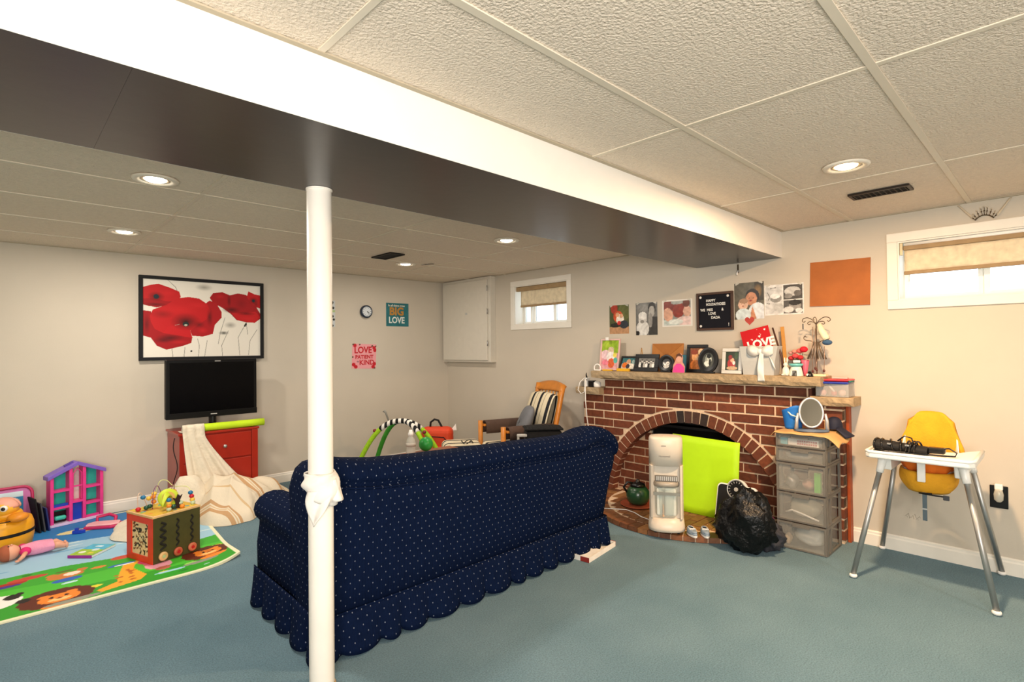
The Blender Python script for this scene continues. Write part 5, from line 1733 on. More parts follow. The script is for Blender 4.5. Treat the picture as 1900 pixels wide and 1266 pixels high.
# cap
cp = thing('navy_cap', 'dark navy cap behind the mirror on the drawer tower', 'cap', (3.90, 1.06, TZ))
G().surf(lambda u, v: (0.05 * math.cos(2 * PI * u) * math.cos(0.5 * PI * v) ** 0.7, 0.048 * math.sin(2 * PI * u) * math.cos(0.5 * PI * v) ** 0.7, 0.012 + 0.075 * math.sin(0.5 * PI * v)), 24, 10, cu=True).obj('crown', M('navy_felt', '#16192e', 0.7), cp, smooth=True, seam=True)
G().surf(lambda u, v: (-0.02 + 0.055 * math.cos(PI * (1.0 + u)) , -0.03 - 0.085 * v * (0.6 + 0.4 * math.sin(PI * u)), 0.014 - 0.05 * v ** 1.2 + 0.012 * math.sin(PI * u)), 14, 8).obj('brim', M('navy_felt', '#16192e', 0.7), cp, smooth=True, solid=0.005)

# --- clear box of hair things on the side ledge
pb = thing('clear_box', 'small clear plastic box of hair things on the right stone ledge', 'box', (4.0, 1.08, 0.9605))
CLEAR = M('clear_plastic', '#d8d6d0', 0.12, alpha=0.32, var=0.02)
g = G()
for a in ((3.935, 3.938, 0.985, 1.175), (4.072, 4.075, 0.985, 1.175), (3.938, 4.072, 0.985, 0.988), (3.938, 4.072, 1.172, 1.175)):
    g.box(a[0], a[1], a[2], a[3], 0.962, 1.045)
g.box(3.935, 4.075, 0.985, 1.175, 0.9605, 0.963)
g.obj('walls', CLEAR, pb, W=True)
for nm, lab, c, r, m_ in (('pink_ball', 'pink hair ball inside the clear box', (3.965, 1.14, 0.9635), 0.02, M('rose_pink', '#e3a0a0', 0.5)), ('red_ball', 'shiny red ball inside the clear box', (3.962, 1.075, 0.9635), 0.018, RED), ('pale_ball', 'pale pink ball inside the clear box', (3.97, 1.03, 0.9635), 0.022, M('pale_pink', '#d9b9b4', 0.5)), ('tan_ball', 'tan ball at the back of the clear box', (4.03, 1.12, 0.9635), 0.022, M('tan_plastic', '#c98a5c', 0.5))):
    tag(G().ball((0, 0, r), r, 16, 10).obj('hair_ball', m_, smooth=True, loc=c), lab, 'ball', 'hair balls in the clear box')
tag(G().tube([(3.945, 1.10, 1.035), (3.955, 1.07, 0.99)], 0.006, 8).obj('lolly_stick', WPL, smooth=True), 'white stick leaning in the clear box', 'stick')
for zz, nm, lab, c, dx in ((1.0455, 'lid', 'blue plastic lid lying on the clear box', BLUE, 0.0), (1.0605, 'lid', 'red plastic lid on top of the blue lid', M('coral_red', '#d8303c', 0.4), 0.02)):
    t_ = thing('plastic_lid', lab, 'lid', (3.995 + dx, 1.085 - dx * 0.5, zz), rz=0.1)
    G().box(-0.075, 0.07, -0.09, 0.09, 0.0, 0.008).obj('plate', c, t_, bevel=0.003)
    G().box(-0.08, 0.075, -0.095, 0.095, 0.004, 0.0125).obj('rim', c, t_, bevel=0.004)
tag(G().box(0, 0.05, 0, 0.09, 0, 0.010).obj('pink_comb_case', M('blush_plastic', '#efb6ae', 0.4), loc=(3.99, 1.005, 1.0755), bevel=0.003), 'flat blush pink case on top of the red lid', 'case')
tag(G().tube([(3.93, 0.98, 1.063), (3.97, 0.965, 1.064)], 0.006, 8).obj('green_pen', M('bottle_green', '#2c6f62', 0.4), smooth=True), 'short green pen beside the stacked lids', 'pen')

# --- tower air cooler
ac = thing('tower_humidifier', 'white tower humidifier with clear tank standing on the hearth', 'humidifier', (3.322, 1.938, HZ + 0.003), rz=R(-58))
def oval(a, b, n=40, p=2.6):
    out = []
    for k in range(n):
        t = 2 * PI * k / n
        c, s = math.cos(t), math.sin(t)
        out.append((a * abs(c) ** (2 / p) * (1 if c >= 0 else -1), b * abs(s) ** (2 / p) * (1 if s >= 0 else -1)))
    return out
CRW = M('creamy_plastic', '#ddd0be', 0.35, var=0.02)
def loft(secs, mat, name, parent, **kw):
    n = len(secs[0][0])
    v = [(p[0], p[1], z) for pts, z in secs for p in pts]
    f = [(i * n + j, i * n + (j + 1) % n, (i + 1) * n + (j + 1) % n, (i + 1) * n + j) for i in range(len(secs) - 1) for j in range(n)]
    f += [tuple(range(n - 1, -1, -1)), tuple((len(secs) - 1) * n + j for j in range(n))]
    return G().add(v, f).obj(name, mat, parent, smooth=True, **kw)
A_, B_ = 0.112, 0.102
for nm, z0, z1, k0 in (('foot', 0.022, 0.115, 1.07), ('column', 0.115, 0.43, 1.0)):
    pass
body_pts = []
def cutback(pts, ylim):
    return [(p[0], max(p[1], ylim)) for p in pts]
o = loft([(oval(A_ * 1.09, B_ * 1.09), 0.020), (oval(A_ * 1.08, B_ * 1.08), 0.04), (oval(A_ * 1.0, B_ * 1.0), 0.105)], CRW, 'foot', ac)
o = loft([(cutback(oval(A_, B_), -0.055), 0.105), (cutback(oval(A_, B_), -0.055), 0.46)], CRW, 'column', ac)
for p in o.data.polygons:
    p.use_smooth = False
for s in (-1, 1):
    G().prism([(s * 0.111, -0.05), (s * 0.112, 0.0), (s * 0.094, 0.0), (s * 0.088, -0.092), (s * 0.101, -0.083)], 0.105, 0.46, 'z').obj('side_rail', CRW, ac, bevel=0.003)
loft([(oval(A_ * 1.0, B_ * 1.0), 0.458), (oval(A_ * 1.0, B_ * 1.0), 0.60), (oval(A_ * 0.99, B_ * 0.99), 0.63), (oval(A_ * 0.94, B_ * 0.94), 0.645), (oval(A_ * 0.6, B_ * 0.6), 0.650)], CRW, 'head', ac)
G().prism([(-0.078, 0.39), (0.078, 0.39), (0.078, 0.445), (0.06, 0.458), (-0.078, 0.458)], -0.0685, -0.05, 'y').obj('recess', M('warm_grey_plastic', '#c9c0b2', 0.5), ac)
G().box(-0.072, 0.072, -0.088, -0.056, 0.355, 0.392).obj('grille', M('grille_grey', '#6d6b66', 0.5), ac, bevel=0.004)
for k in range(11):
    G().box(-0.064 + k * 0.0125, -0.058 + k * 0.0125, -0.0905, -0.087, 0.36, 0.387).obj('grille_slat', LGREY, ac)
loft([(oval(0.090, 0.103), 0.318), (oval(0.092, 0.106), 0.335), (oval(0.088, 0.101), 0.352)], M('tank_collar', '#a49a8c', 0.35), 'tank_collar', ac)
loft([(oval(0.070, 0.086), 0.112), (oval(0.083, 0.096), 0.135), (oval(0.087, 0.100), 0.30), (oval(0.087, 0.100), 0.318)], M('clear_tank', '#c3cfc6', 0.08, alpha=0.38, var=0.0), 'tank', ac)
G().box(-0.066, -0.026, -0.088, -0.06, 0.125, 0.31).obj('inner_bottle', M('milk_plastic', '#d6d8cd', 0.5), ac, bevel=0.01)
G().box(-0.012, 0.062, -0.088, -0.06, 0.125, 0.31).obj('inner_bottle', M('milk_plastic', '#d6d8cd', 0.5), ac, bevel=0.01)
G().box(-0.027, 0.0 - 0.016, -0.094, -0.086, 0.12, 0.20).obj('level_strip', M('peach_strip', '#d8ac82', 0.5), ac)
G().box(-0.086, 0.086, -0.1035, -0.098, 0.265, 0.285).obj('tank_band', M('band_grey', '#8f928c', 0.4, alpha=0.7), ac)
text('maker_mark', 'Honeywell', 0.017, M('print_grey', '#77706a', 0.6), ac, (-0.01, -0.1035, 0.525))
G().box(-0.03, 0.0, -0.1035, -0.099, 0.592, 0.597).obj('badge', M('print_grey', '#77706a', 0.6), ac)
G().box(-0.02, 0.03, -0.04, -0.01, 0.6485, 0.653).obj('control_pad', M('rose_beige', '#d8b8a4', 0.5), ac, bevel=0.002)
for x, y in ((-0.075, -0.06), (0.075, -0.06), (-0.075, 0.06), (0.075, 0.06)):
    G().lathe([(0.010, -0.008), (0.010, 0.008)], 14, (x, y, 0.0102), axis='x').obj('castor', BLACK, ac)

# --- lime poster board, scale, bags, shoes, pot
gb = thing('poster_board', 'lime green poster board propped inside the fireplace arch', 'board', (3.80, 1.93, HZ + 0.003), rot=(0, R(9), 0))
G().surf(lambda u, v: (0.004 * math.sin(5 * v) - 0.012 * u * v, 0.27 - 0.54 * u, 0.575 * v - 0.012 * u * v), 10, 10).obj('sheet', M('lime_card', '#b6e60f', 0.6, var=0.02, emit=0.0), gb, smooth=True, solid=0.004)
sc = thing('bathroom_scale', 'black bathroom scale with white rim and round dial leaning upright', 'scale', (3.585, 1.595, HZ + 0.004), rot=(R(0), R(14), R(0)))
G().prism([(p[0], p[1]) for p in rrect(0.27, 0.315, 0.03)], 0.0, 0.03, 'x').obj('rim', WPL, sc, bevel=0.004)
G().prism([(p[0], p[1] + 0.008) for p in rrect(0.252, 0.298, 0.026)], -0.004, 0.0, 'x').obj('mat', BLACKM, sc)
G().lathe([(0.0, -0.004), (0.068, -0.004), (0.07, 0.0), (0.07, 0.03), (0.0, 0.03)], 36, (0, 0.0, 0.285), axis='x').obj('dial_housing', WPL, sc)
G().lathe([(0.030, -0.006), (0.060, -0.006), (0.064, -0.010), (0.066, -0.004)], 36, (0, 0.0, 0.285), axis='x').obj('dial_ring', STEEL, sc, smooth=True)
G().lathe([(0.0, -0.0065), (0.058, -0.0065), (0.058, -0.005), (0.0, -0.005)], 36, (0, 0.0, 0.285), axis='x').obj('dial', BLACK, sc)
for k in range(16):
    a = 2 * PI * k / 16
    G().bc((-0.0072, 0.048 * math.cos(a), 0.285 + 0.048 * math.sin(a)), (0.001, 0.003, 0.012), (a - PI / 2, 0, 0)).obj('dial_mark', LGREY, sc)
G().lathe([(0.0, -0.011), (0.014, -0.010), (0.014, -0.006), (0.0, -0.006)], 16, (0, 0.0, 0.285), axis='x').obj('dial_hub', LGREY, sc)

def lumpy(name, c, r, mat, seed, wr=0.2, n=56, flat=True, top=None):
    rr = random.Random(seed)
    p = [rr.uniform(0, 6.28) for _ in range(12)]
    def fn(u, v):
        a, b = 2 * PI * u, PI * (v - 0.5)
        x0, y0, z0 = math.cos(b) * math.cos(a), math.cos(b) * math.sin(a), math.sin(b)
        k = 1 + wr * (0.5 * math.sin(4 * x0 + 3 * y0 + p[0] + 2 * math.sin(3 * z0 + p[1])) + 0.4 * math.sin(7 * y0 - 5 * z0 + p[2] + 1.6 * math.sin(5 * x0 + p[3])) + 0.28 * math.sin(13 * x0 + 9 * z0 + p[4] + 2 * math.sin(8 * y0 + p[5])) + 0.2 * math.sin(23 * z0 + 17 * y0 + p[6] + 2 * math.sin(11 * x0 + p[7])))
        yy = r[1] * y0 * k
        return (r[0] * x0 * k, yy, max(0.0, r[2] * (1 + z0 * k)) * (top(yy) if top else 1.0))
    return G().surf(fn, n, n // 2, cu=True).obj(name, mat, smooth=True, seam=True, loc=c)
BAGM = M('black_bin_bag', '#060607', 0.3, var=0.2, bump=0.9, bscale=42, spec=0.4)
tag(lumpy('bin_bag', (3.425, 1.45, 0.001), (0.115, 0.185, 0.185), BAGM, 11, 0.17, top=lambda y: 1.05 - 1.5 * max(0, y + 0.02)), 'crumpled black plastic rubbish bag before the fireplace arch', 'bag')
tag(lumpy('mesh_bag', (3.555, 1.345, 0.001), (0.10, 0.085, 0.085), M('charcoal_mesh', '#35353b', 0.8, bump=0.4, bscale=60), 14, 0.25), 'charcoal grey mesh bag slumped between rubbish bag and drawer tower', 'bag')
tag(lumpy('magenta_cloth', (3.625, 1.375, 0.15), (0.03, 0.035, 0.02), M('magenta_cloth', '#7d2a55', 0.9), 15, 0.2, 24), 'scrap of magenta cloth on top of the charcoal bag', 'cloth')

def shoe(label, loc, rz):
    t = thing('toddler_shoe', label, 'shoe', loc, rz, 'pair of toddler shoes')
    GRYF = M('blue_grey_canvas', '#8f9fae', 0.85, bump=0.3, bscale=200)
    outl = [(0.026 * (1 - 0.18 * math.cos(a)) * math.sin(a), -0.056 * math.cos(a)) for a in [2 * PI * k / 24 for k in range(24)]]
    G().prism([(p[0] * 1.05, p[1] * 1.04) for p in outl], 0.0, 0.014, 'z').obj('sole', WPL, t, bevel=0.003)
    def up(u, v):
        a = 2 * PI * u
        h = 0.040 + 0.012 * (-math.cos(a) * -1)
        front = (1 + math.cos(a)) / 2
        k = 1 - 0.35 * v ** 2 * (0.6 + 0.8 * front)
        yy = -0.056 * math.cos(a) * k + 0.012 * v * front
        return (0.026 * (1 - 0.18 * math.cos(a)) * math.sin(a) * k, yy, 0.014 + (0.036 - 0.010 * front) * math.sin(0.5 * PI * v))
    G().surf(up, 24, 8, cu=True).obj('upper', GRYF, t, smooth=True, solid=0.002)
    G().ball((0, -0.030, 0.030), (0.019, 0.022, 0.011), 14, 8).obj('toe_cap', GRYF, t, smooth=True)
    G().surf(lambda u, v: (0.017 * math.cos(2 * PI * u) * (0.3 + 0.7 * v), 0.022 + 0.026 * math.sin(2 * PI * u) * (0.3 + 0.7 * v), 0.030 + 0.014 * v), 18, 3, cu=True).obj('lining', M('shoe_dark', '#272d38', 0.9), t, smooth=True)
    G().tube([(0.017 * math.cos(a), 0.022 + 0.027 * math.sin(a), 0.047) for a in [2 * PI * k / 20 for k in range(20)]], 0.003, 6, closed=True).obj('collar', M('shoe_pale', '#cfd4d8', 0.8), t, smooth=True)
    G().bc((0, -0.004, 0.043), (0.044, 0.016, 0.006), (R(14), 0, 0)).obj('strap', M('shoe_pale', '#cfd4d8', 0.8), t, bevel=0.003)
shoe('grey toddler shoe with white sole on the hearth, next to the humidifier', (3.352, 1.765, HZ + 0.003), R(-38))
shoe('grey toddler shoe with white sole on the hearth, next to the rubbish bag', (3.405, 1.700, HZ + 0.003), R(-50))

pot = thing('green_pot', 'dark green round pot with black lid on the hearth', 'pot', (3.70, 2.41, HZ + 0.0165))
GRN = M('green_enamel', '#24482c', 0.3, var=0.3, scale=8, coat=0.3)
G().lathe([(0.0, 0.0), (0.06, 0.0), (0.082, 0.02), (0.092, 0.06), (0.088, 0.10), (0.065, 0.13), (0.05, 0.135)], 30).obj('body', GRN, pot, smooth=True)
G().lathe([(0.05, 0.135), (0.062, 0.140), (0.055, 0.155), (0.03, 0.168), (0.014, 0.172), (0.016, 0.186), (0.0, 0.192)], 24).obj('lid', BLACK, pot, smooth=True)
G().tube([(-0.062, 0.06, 0.09), (-0.085, 0.075, 0.13), (-0.06, 0.055, 0.17), (-0.03, 0.03, 0.16)], 0.009, 8).obj('handle', BLACK, pot, smooth=True)
ty = tag(G().lathe([(0.0, 0.0), (0.125, 0.0), (0.14, 0.010), (0.135, 0.012), (0.12, 0.006), (0.0, 0.006)], 36).obj('clay_tray', M('terracotta', '#9a4526', 0.7, var=0.12), smooth=True, loc=(3.70, 2.41, HZ + 0.004)), 'round terracotta tray under the dark green pot', 'tray')
wc = tag(G().tube([(3.31, 2.62, 0.004), (3.42, 2.56, 0.041), (3.52, 2.40, 0.042), (3.50, 2.31, 0.042), (3.45, 2.22, 0.042), (3.42, 2.10, 0.042), (3.40, 2.03, 0.046)], 0.0035, 6).obj('power_cable', WPL, smooth=True), 'white power cord running over the hearth to the humidifier', 'cord')

# --- power block with cords on the left stone ledge
ps = thing('power_adapters', 'cluster of plug adapters on the left stone ledge', 'adapter', (3.99, 3.05, 0.9375))
G().box(3.93, 3.985, 3.02, 3.075, 0.9375, 0.995).obj('black_adapter', BLACK, ps, W=True, bevel=0.005)
G().lathe([(0.03, 0.0), (0.033, 0.01), (0.033, 0.04), (0.02, 0.052), (0, 0.055)], 20, (3.95, 2.985, 0.9375)).obj('round_plug', WPL, ps, W=True, smooth=True)
G().box(3.93, 3.98, 3.09, 3.125, 0.9375, 1.02).obj('white_plug', WPL, ps, W=True, bevel=0.006)
G().tube([(3.95, 3.105, 1.02), (3.945, 3.108, 1.045), (3.95, 3.11, 1.065)], [0.008, 0.006, 0.003], 8).obj('plug_tail', BLACK, ps, smooth=True, W=True)
G().box(3.94, 3.985, 3.135, 3.165, 0.9375, 0.985).obj('grey_adapter', M('mid_grey', '#7a756c', 0.6), ps, W=True, bevel=0.004)
tag(G().tube([(3.925, 3.085, 1.0), (3.885, 3.07, 1.01), (3.875, 3.065, 0.93), (3.872, 3.06, 0.80), (3.87, 3.045, 0.66), (3.862, 3.02, 0.55), (3.87, 2.99, 0.40), (3.875, 2.98, 0.2), (3.86, 2.97, 0.01)], 0.0045, 8).obj('power_cable', WPL, smooth=True), 'white cord hanging down the left end of the brick front', 'cord')
tag(G().tube([(3.925, 3.11, 1.02), (3.88, 3.13, 0.98), (3.875, 3.15, 0.91), (3.88, 3.12, 0.875), (3.885, 3.085, 0.89), (3.89, 3.08, 0.96)], 0.004, 8).obj('power_cable', WPL, smooth=True), 'looped white cord drooping over the left stone ledge', 'cord')

# scribbled pencil marks low on the wall behind the high chair
wm = thing('pencil_marks', 'faint pencil scribbles on the wall under the high chair', 'scribble', (XR - 0.0006, 0.70, 0.225), rot=ONR)
for k in range(7):
    x = -0.03 + 0.011 * k
    G().tube([(x, 0, 0.012 * math.sin(k * 2.1)), (x + 0.006, 0, 0.012 * math.sin(k * 2.1) + 0.012), (x + 0.012, 0, 0.01 * math.sin(k * 3.3) - 0.006)], 0.0007, 4).obj('pencil_line', M('pencil_grey', '#7a6a5c', 0.8), wm)
# ------------------------------------------------------------------ mantel
MT = 1.0905           # top of the mantel
FRM = M('frame_black', '#101013', 0.35, var=0.1)
def photo(kind, n=(46, 60)):
    """small snapshot prints: loose shapes of people and places"""
    c = Canvas(n[0], n[1], '#c9c3b8', n[0] / n[1])
    if kind == 'garden':
        c.rect(0, 1, 0.55, 1, '#8fb12c').ell(0.25, 0.85, 0.3, 0.16, '#a9c43a', soft=0.5).rect(0, 1, 0, 0.55, '#d9a0a4').ell(0.25, 0.5, 0.3, 0.16, '#e9c6cc').ell(0.55, 0.62, 0.17, 0.13, '#e6cdb8').ell(0.55, 0.68, 0.17, 0.09, '#cdb79a').ell(0.55, 0.42, 0.24, 0.18, '#efe6e2').ell(0.6, 0.2, 0.2, 0.17, '#d8643a').ell(0.85, 0.3, 0.12, 0.1, '#57b3a6').ell(0.25, 0.22, 0.2, 0.1, '#e27f92').ell(0.8, 0.48, 0.12, 0.08, '#e3d35c')
    elif kind == 'picnic':
        c.rect(0, 1, 0.5, 1, '#3c6f74').ell(0.5, 0.6, 0.16, 0.3, '#c99a78').ell(0.25, 0.35, 0.2, 0.25, '#d6702c').ell(0.7, 0.3, 0.25, 0.22, '#e8e0d0').ell(0.5, 0.25, 0.15, 0.2, '#3a3540').ell(0.85, 0.65, 0.1, 0.2, '#9ab0a8')
    elif kind == 'group':
        c.rect(0, 1, 0, 1, '#7a7874')
        for i in range(7):
            c.ell(0.1 + 0.13 * i, 0.55 + 0.12 * (i % 2), 0.05, 0.13, '#d0ccc4').ell(0.1 + 0.13 * i, 0.22, 0.07, 0.24, ['#efece6', '#2c2b2b', '#bdb8b0'][i % 3]).ell(0.1 + 0.13 * i, 0.66 + 0.12 * (i % 2), 0.05, 0.06, '#262424')
    elif kind == 'pair':
        c.rect(0, 1, 0, 1, '#1c1b1b').ell(0.35, 0.55, 0.2, 0.24, '#e8e4dc').ell(0.68, 0.5, 0.18, 0.22, '#d8d2c8').ell(0.35, 0.7, 0.2, 0.12, '#2a2827').ell(0.5, 0.15, 0.35, 0.2, '#c8c2b8').ell(0.36, 0.52, 0.08, 0.05, '#4a4643').ell(0.68, 0.46, 0.07, 0.05, '#4a4643')
    elif kind == 'warm':
        c.rect(0, 1, 0, 1, '#7c4a2c').ell(0.35, 0.6, 0.22, 0.2, '#e0a06a').ell(0.62, 0.45, 0.2, 0.18, '#eab98a').ell(0.4, 0.2, 0.35, 0.24, '#c9773c').ell(0.3, 0.8, 0.25, 0.12, '#8a3c22').ell(0.75, 0.8, 0.2, 0.15, '#e9c79c')
    elif kind == 'grey':
        c.rect(0, 1, 0, 1, '#4c4f4a').ell(0.5, 0.55, 0.28, 0.3, '#c9cdc2').ell(0.55, 0.75, 0.2, 0.14, '#1e2020').ell(0.4, 0.3, 0.25, 0.16, '#e3e4da').ell(0.65, 0.4, 0.1, 0.2, '#262827').ell(0.3, 0.6, 0.08, 0.15, '#8e938a')
    elif kind == 'tree':
        c.rect(0, 1, 0, 1, '#23301c').ell(0.45, 0.35, 0.3, 0.28, '#a8231f').ell(0.5, 0.55, 0.14, 0.12, '#e2b08c').ell(0.35, 0.7, 0.15, 0.12, '#8c1e1c').ell(0.62, 0.4, 0.1, 0.1, '#efe6d8').ell(0.5, 0.12, 0.4, 0.1, '#c2a27c').ell(0.8, 0.8, 0.15, 0.2, '#34502a')
    elif kind == 'forest':
        c.rect(0, 1, 0.2, 1, '#4a5230').rect(0, 1, 0, 0.24, '#b78a64').ell(0.25, 0.9, 0.18, 0.2, '#a83a2a').ell(0.75, 0.75, 0.3, 0.3, '#5f6436').ell(0.45, 0.6, 0.25, 0.2, '#c9502c').ell(0.55, 0.5, 0.2, 0.18, '#e8dccf').ell(0.42, 0.66, 0.1, 0.08, '#d8a27c').ell(0.62, 0.62, 0.09, 0.07, '#d8a27c').ell(0.75, 0.32, 0.22, 0.14, '#28303a').ell(0.3, 0.3, 0.25, 0.08, '#22241c').ell(0.5, 0.38, 0.1, 0.07, '#c92f2a')
    elif kind == 'mother_bw':
        c.rect(0, 1, 0, 1, '#6a6967').ell(0.35, 0.85, 0.35, 0.2, '#8f8e8a', soft=0.6).ell(0.75, 0.8, 0.18, 0.2, '#2a2928').ell(0.74, 0.72, 0.14, 0.17, '#a9a59f').rect(0.62, 1, 0.0, 0.55, '#3a3938').ell(0.68, 0.45, 0.1, 0.22, '#8e8b86').ell(0.32, 0.5, 0.2, 0.17, '#cfccc6').ell(0.32, 0.6, 0.2, 0.12, '#e4e2dd').ell(0.32, 0.2, 0.3, 0.24, '#d8d6d1').ell(0.3, 0.42, 0.1, 0.05, '#8c8883').ell(0.06, 0.06, 0.12, 0.08, '#1c1b1b')
    elif kind == 'sleep':
        c.rect(0, 1, 0, 1, '#8c8f8a').rect(0, 1, 0, 0.24, '#bcc6c0').ell(0.25, 0.78, 0.3, 0.2, '#7c2f26').ell(0.55, 0.6, 0.2, 0.28, '#8c372c', -0.5).ell(0.2, 0.45, 0.16, 0.26, '#d8a48a', 0.3).ell(0.83, 0.55, 0.13, 0.2, '#dcae98').ell(0.8, 0.85, 0.12, 0.14, '#6b3c30').ell(0.78, 0.2, 0.3, 0.18, '#e2c6c0').ell(0.45, 0.18, 0.25, 0.1, '#d9ddd6').ell(0.5, 0.9, 0.2, 0.08, '#a5aaa4')
    elif kind == 'portrait':
        c.rect(0, 1, 0, 1, '#5d594c').rect(0.7, 1, 0.5, 1, '#3b352a').ell(0.8, 0.75, 0.15, 0.2, '#8a6a3c', soft=0.6).ell(0.62, 0.62, 0.23, 0.2, '#231b18').ell(0.58, 0.55, 0.19, 0.18, '#c98a66').ell(0.3, 0.4, 0.17, 0.14, '#e0b69c').ell(0.32, 0.5, 0.15, 0.07, '#a98468').ell(0.78, 0.18, 0.3, 0.26, '#dfe3e6').poly([(0.5, 0.0), (0.75, 0.0), (0.62, 0.35)], '#c98a66').ell(0.3, 0.12, 0.26, 0.18, '#d3dfe0').ell(0.56, 0.50, 0.06, 0.015, '#9a4238').ell(0.51, 0.57, 0.02, 0.01, '#2b1c18').ell(0.65, 0.57, 0.02, 0.01, '#2b1c18').ell(0.29, 0.36, 0.04, 0.012, '#a86a58').ell(0.24, 0.42, 0.015, 0.01, '#3b2a24').ell(0.35, 0.42, 0.015, 0.01, '#3b2a24')
    elif kind == 'collage':
        c.rect(0, 1, 0, 1, '#e6e3de').rect(0.03, 0.47, 0.05, 0.93, '#d2d0cc').ell(0.3, 0.55, 0.15, 0.14, '#8b8883').ell(0.28, 0.62, 0.13, 0.08, '#e8e6e2').ell(0.36, 0.25, 0.13, 0.14, '#c2c0bb').line([(0.08, 0.75), (0.14, 0.6), (0.10, 0.5)], 0.012, '#55524f').line([(0.15, 0.88), (0.3, 0.9)], 0.01, '#6a6764').line([(0.06, 0.4), (0.14, 0.38)], 0.012, '#6a6764')
        c.rect(0.5, 0.97, 0.5, 0.96, '#55524f').ell(0.72, 0.75, 0.2, 0.15, '#cfccc7').ell(0.85, 0.68, 0.09, 0.1, '#6f6a66').ell(0.62, 0.6, 0.1, 0.08, '#8d8984').rect(0.5, 0.97, 0.04, 0.46, '#5d5a57').ell(0.78, 0.28, 0.15, 0.14, '#9a958f').ell(0.78, 0.38, 0.15, 0.09, '#3b3836').ell(0.62, 0.16, 0.13, 0.1, '#d5d2cd').ell(0.88, 0.12, 0.09, 0.08, '#e2e0dc')
    return c.mottle(0.16, 9)

def standing(name, label, y, x, w, h, kind, mat, border=0.02, tilt=12, depth=0.014, n=(40, 52), base=None, turn=0.0, shape='rect', inner=None):
    """a framed picture standing on the mantel, facing the room, leaning back on a strut"""
    t = thing(name, label, 'photo frame', (x, y, MT), rot=(R(-tilt), 0, -PI / 2 + turn))
    if shape == 'rect':
        for a in ((-w / 2, w / 2, 0, border), (-w / 2, w / 2, h - border, h), (-w / 2, -w / 2 + border, border, h - border), (w / 2 - border, w / 2, border, h - border)):
            G().box(a[0], a[1], -depth, 0, a[2], a[3]).obj('frame_side', mat, t, bevel=0.002)
        panel('photo', w - 2 * border + 0.002, h - 2 * border + 0.002, photo(kind, n), GLOSSP, t, (0, -depth * 0.5, h / 2), t=0.003)
    else:
        k = 36
        o_ = [(w / 2 * math.cos(2 * PI * i / k), h / 2 + h / 2 * math.sin(2 * PI * i / k)) for i in range(k)]
        G().prism(o_, -0.004, 0.002, 'y').obj('back', mat, t)
        v, f = [], []
        for i in range(k):
            c_, s_ = math.cos(2 * PI * i / k), math.sin(2 * PI * i / k)
            for rr, yy in ((1, -0.004), (1, -depth), (1 - border / (w / 2) * 0.4, -depth - 0.001), (1 - border / (w / 2), -depth + 0.003), (1 - border / (w / 2), -0.004)):
                v.append((w / 2 * c_ * rr, yy, h / 2 + h / 2 * s_ * rr))
        for i in range(k):
            for j in range(4):
                f.append((i * 5 + j, i * 5 + j + 1, ((i + 1) % k) * 5 + j + 1, ((i + 1) % k) * 5 + j))
        G().add(v, f).obj('frame_ring', mat, t)
        c = photo(kind, (44, 44))
        W2, H2 = w - 2 * border, h - 2 * border
        panel('photo', W2, H2, c, GLOSSP, t, (0, -0.006, h / 2), t=0.001,
              warp=lambda X, Y, Z: (X / (W2 / 2) * np.sqrt(1 - 0.5 * (Z / (H2 / 2)) ** 2) * W2 / 2, Y, Z / (H2 / 2) * np.sqrt(1 - 0.5 * (X / (W2 / 2)) ** 2) * H2 / 2))
        G().box(-w * 0.32, w * 0.32, -depth, 0.02, 0.0, 0.012).obj('foot', mat, t, bevel=0.002)
    G().bc((0, 0.018, h * 0.30), (w * 0.2, 0.003, h * 0.60), (R(-16), 0, 0)).obj('strut', mat, t)
    return t
standing('standing_photo', 'tall pale pink clip frame with garden baby photo on the mantel', 2.888, 4.0, 0.21, 0.285, 'garden', M('pale_pink_frame', '#e2b9b2', 0.5), 0.014, 8)
tag(G().bc((3.985, 2.895, 1.375), (0.012, 0.035, 0.03)).obj('paper_clip', WPL, bevel=0.004), 'white clip gripping the top of the pink garden photo', 'clip')
standing('standing_photo', 'small slanted black frame with a picnic photo on the mantel', 2.668, 3.955, 0.165, 0.135, 'picnic', FRM, 0.016, 24, n=(46, 38))
tag(G().box(0, 0.025, 0, 0.125, 0, 0.025).obj('yellow_box', M('school_yellow', '#e2ac22', 0.5), loc=(3.885, 2.605, MT), bevel=0.003), 'narrow yellow box before the slanted black frame', 'box')
tag(G().box(0, 0.02, 0, 0.10, 0, 0.012).obj('yellow_ruler', M('school_yellow', '#e2ac22', 0.5), loc=(3.90, 2.79, MT), bevel=0.002), 'flat yellow strip under the garden photo', 'strip')
hp_ = tag(G().tube([(3.895, 2.94 + 0.035 * math.cos(a), MT + 0.022 + 0.035 * max(-0.5, math.sin(a))) for a in [2 * PI * k / 24 for k in range(24)]], 0.006, 8, closed=True).obj('white_ring', WPL, smooth=True), 'white ring leaning at the left end of the mantel', 'ring')
standing('standing_photo', 'wide black frame with black-and-white group photo on the mantel', 2.472, 3.945, 0.228, 0.148, 'group', FRM, 0.034, 14, n=(60, 38))
standing('standing_photo', 'small round black frame with black-and-white photo on the mantel', 2.286, 3.945, 0.142, 0.142, 'pair', FRM, 0.03, 10, shape='oval')
env = thing('kraft_envelope', 'brown kraft envelope propped behind the round black frame', 'envelope', (4.055, 2.345, MT), rot=(R(-7), 0, -PI / 2))
G().box(-0.145, 0.145, -0.003, 0.003, 0, 0.235).obj('pocket', M('tan_envelope', '#b5763a', 0.75, var=0.06), env)
G().prism([(-0.145, 0.235), (0.145, 0.235), (0.02, 0.135), (-0.02, 0.135)], -0.0055, -0.0035, 'y').obj('flap', M('tan_envelope2', '#a86a30', 0.75, var=0.06), env)
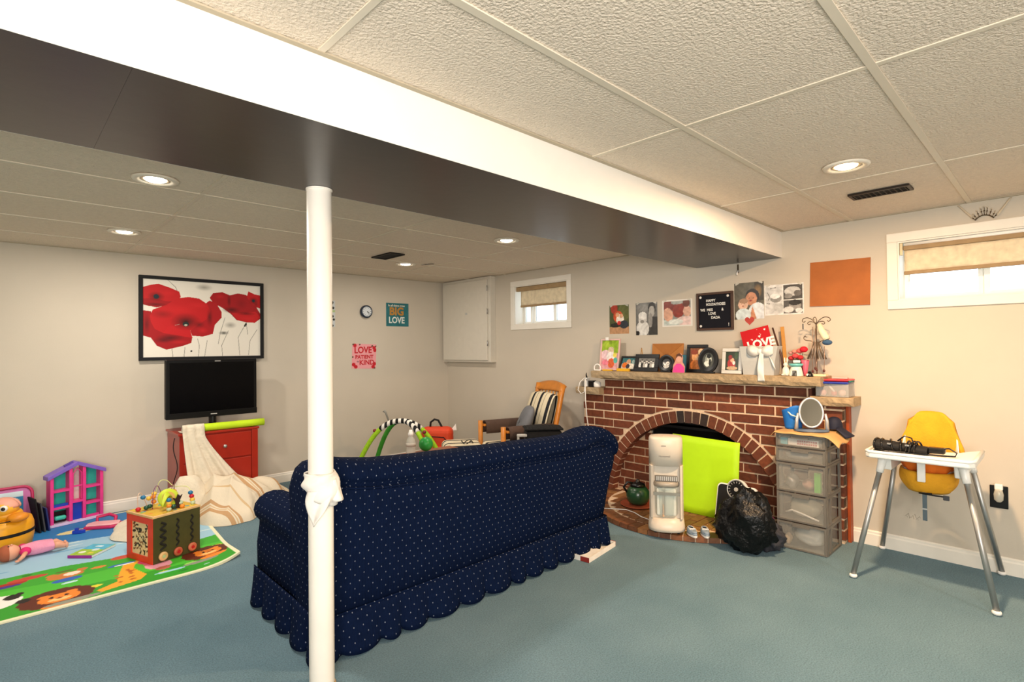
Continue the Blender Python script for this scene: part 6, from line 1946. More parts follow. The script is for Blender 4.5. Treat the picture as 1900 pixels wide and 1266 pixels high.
G().bc((0, -0.006, 0.145), (0.035, 0.001, 0.004)).obj('clasp', M('brown_clasp', '#5a3414', 0.6), env)
es = thing('mini_easel', 'tiny wooden easel behind the wide black frame', 'easel', (4.02, 2.56, MT), rz=-PI / 2)
for s in (-1, 1):
    G().tube([(s * 0.03, 0, 0.0), (0, 0, 0.20)], 0.004, 6).obj('leg', M('pale_oak', '#b58a55', 0.6), es)
G().bc((0, 0, 0.12), (0.03, 0.006, 0.006)).obj('crossbar', M('pale_oak', '#b58a55', 0.6), es)
# cut-out figure in pink
fg = thing('photo_cutout', 'small cut-out photo of a child in a pink dress on the mantel', 'photo', (3.915, 2.158, MT), rot=(R(-6), 0, -PI / 2))
out = [(-0.055, 0), (0.05, 0), (0.052, 0.05), (0.03, 0.085), (0.032, 0.12), (0.02, 0.15), (-0.005, 0.158), (-0.025, 0.14), (-0.03, 0.10), (-0.05, 0.06)]
G().prism(out, 0.0, 0.003, 'y').obj('card', M('card_rose', '#d89a86', 0.6), fg)
G().prism([(-0.052, 0.002), (0.048, 0.002), (0.045, 0.045), (0.015, 0.072), (-0.02, 0.072), (-0.045, 0.045)], -0.0012, -0.0002, 'y').obj('dress_print', M('hot_pink_print', '#e2469a', 0.6), fg)
G().prism([(0.022 * math.cos(2 * PI * k / 16), 0.11 + 0.026 * math.sin(2 * PI * k / 16)) for k in range(16)], -0.0013, -0.0003, 'y').obj('face_print', M('face_print', '#e0ac94', 0.6), fg)
G().prism([(-0.026, 0.115), (-0.024, 0.145), (0, 0.157), (0.022, 0.14), (0.024, 0.12), (0.012, 0.13), (-0.01, 0.132)], -0.0022, -0.0014, 'y').obj('hair_print', M('hair_print', '#5a3420', 0.6), fg)
standing('standing_photo', 'upright black frame with warm orange photo behind the oval frame', 2.055, 4.015, 0.175, 0.222, 'warm', FRM, 0.026, 7)
tag(G().box(0, 0.012, 0, 0.05, 0, 0.14).obj('teal_card', M('teal_print', '#3c6f7c', 0.5), loc=(4.03, 2.145, MT)), 'narrow dark teal card behind the pink cut-out', 'card')
standing('standing_photo', 'oval black frame with pale grey photo on the mantel', 1.925, 3.935, 0.158, 0.20, 'grey', FRM, 0.032, 9, shape='oval')
standing('standing_photo', 'white and silver frame with red festive photo on the mantel', 1.747, 3.955, 0.152, 0.192, 'tree', M('silver_frame', '#d9d4cb', 0.3, metal=0.3), 0.026, 9)
# gift bag
gbag = thing('gift_bag', 'pale grey gift bag with big white ribbon bow on the mantel', 'gift bag', (3.965, 1.54, MT))
GB = M('grey_paper_bag', '#b9bbb8', 0.55, var=0.03)
v = []
for z, wy, wx in ((0, 0.105, 0.05), (0.10, 0.115, 0.052), (0.205, 0.132, 0.045)):
    v += [(-wx, -wy, z), (wx, -wy, z), (wx, wy, z), (-wx, wy, z)]
f = []
for i in range(2):
    for j in range(4):
        f.append((i * 4 + j, i * 4 + (j + 1) % 4, (i + 1) * 4 + (j + 1) % 4, (i + 1) * 4 + j))
f.append((3, 2, 1, 0))
G().add(v, f).obj('paper_bag', GB, gbag, solid=0.002)
SAT = M('white_satin', '#e6e4de', 0.35, var=0.05, sheen=0.2)
for s in (-1, 1):
    G().surf(lambda u, v: (-0.062 - 0.025 * math.sin(PI * u) * math.sin(PI * v) * 1.5, -0.02 + s * (0.004 + 0.085 * u), 0.165 + 0.012 * u + (v - 0.5) * (0.03 + 0.05 * math.sin(PI * min(1, u * 0.9)))), 14, 8).obj('bow_loop', SAT, gbag, smooth=True, solid=0.004)
G().ball((-0.068, -0.02, 0.168), (0.016, 0.018, 0.02), 14, 10).obj('bow_knot', SAT, gbag, smooth=True)
G().surf(lambda u, v: (-0.060 - 0.055 * min(1, v * 1.6) ** 0.5 - 0.004 * math.sin(9 * v + 3 * u), -0.035 - 0.01 * v + (u - 0.5) * (0.03 + 0.02 * v), 0.165 - 0.205 * v), 8, 20).obj('ribbon_tail', SAT, gbag, smooth=True, solid=0.002)
G().surf(lambda u, v: (-0.066 - 0.006 * math.sin(8 * v), -0.03 - 0.09 * v + (u - 0.5) * 0.02, 0.16 + 0.01 * math.sin(3 * v) - 0.11 * v * v + (u - 0.5) * 0.03), 8, 14).obj('ribbon_tail', SAT, gbag, smooth=True, solid=0.002)
lc = thing('love_card', 'red greeting card with white hearts reading LOVE in the gift bag', 'card', (3.985, 1.572, MT + 0.135), rot=(0, 0, -PI / 2))
cvl = Canvas(64, 50, '#c2161f', 1.25)
for i in range(22):
    cvl.ell(rng.uniform(0.05, 0.95), rng.uniform(0.1, 0.95), 0.012, 0.015, '#f0d6d2')
def heart(c, x, y, s, col):
    c.ell(x - 0.32 * s, y + 0.2 * s, 0.4 * s, 0.5 * s, col).ell(x + 0.32 * s, y + 0.2 * s, 0.4 * s, 0.5 * s, col).poly([(x - 0.7 * s, y + 0.1 * s), (x + 0.7 * s, y + 0.1 * s), (x, y - 0.9 * s)], col)
for hx, hy, hs in ((0.62, 0.68, 0.055), (0.2, 0.42, 0.05), (0.85, 0.88, 0.05), (0.35, 0.6, 0.03)):
    heart(cvl, hx, hy, hs, '#f6ece8')
cd = panel('card_front', 0.205, 0.20, cvl, PRINT, lc, (0, 0, 0.10), rot=(0, R(-13), 0), t=0.002)
text('lettering', 'LOVE', 0.082, M('white_ink', '#f7f2ee', 0.6), lc, (0.028, -0.003, 0.088), rot=(PI / 2, R(-13), 0), bold=0.003)
tag(G().tube([(4.0, 1.468, MT + 0.335), (3.965, 1.398, MT + 0.13), (3.95, 1.378, MT + 0.003)], [0.006, 0.007, 0.006], 8).obj('dark_stick', M('dark_stick_wood', '#4a2c22', 0.5), smooth=True), 'long dark brown stick leaning beside the gift bag', 'stick')
tag(G().bc((4.04, 1.405, MT + 0.172), (0.004, 0.024, 0.34), (R(-4), 0, 0)).obj('wooden_ruler', M('tan_ruler', '#c98f45', 0.6)), 'tan wooden slat standing behind the dark stick', 'slat')
# rabbit figurine
rb = thing('rabbit_figurine', 'small white ceramic rabbit on the mantel beside the gift bag', 'figurine', (3.925, 1.357, MT), rz=-PI / 2)
CER = M('white_ceramic', '#ebe3d4', 0.3, var=0.02)
G().lathe([(0.0, 0), (0.022, 0), (0.025, 0.02), (0.022, 0.045), (0.013, 0.062), (0.0, 0.066)], 20).obj('body', CER, rb, smooth=True)
G().ball((0, -0.004, 0.076), (0.015, 0.015, 0.016), 14, 10).obj('head', CER, rb, smooth=True)
for s in (-1, 1):
    G().ball((s * 0.008, 0.002, 0.106), (0.005, 0.004, 0.02), 10, 8).obj('ear', CER, rb, smooth=True)
    G().ball((s * 0.014, -0.022, 0.007), (0.009, 0.013, 0.007), 10, 6).obj('paw', CER, rb, smooth=True)
# wax burner
wb2 = thing('wax_burner', 'white ceramic wax burner with turquoise dish on the mantel', 'burner', (3.925, 1.292, MT), rz=-PI / 2)
def burner(u, v):
    a = 2 * PI * u
    r = 0.044 - 0.014 * v
    return (r * math.cos(a), r * math.sin(a), 0.062 * v)
g = G()
nu, nv = 32, 10
vs = [burner(i / nu, j / nv) for i in range(nu) for j in range(nv + 1)]
fs = []
for i in range(nu):
    for j in range(nv):
        a = 2 * PI * (i + 0.5) / nu
        if abs(((a - 1.5 * PI + PI) % (2 * PI)) - PI) < 0.42 and j < 6:
            continue
        i2 = (i + 1) % nu
        fs.append((i * (nv + 1) + j, i2 * (nv + 1) + j, i2 * (nv + 1) + j + 1, i * (nv + 1) + j + 1))
g.add(vs, fs).obj('shell', CER, wb2, smooth=True, solid=0.003)
G().lathe([(0.0, 0.060), (0.028, 0.060), (0.044, 0.074), (0.045, 0.084), (0.040, 0.084), (0.026, 0.068), (0.0, 0.067)], 28).obj('dish', M('turquoise_glaze', '#6fc0be', 0.3), wb2, smooth=True)
tag(G().lathe([(0.0, 0), (0.014, 0), (0.014, 0.02), (0.0, 0.02)], 16).obj('tea_light', M('tin', '#9c9c98', 0.4, metal=0.6), loc=(3.925, 1.292, MT + 0.001)), 'tea light inside the white wax burner', 'candle')
tag(G().bc((3.925, 1.287, MT + 0.098), (0.012, 0.045, 0.018)).obj('white_tag', WPL, bevel=0.004), 'small white tag lying in the turquoise dish', 'tag')
# flowers
fl_ = thing('flower_posy', 'little posy of red artificial flowers behind the wax burner', 'flowers', (4.0, 1.29, MT))
G().lathe([(0.0, 0), (0.022, 0), (0.026, 0.05), (0.02, 0.09), (0.024, 0.10), (0.0, 0.10)], 18).obj('vase', M('black_glass', '#17151a', 0.2), fl_, smooth=True)
for k, (y, z, x, r, c) in enumerate(((0.05, 0.12, -0.02, 0.020, '#b02a2c'), (0.02, 0.135, -0.03, 0.022, '#d8484a'), (-0.012, 0.125, -0.03, 0.020, '#b5222a'), (0.035, 0.165, 0.0, 0.018, '#d88a7a'), (0.0, 0.17, 0.0, 0.022, '#e0655c'), (-0.03, 0.18, -0.015, 0.026, '#cf1a2c'), (0.06, 0.155, 0.0, 0.014, '#c9938a'))):
    G().ball((x, y, z), (r, r, r * 0.8), 12, 8).obj('bloom', M('petal_%d' % k, c, 0.7), fl_, smooth=True)
    G().tube([(0, 0, 0.09), (x * 0.6, y * 0.6, 0.09 + (z - 0.09) * 0.6), (x, y, z)], 0.0018, 5).obj('stem', M('stem_green', '#4a5a34', 0.7), fl_)
cn = tag(G().lathe([(0.006, 0.0), (0.010, 0.005), (0.026, 0.105), (0.022, 0.108), (0.0, 0.102)], 22).obj('pink_cone', M('coral_pink', '#e2617a', 0.45), smooth=True, loc=(3.965, 1.247, MT)), 'coral pink cone cup behind the wax burner', 'cup')
# jewellery stand
js = thing('jewellery_stand', 'wire jewellery stand shaped like a dress form with scrolls', 'jewellery stand', (3.955, 1.172, MT), rz=-PI / 2)
WIRE = M('bronze_wire', '#6d5a48', 0.4, metal=0.7)
G().prism([(-0.06, -0.03), (0.06, -0.03), (0.06, 0.03), (-0.06, 0.03)], 0.0, 0.016, 'z').obj('base', M('cream_wood', '#e6cfa8', 0.5), js, bevel=0.003)
G().lathe([(0.004, 0.016), (0.004, 0.36)], 10).obj('pole', WIRE, js)
def scroll(pts, r=0.0026):
    P = [Vector(p) for p in pts]
    out = []
    for i in range(len(P) - 1):
        p0, p1, p2, p3 = P[max(i - 1, 0)], P[i], P[i + 1], P[min(i + 2, len(P) - 1)]
        for j in range(6):
            t = j / 6
            out.append(0.5 * ((2 * p1) + (p2 - p0) * t + (2 * p0 - 5 * p1 + 4 * p2 - p3) * t * t + (3 * p1 - p0 - 3 * p2 + p3) * t ** 3))
    out.append(P[-1])
    return G().tube(out, r, 6).obj('scroll', WIRE, js, smooth=True)
for s in (-1, 1):
    scroll([(0, 0, 0.345), (s * 0.02, 0, 0.375), (s * 0.05, 0, 0.393), (s * 0.078, 0, 0.388), (s * 0.085, 0, 0.372), (s * 0.074, 0, 0.364), (s * 0.066, 0, 0.372)])
    scroll([(0, 0, 0.345), (s * 0.015, 0, 0.362), (s * 0.04, 0, 0.366), (s * 0.052, 0, 0.356), (s * 0.044, 0, 0.346), (s * 0.034, 0, 0.352)])
    scroll([(0, 0, 0.21), (s * 0.03, 0, 0.235), (s * 0.065, 0, 0.242), (s * 0.078, 0, 0.255), (s * 0.07, 0, 0.27), (s * 0.06, 0, 0.262)])
scroll([(0, 0, 0.345), (0.004, 0, 0.375), (-0.006, 0, 0.395), (-0.018, 0, 0.385), (-0.01, 0, 0.375)])
for k in range(11):
    a = PI + PI * k / 10
    G().tube([(0.012 * math.cos(a), 0.012 * math.sin(a) * 0.6, 0.23), (0.03 * math.cos(a), 0.02 * math.sin(a), 0.18), (0.058 * math.cos(a), 0.035 * math.sin(a), 0.115)], 0.004, 6).obj('skirt_wire', M('pewter', '#8c8378', 0.4, metal=0.5) if k % 2 else WIRE, js, smooth=True)
for x, z0, z1 in ((-0.012, 0.33, 0.04), (0.004, 0.32, 0.06), (0.055, 0.20, 0.045), (0.012, 0.12, 0.05)):
    G().tube([(x, -0.03, z0), (x * 1.1 - 0.002, -0.045, (z0 + z1) / 2), (x, -0.045, z1)], 0.002, 5).obj('necklace', M('rose_metal', '#a98a78', 0.35, metal=0.6), js, smooth=True)
    G().ball((x, -0.045, z1 - 0.006), (0.008, 0.005, 0.010), 10, 6).obj('pendant', M('garnet', '#5a2a20', 0.3), js, smooth=True)
G().bc((-0.08, -0.004, 0.335), (0.007, 0.005, 0.04)).obj('earring', BLACK, js, bevel=0.002)
tag(G().tube([(3.93, 1.148, MT + 0.345), (3.92, 1.13, MT + 0.30), (3.92, 1.108, MT + 0.26), (3.92, 1.10, MT + 0.245)], [0.014, 0.021, 0.022, 0.02], 14).obj('cream_sock', M('cream_knit', '#e9d9b8', 0.95, bump=0.4, bscale=150), smooth=True), 'cream knitted sleeve hanging on the jewellery stand', 'sleeve')
tag(G().ball((3.92, 1.098, MT + 0.225), (0.024, 0.030, 0.018), 14, 10).obj('blue_tassel', M('steel_blue_knit', '#3a5878', 0.9), smooth=True), 'blue tuft under the cream sleeve on the jewellery stand', 'tuft')
sb_ = thing('black_figurine', 'little black and white figurine at the foot of the jewellery stand', 'figurine', (3.885, 1.195, MT))
G().lathe([(0.0, 0), (0.022, 0), (0.02, 0.01), (0.008, 0.034), (0.0, 0.036)], 16).obj('body', BLACK, sb_, smooth=True)
G().bc((-0.014, 0.008, 0.012), (0.010, 0.012, 0.016)).obj('white_patch', WPL, sb_, bevel=0.003)

# ------------------------------------------------------------------ on the right wall
def wallprint(name, label, cat, y0, y1, z0, z1, kind, n=(50, 64), mat=GLOSSP, roll=0.0, curl=0.0, margin=None):
    w, h = y1 - y0, z1 - z0
    t = thing(name, label, cat, (XR - 0.0012, (y0 + y1) / 2, (z0 + z1) / 2), rot=ONR)
    c = photo(kind, n)
    if margin:
        c.put(((c.U < margin) | (c.U > 1 - margin) | (c.V < margin) | (c.V > 1 - margin)) * 1.0, '#e6e1d8')
    o = panel('print', w, h, c, mat, t, rot=(0, roll, 0), t=0.0006, warp=(lambda X, Y, Z: (X, Y - 0.0002 - curl * (np.abs(Z) / (h / 2)) ** 3, Z)))
    for s in (-1, 1):
        G().bc((s * w * 0.4, -0.0008 - curl, h / 2 - 0.004), (0.03, 0.0004, 0.014), (0, 0.5 * s, 0)).obj('tape', M('clear_tape', '#e9e4d6', 0.2, alpha=0.55), t)
    return t
wallprint('wall_photo', 'colour forest family snapshot taped at the left over the mantel', 'photo', 2.738, 2.948, 1.42, 1.682, 'forest')
wallprint('wall_photo', 'black-and-white mother and baby photo taped above the mantel', 'photo', 2.45, 2.665, 1.402, 1.685, 'mother_bw')
wallprint('wall_photo', 'colour photo of a sleeping face and baby, white edged, above the mantel', 'photo', 2.128, 2.403, 1.466, 1.69, 'sleep', (64, 50), margin=0.05)
wallprint('wall_photo', 'colour portrait of a woman and child between letter board and collage', 'photo', 1.562, 1.782, 1.50, 1.777, 'portrait', (60, 76))
wallprint('wall_photo', 'black-and-white baby photo collage beside the brown board', 'photo', 1.29, 1.558, 1.52, 1.742, 'collage', (80, 64))
# letter board
lb = thing('letter_board', 'black letter board in brown frame reading HAPPY above the mantel', 'letter board', (XR - 0.001, 1.936, 1.574), rot=ONR)
BRF = M('brown_frame_wood', '#4a3226', 0.5, var=0.12)
LW, LH = 0.298, 0.30
for a in ((-LW / 2, LW / 2, LH / 2 - 0.018, LH / 2), (-LW / 2, LW / 2, -LH / 2, -LH / 2 + 0.018), (-LW / 2, -LW / 2 + 0.018, -LH / 2 + 0.018, LH / 2 - 0.018), (LW / 2 - 0.018, LW / 2, -LH / 2 + 0.018, LH / 2 - 0.018)):
    G().box(a[0], a[1], -0.02, 0, a[2], a[3]).obj('frame_side', BRF, lb, bevel=0.002)
G().box(-LW / 2 + 0.018, LW / 2 - 0.018, -0.012, -0.001, -LH / 2 + 0.018, LH / 2 - 0.018).obj('felt', M('felt_black', '#0c0d18', 0.95), lb)
LTR = M('letter_white', '#e9e9e4', 0.5)
for s, x, z, sz in (('HAPPY', -0.03, 0.085, 0.030), ('HOLIDAYHOSES', 0.01, 0.055, 0.030), ('WE  MISS', -0.065, 0.012, 0.030), ('&', 0.065, 0.012, 0.030), ('LOVE', -0.02, -0.018, 0.030), ('DADA', 0.008, -0.05, 0.030), ('!', 0.113, -0.108, 0.034)):
    text('lettering', s, sz, LTR, lb, (x, -0.0135, z), ext=0.0008, sx=0.72 if len(s) > 8 else 0.85, bold=0.0006)
for x, z in ((-0.115, 0.115), (0.108, 0.115), (-0.115, -0.115)):
    G().lathe([(0.0, -0.018), (0.009, -0.017), (0.0105, -0.0125), (0.0, -0.0122)], 16, (x, 0, z), axis='y').obj('round_pin', WPL, lb, smooth=True)
# brown board
cb_ = thing('brown_board', 'plain brown board pinned to the wall beside the right window', 'board', (XR - 0.001, 1.07, 1.715), rot=ONR)
G().prism([(-0.18, -0.147), (0.176, -0.157), (0.184, 0.150), (-0.172, 0.157)], -0.009, 0, 'y').obj('board', M('hardboard', '#a8602a', 0.7, var=0.10, scale=9, bump=0.1, bscale=60), cb_)
# paper heart
ph = tag(G().prism([(0.0, -0.035)] + [(0.036 * 16 * math.sin(t) ** 3 / 16, 0.002 + 0.0022 * (13 * math.cos(t) - 5 * math.cos(2 * t) - 2 * math.cos(3 * t) - math.cos(4 * t))) for t in [PI - 0.25 - (2 * PI - 0.5) * k / 26 for k in range(27)]], -0.0008, 0, 'y').obj('paper_heart', M('dull_red_paper', '#b8473f', 0.7), loc=(XR - 0.0008, 1.669, 1.487), rot=ONR), 'small red paper heart stuck to the wall below the portrait', 'heart')
# hook on the wall under the beam
hk = thing('wall_hook', 'small clear adhesive hook on the wall just under the beam', 'hook', (XR, 1.75, 1.88))
G().box(XR - 0.004, XR - 0.0005, 1.744, 1.756, 1.855, 1.922).obj('backing', M('hook_brown', '#4a3c2a', 0.5), hk, W=True)
G().tube([(XR - 0.005, 1.75, 1.875), (XR - 0.02, 1.75, 1.855), (XR - 0.022, 1.75, 1.845), (XR - 0.012, 1.75, 1.842)], 0.006, 8).obj('hook', WPL, hk, smooth=True, W=True)
# tiara hung over the window on ribbons
ti = thing('tiara', 'bronze jewelled tiara propped above the right window', 'tiara', (XR - 0.018, 0.325, 2.0085), rot=(0, 0, -PI / 2))
BRZ = M('tiara_bronze', '#4a3a26', 0.35, metal=0.6)
PEARL = M('tiara_stone', '#c9bda8', 0.2)
band = [(0.056 * math.sin(a), 0.0, -0.062 + 0.078 * math.cos(a) + 0.001) for a in [R(-46 + 92 * k / 20) for k in range(21)]]
band = [(x, 0, z - band[0][2] + 0.002) for x, y, z in band]
G().tube(band, 0.003, 6).obj('band', BRZ, ti, smooth=True)
for k in range(9):
    a = R(-42 + 84 * k / 8)
    i = int(round((k / 8) * 20))
    b_ = band[i]
    L_ = 0.03 + 0.018 * (1 - abs(k - 4) / 4)
    e = (b_[0] + L_ * math.sin(a) * 0.8, 0, b_[2] + L_ * math.cos(a))
    G().tube([b_, e], 0.0014, 5).obj('spike', BRZ, ti)
    G().ball(((b_[0] + e[0]) / 2, -0.002, (b_[2] + e[2]) / 2), (0.0038, 0.003, 0.0038), 8, 6).obj('dark_stone', BRZ, ti, smooth=True)
    G().ball(e, 0.004, 8, 6).obj('stone', PEARL, ti, smooth=True)
for k, (ya, za, yb, zb_, lab) in enumerate(((0.372, 2.022, 0.442, 2.115, 'pale ribbon running from the tiara up to the ceiling, left of it'), (0.272, 2.022, 0.212, 2.115, 'pale ribbon running from the tiara up to the ceiling, right of it'))):
    tag(G().surf(lambda u, v: (XR - 0.004 - 0.012 * (1 - v), ya + (yb - ya) * v + 0.012 * (u - 0.5), za + (zb_ - za) * v), 2, 10).obj('ribbon', M('beige_ribbon', '#cbbba2', 0.6), smooth=True, solid=0.001), lab, 'ribbon', 'tiara ribbons')
# roller blinds in the two windows
def blind_fabric():
    return M('embossed_blind', '#e2d2b2', 0.8, var=0.12, scale=26, bump=0.3, bscale=60)
VAL = M('blind_brown', '#a08560', 0.7, var=0.1)
def blind(label, y0, y1, ztop, zval, zbot, slackl=0.0):
    t = thing('roller_blind', label, 'blind', (XR + 0.03, (y0 + y1) / 2, zbot))
    G().box(XR + 0.012, XR + 0.048, y0, y1, zval, ztop).obj('valance', VAL, t, W=True, bevel=0.004)
    G().surf(lambda u, v: (XR + 0.03 + 0.002 * math.sin(30 * u), y0 + 0.004 + (y1 - slackl - y0 - 0.008) * u, zval + 0.005 + (zbot + 0.012 - zval) * v), 30, 6).obj('cloth', blind_fabric(), t, smooth=True, W=True, solid=0.002)
    G().box(XR + 0.022, XR + 0.038, y0 + 0.003, y1 - slackl, zbot, zbot + 0.022).obj('bottom_bar', VAL, t, W=True, bevel=0.004)
    return t
blind('brown and cream roller blind in the far small window', 3.466, 4.192, 1.962, 1.915, 1.74, 0.055)
b2 = blind('brown and cream roller blind in the right window beside the board', -0.088, 0.715, 1.915, 1.888, 1.735)
G().lathe([(0.013, 0.0), (0.013, 0.79)], 12, (XR + 0.03, -0.08, 1.925), axis='y').obj('roller', FRAMEW, b2, W=True, smooth=True)
G().box(XR + 0.012, XR + 0.04, 0.718, 0.732, 1.86, 1.934).obj('bracket', M('bracket_beige', '#d8c7a0', 0.5), b2, W=True)
# ceiling vents
def vent(label, x0, x1, y0, y1, mat, hole=False):
    t = thing('ceiling_vent', label, 'vent', ((x0 + x1) / 2, (y0 + y1) / 2, ZC))
    g = G()
    w = 0.014
    for a in ((x0, x1, y0, y0 + w), (x0, x1, y1 - w, y1), (x0, x0 + w, y0 + w, y1 - w), (x1 - w, x1, y0 + w, y1 - w)):
        g.box(a[0], a[1], a[2], a[3], ZC - 0.009, ZC + 0.002)
    g.obj('frame', mat, t, W=True)
    G().box(x0 + w, x1 - w, y0 + w, y1 - w, ZC - 0.0035, ZC + 0.002).obj('dark_throat', M('vent_dark', '#0b0908', 0.9), t, W=True)
    if not hole:
        for k in range(11):
            y = y0 + 0.022 + (y1 - y0 - 0.044) * k / 10
            G().bc(((x0 + x1) / 2, y, ZC - 0.006), (x1 - x0 - 2 * w, 0.003, 0.006), (R(25), 0, 0)).obj('slat', mat, t, W=True)
    return t
BRNZ = M('bronze_vent', '#2a211a', 0.45, metal=0.4)
vent('narrow bronze ceiling vent beyond the orange lamp', 3.365, 3.49, 0.555, 0.83, BRNZ)
vent('small black ceiling vent near the far back lamps', 2.405, 2.55, 3.965, 4.28, M('black_vent', '#14110f', 0.6), True)
tag(G().bc((3.02, 4.30, ZC - 0.0012), (0.02, 0.14, 0.0012), (0, 0, 0.35)).obj('tile_crack', M('crack_dark', '#57483a', 0.9)), 'dark slit in a ceiling tile near the back lamp', 'slit')
# little marks under the high chair on the wall
# ------------------------------------------------------------------ between sofa and back wall
OAK = M('honey_oak', '#c47a2a', 0.4, var=0.12, scale=20, coat=0.2)
BRNF = M('brown_suede', '#4e3b31', 0.9, bump=0.3, bscale=80)
STR = stripes('black_cream_stripe', '#ddd0b2', [(0.08, 0.34, '#15161c'), (0.62, 0.67, '#8a7f6a')], (1, 0, 0), 0.15, bump=0.2)
gl = thing('glider_chair', 'honey oak glider rocking chair with black and cream striped cushions', 'chair', (3.50, 3.55, 0), rz=R(-107.5))
# local: forward is -y, +x is the side nearer the camera
for s in (-1, 1):
    G().tube([(s * 0.25, -0.28, 0.10), (s * 0.25, -0.28, 0.62)], 0.022, 12).obj('arm_post', OAK, gl, smooth=True)
    G().tube([(s * 0.25, 0.20, 0.10), (s * 0.25, 0.22, 0.58)], 0.020, 12).obj('arm_post', OAK, gl, smooth=True)
    G().box(s * 0.25 - 0.035, s * 0.25 + 0.035, -0.26, 0.24, 0.565, 0.585).obj('arm_rail', OAK, gl, bevel=0.006)
    G().surf(lambda u, v: (s * 0.25 + 0.052 * math.sin(PI * (u - 0.5) * 1.25), -0.24 + 0.44 * v, 0.50 + 0.115 * math.cos(PI * (u - 0.5)) ** 0.6), 14, 10).obj('arm_pad', BRNF, gl, smooth=True, solid=0.01)
    G().box(s * 0.25 - 0.03, s * 0.25 + 0.03, -0.34, 0.34, 0.02, 0.07).obj('runner', OAK, gl, bevel=0.01)
    G().box(s * 0.25 - 0.02, s * 0.25 + 0.02, -0.30, 0.26, 0.10, 0.15).obj('side_rail', OAK, gl, bevel=0.006)
    G().box(s * 0.25 - 0.022, s * 0.25 + 0.022, -0.04, 0.04, 0.0, 0.02).obj('glide_foot', OAK, gl)
    G().box(s * 0.25 - 0.015, s * 0.25 + 0.015, -0.03, 0.03, 0.068, 0.102).obj('glide_link', OAK, gl)
    G().tube([(s * 0.215, 0.20, 0.33), (s * 0.215, 0.27, 0.60), (s * 0.22, 0.325, 0.86), (s * 0.225, 0.345, 0.955)], [0.022, 0.024, 0.026, 0.028], 10).obj('back_post', OAK, gl, smooth=True)
for y in (-0.28, 0.22):
    G().box(-0.25, 0.25, y - 0.015, y + 0.015, 0.10, 0.14).obj('cross_rail', OAK, gl)
G().surf(lambda u, v: (-0.24 + 0.48 * u, 0.315 + 0.05 * v + 0.02 * math.sin(PI * u), 0.895 + (0.055 + 0.03 * math.sin(PI * u)) * v), 18, 4).obj('top_rail', OAK, gl, smooth=True, solid=0.028)
G().box(-0.20, 0.20, 0.21, 0.235, 0.36, 0.41).obj('lower_rail', OAK, gl)
for k in range(6):
    x = -0.15 + 0.06 * k
    G().tube([(x, 0.225, 0.40), (x, 0.285, 0.65), (x, 0.348, 0.92)], 0.008, 8).obj('spindle', M('pale_oak2', '#d89a52', 0.45), gl, smooth=True)
G().box(-0.23, 0.23, -0.27, 0.22, 0.30, 0.33).obj('seat_frame', OAK, gl)
G().box(-0.225, 0.225, -0.29, 0.18, 0.332, 0.43).obj('seat_cushion', STR, gl, bevel=0.035, seg=3)
def bcush(u, v):
    c = (u - 0.5) * 2
    d = math.cos(2 * PI * v)
    s_ = math.sin(2 * PI * v)
    t = (d + 1) / 2                      # 0 bottom .. 1 top
    th = 0.055 * (abs(s_) ** 0.6) * (1 if s_ > 0 else -1) * (1 - 0.35 * c ** 4)
    h = 0.415 + 0.47 * t - 0.02 * c * c * t
    return (0.225 * c * (1 - 0.04 * abs(s_)), 0.195 + 0.135 * t - 0.055 - th, h)
G().surf(bcush, 16, 24, cv=True).obj('back_cushion', STR, gl, smooth=True)
gp = thing('grey_pillow', 'small grey square pillow on the glider seat', 'pillow', (3.52, 3.50, 0.434), rot=(R(0), R(0), R(-125)))
def pil(u, v):
    a, b = 2 * PI * u, PI * (v - 0.5)
    p = 3.2
    cx = abs(math.cos(a)) ** (2 / p) * (1 if math.cos(a) >= 0 else -1)
    cz = abs(math.sin(a)) ** (2 / p) * (1 if math.sin(a) >= 0 else -1)
    k = math.cos(b) ** 0.5
    X, Z = 0.17 * cx * k, 0.17 * cz * k
    return (X, 0.055 * math.sin(b) * (1 - 0.2 * abs(cx * cz)) + 0.35 * Z, 0.172 + 0.94 * Z)
G().surf(pil, 32, 14, cu=True).obj('cover', M('slate_linen', '#6d6f74', 0.9, bump=0.3, bscale=150), gp, smooth=True, seam=True)
# ottoman
ot = thing('footstool', 'oak footstool with striped cushion before the glider chair', 'footstool', (2.985, 3.745, 0), rz=R(-122))
G().box(-0.2, 0.2, -0.15, 0.15, 0.32, 0.35).obj('frame', OAK, ot)
for x in (-0.18, 0.18):
    for y in (-0.12, 0.12):
        G().box(x - 0.02, x + 0.02, y - 0.02, y + 0.02, 0, 0.32).obj('leg', OAK, ot)
G().box(-0.21, 0.21, -0.17, 0.17, 0.352, 0.47).obj('cushion', STR, ot, bevel=0.045, seg=4)
tag(G().tube([(2.99 + 0.05 * math.cos(a), 3.55 + 0.05 * math.sin(a), 0.475 + 0.012 * math.sin(3 * a)) for a in [2 * PI * k / 24 for k in range(24)]], 0.004, 6, closed=True).obj('black_loop', BLACKM, smooth=True, loc=(0.0, 0.13, 0.006)), 'loop of black cord on the striped footstool', 'cord')
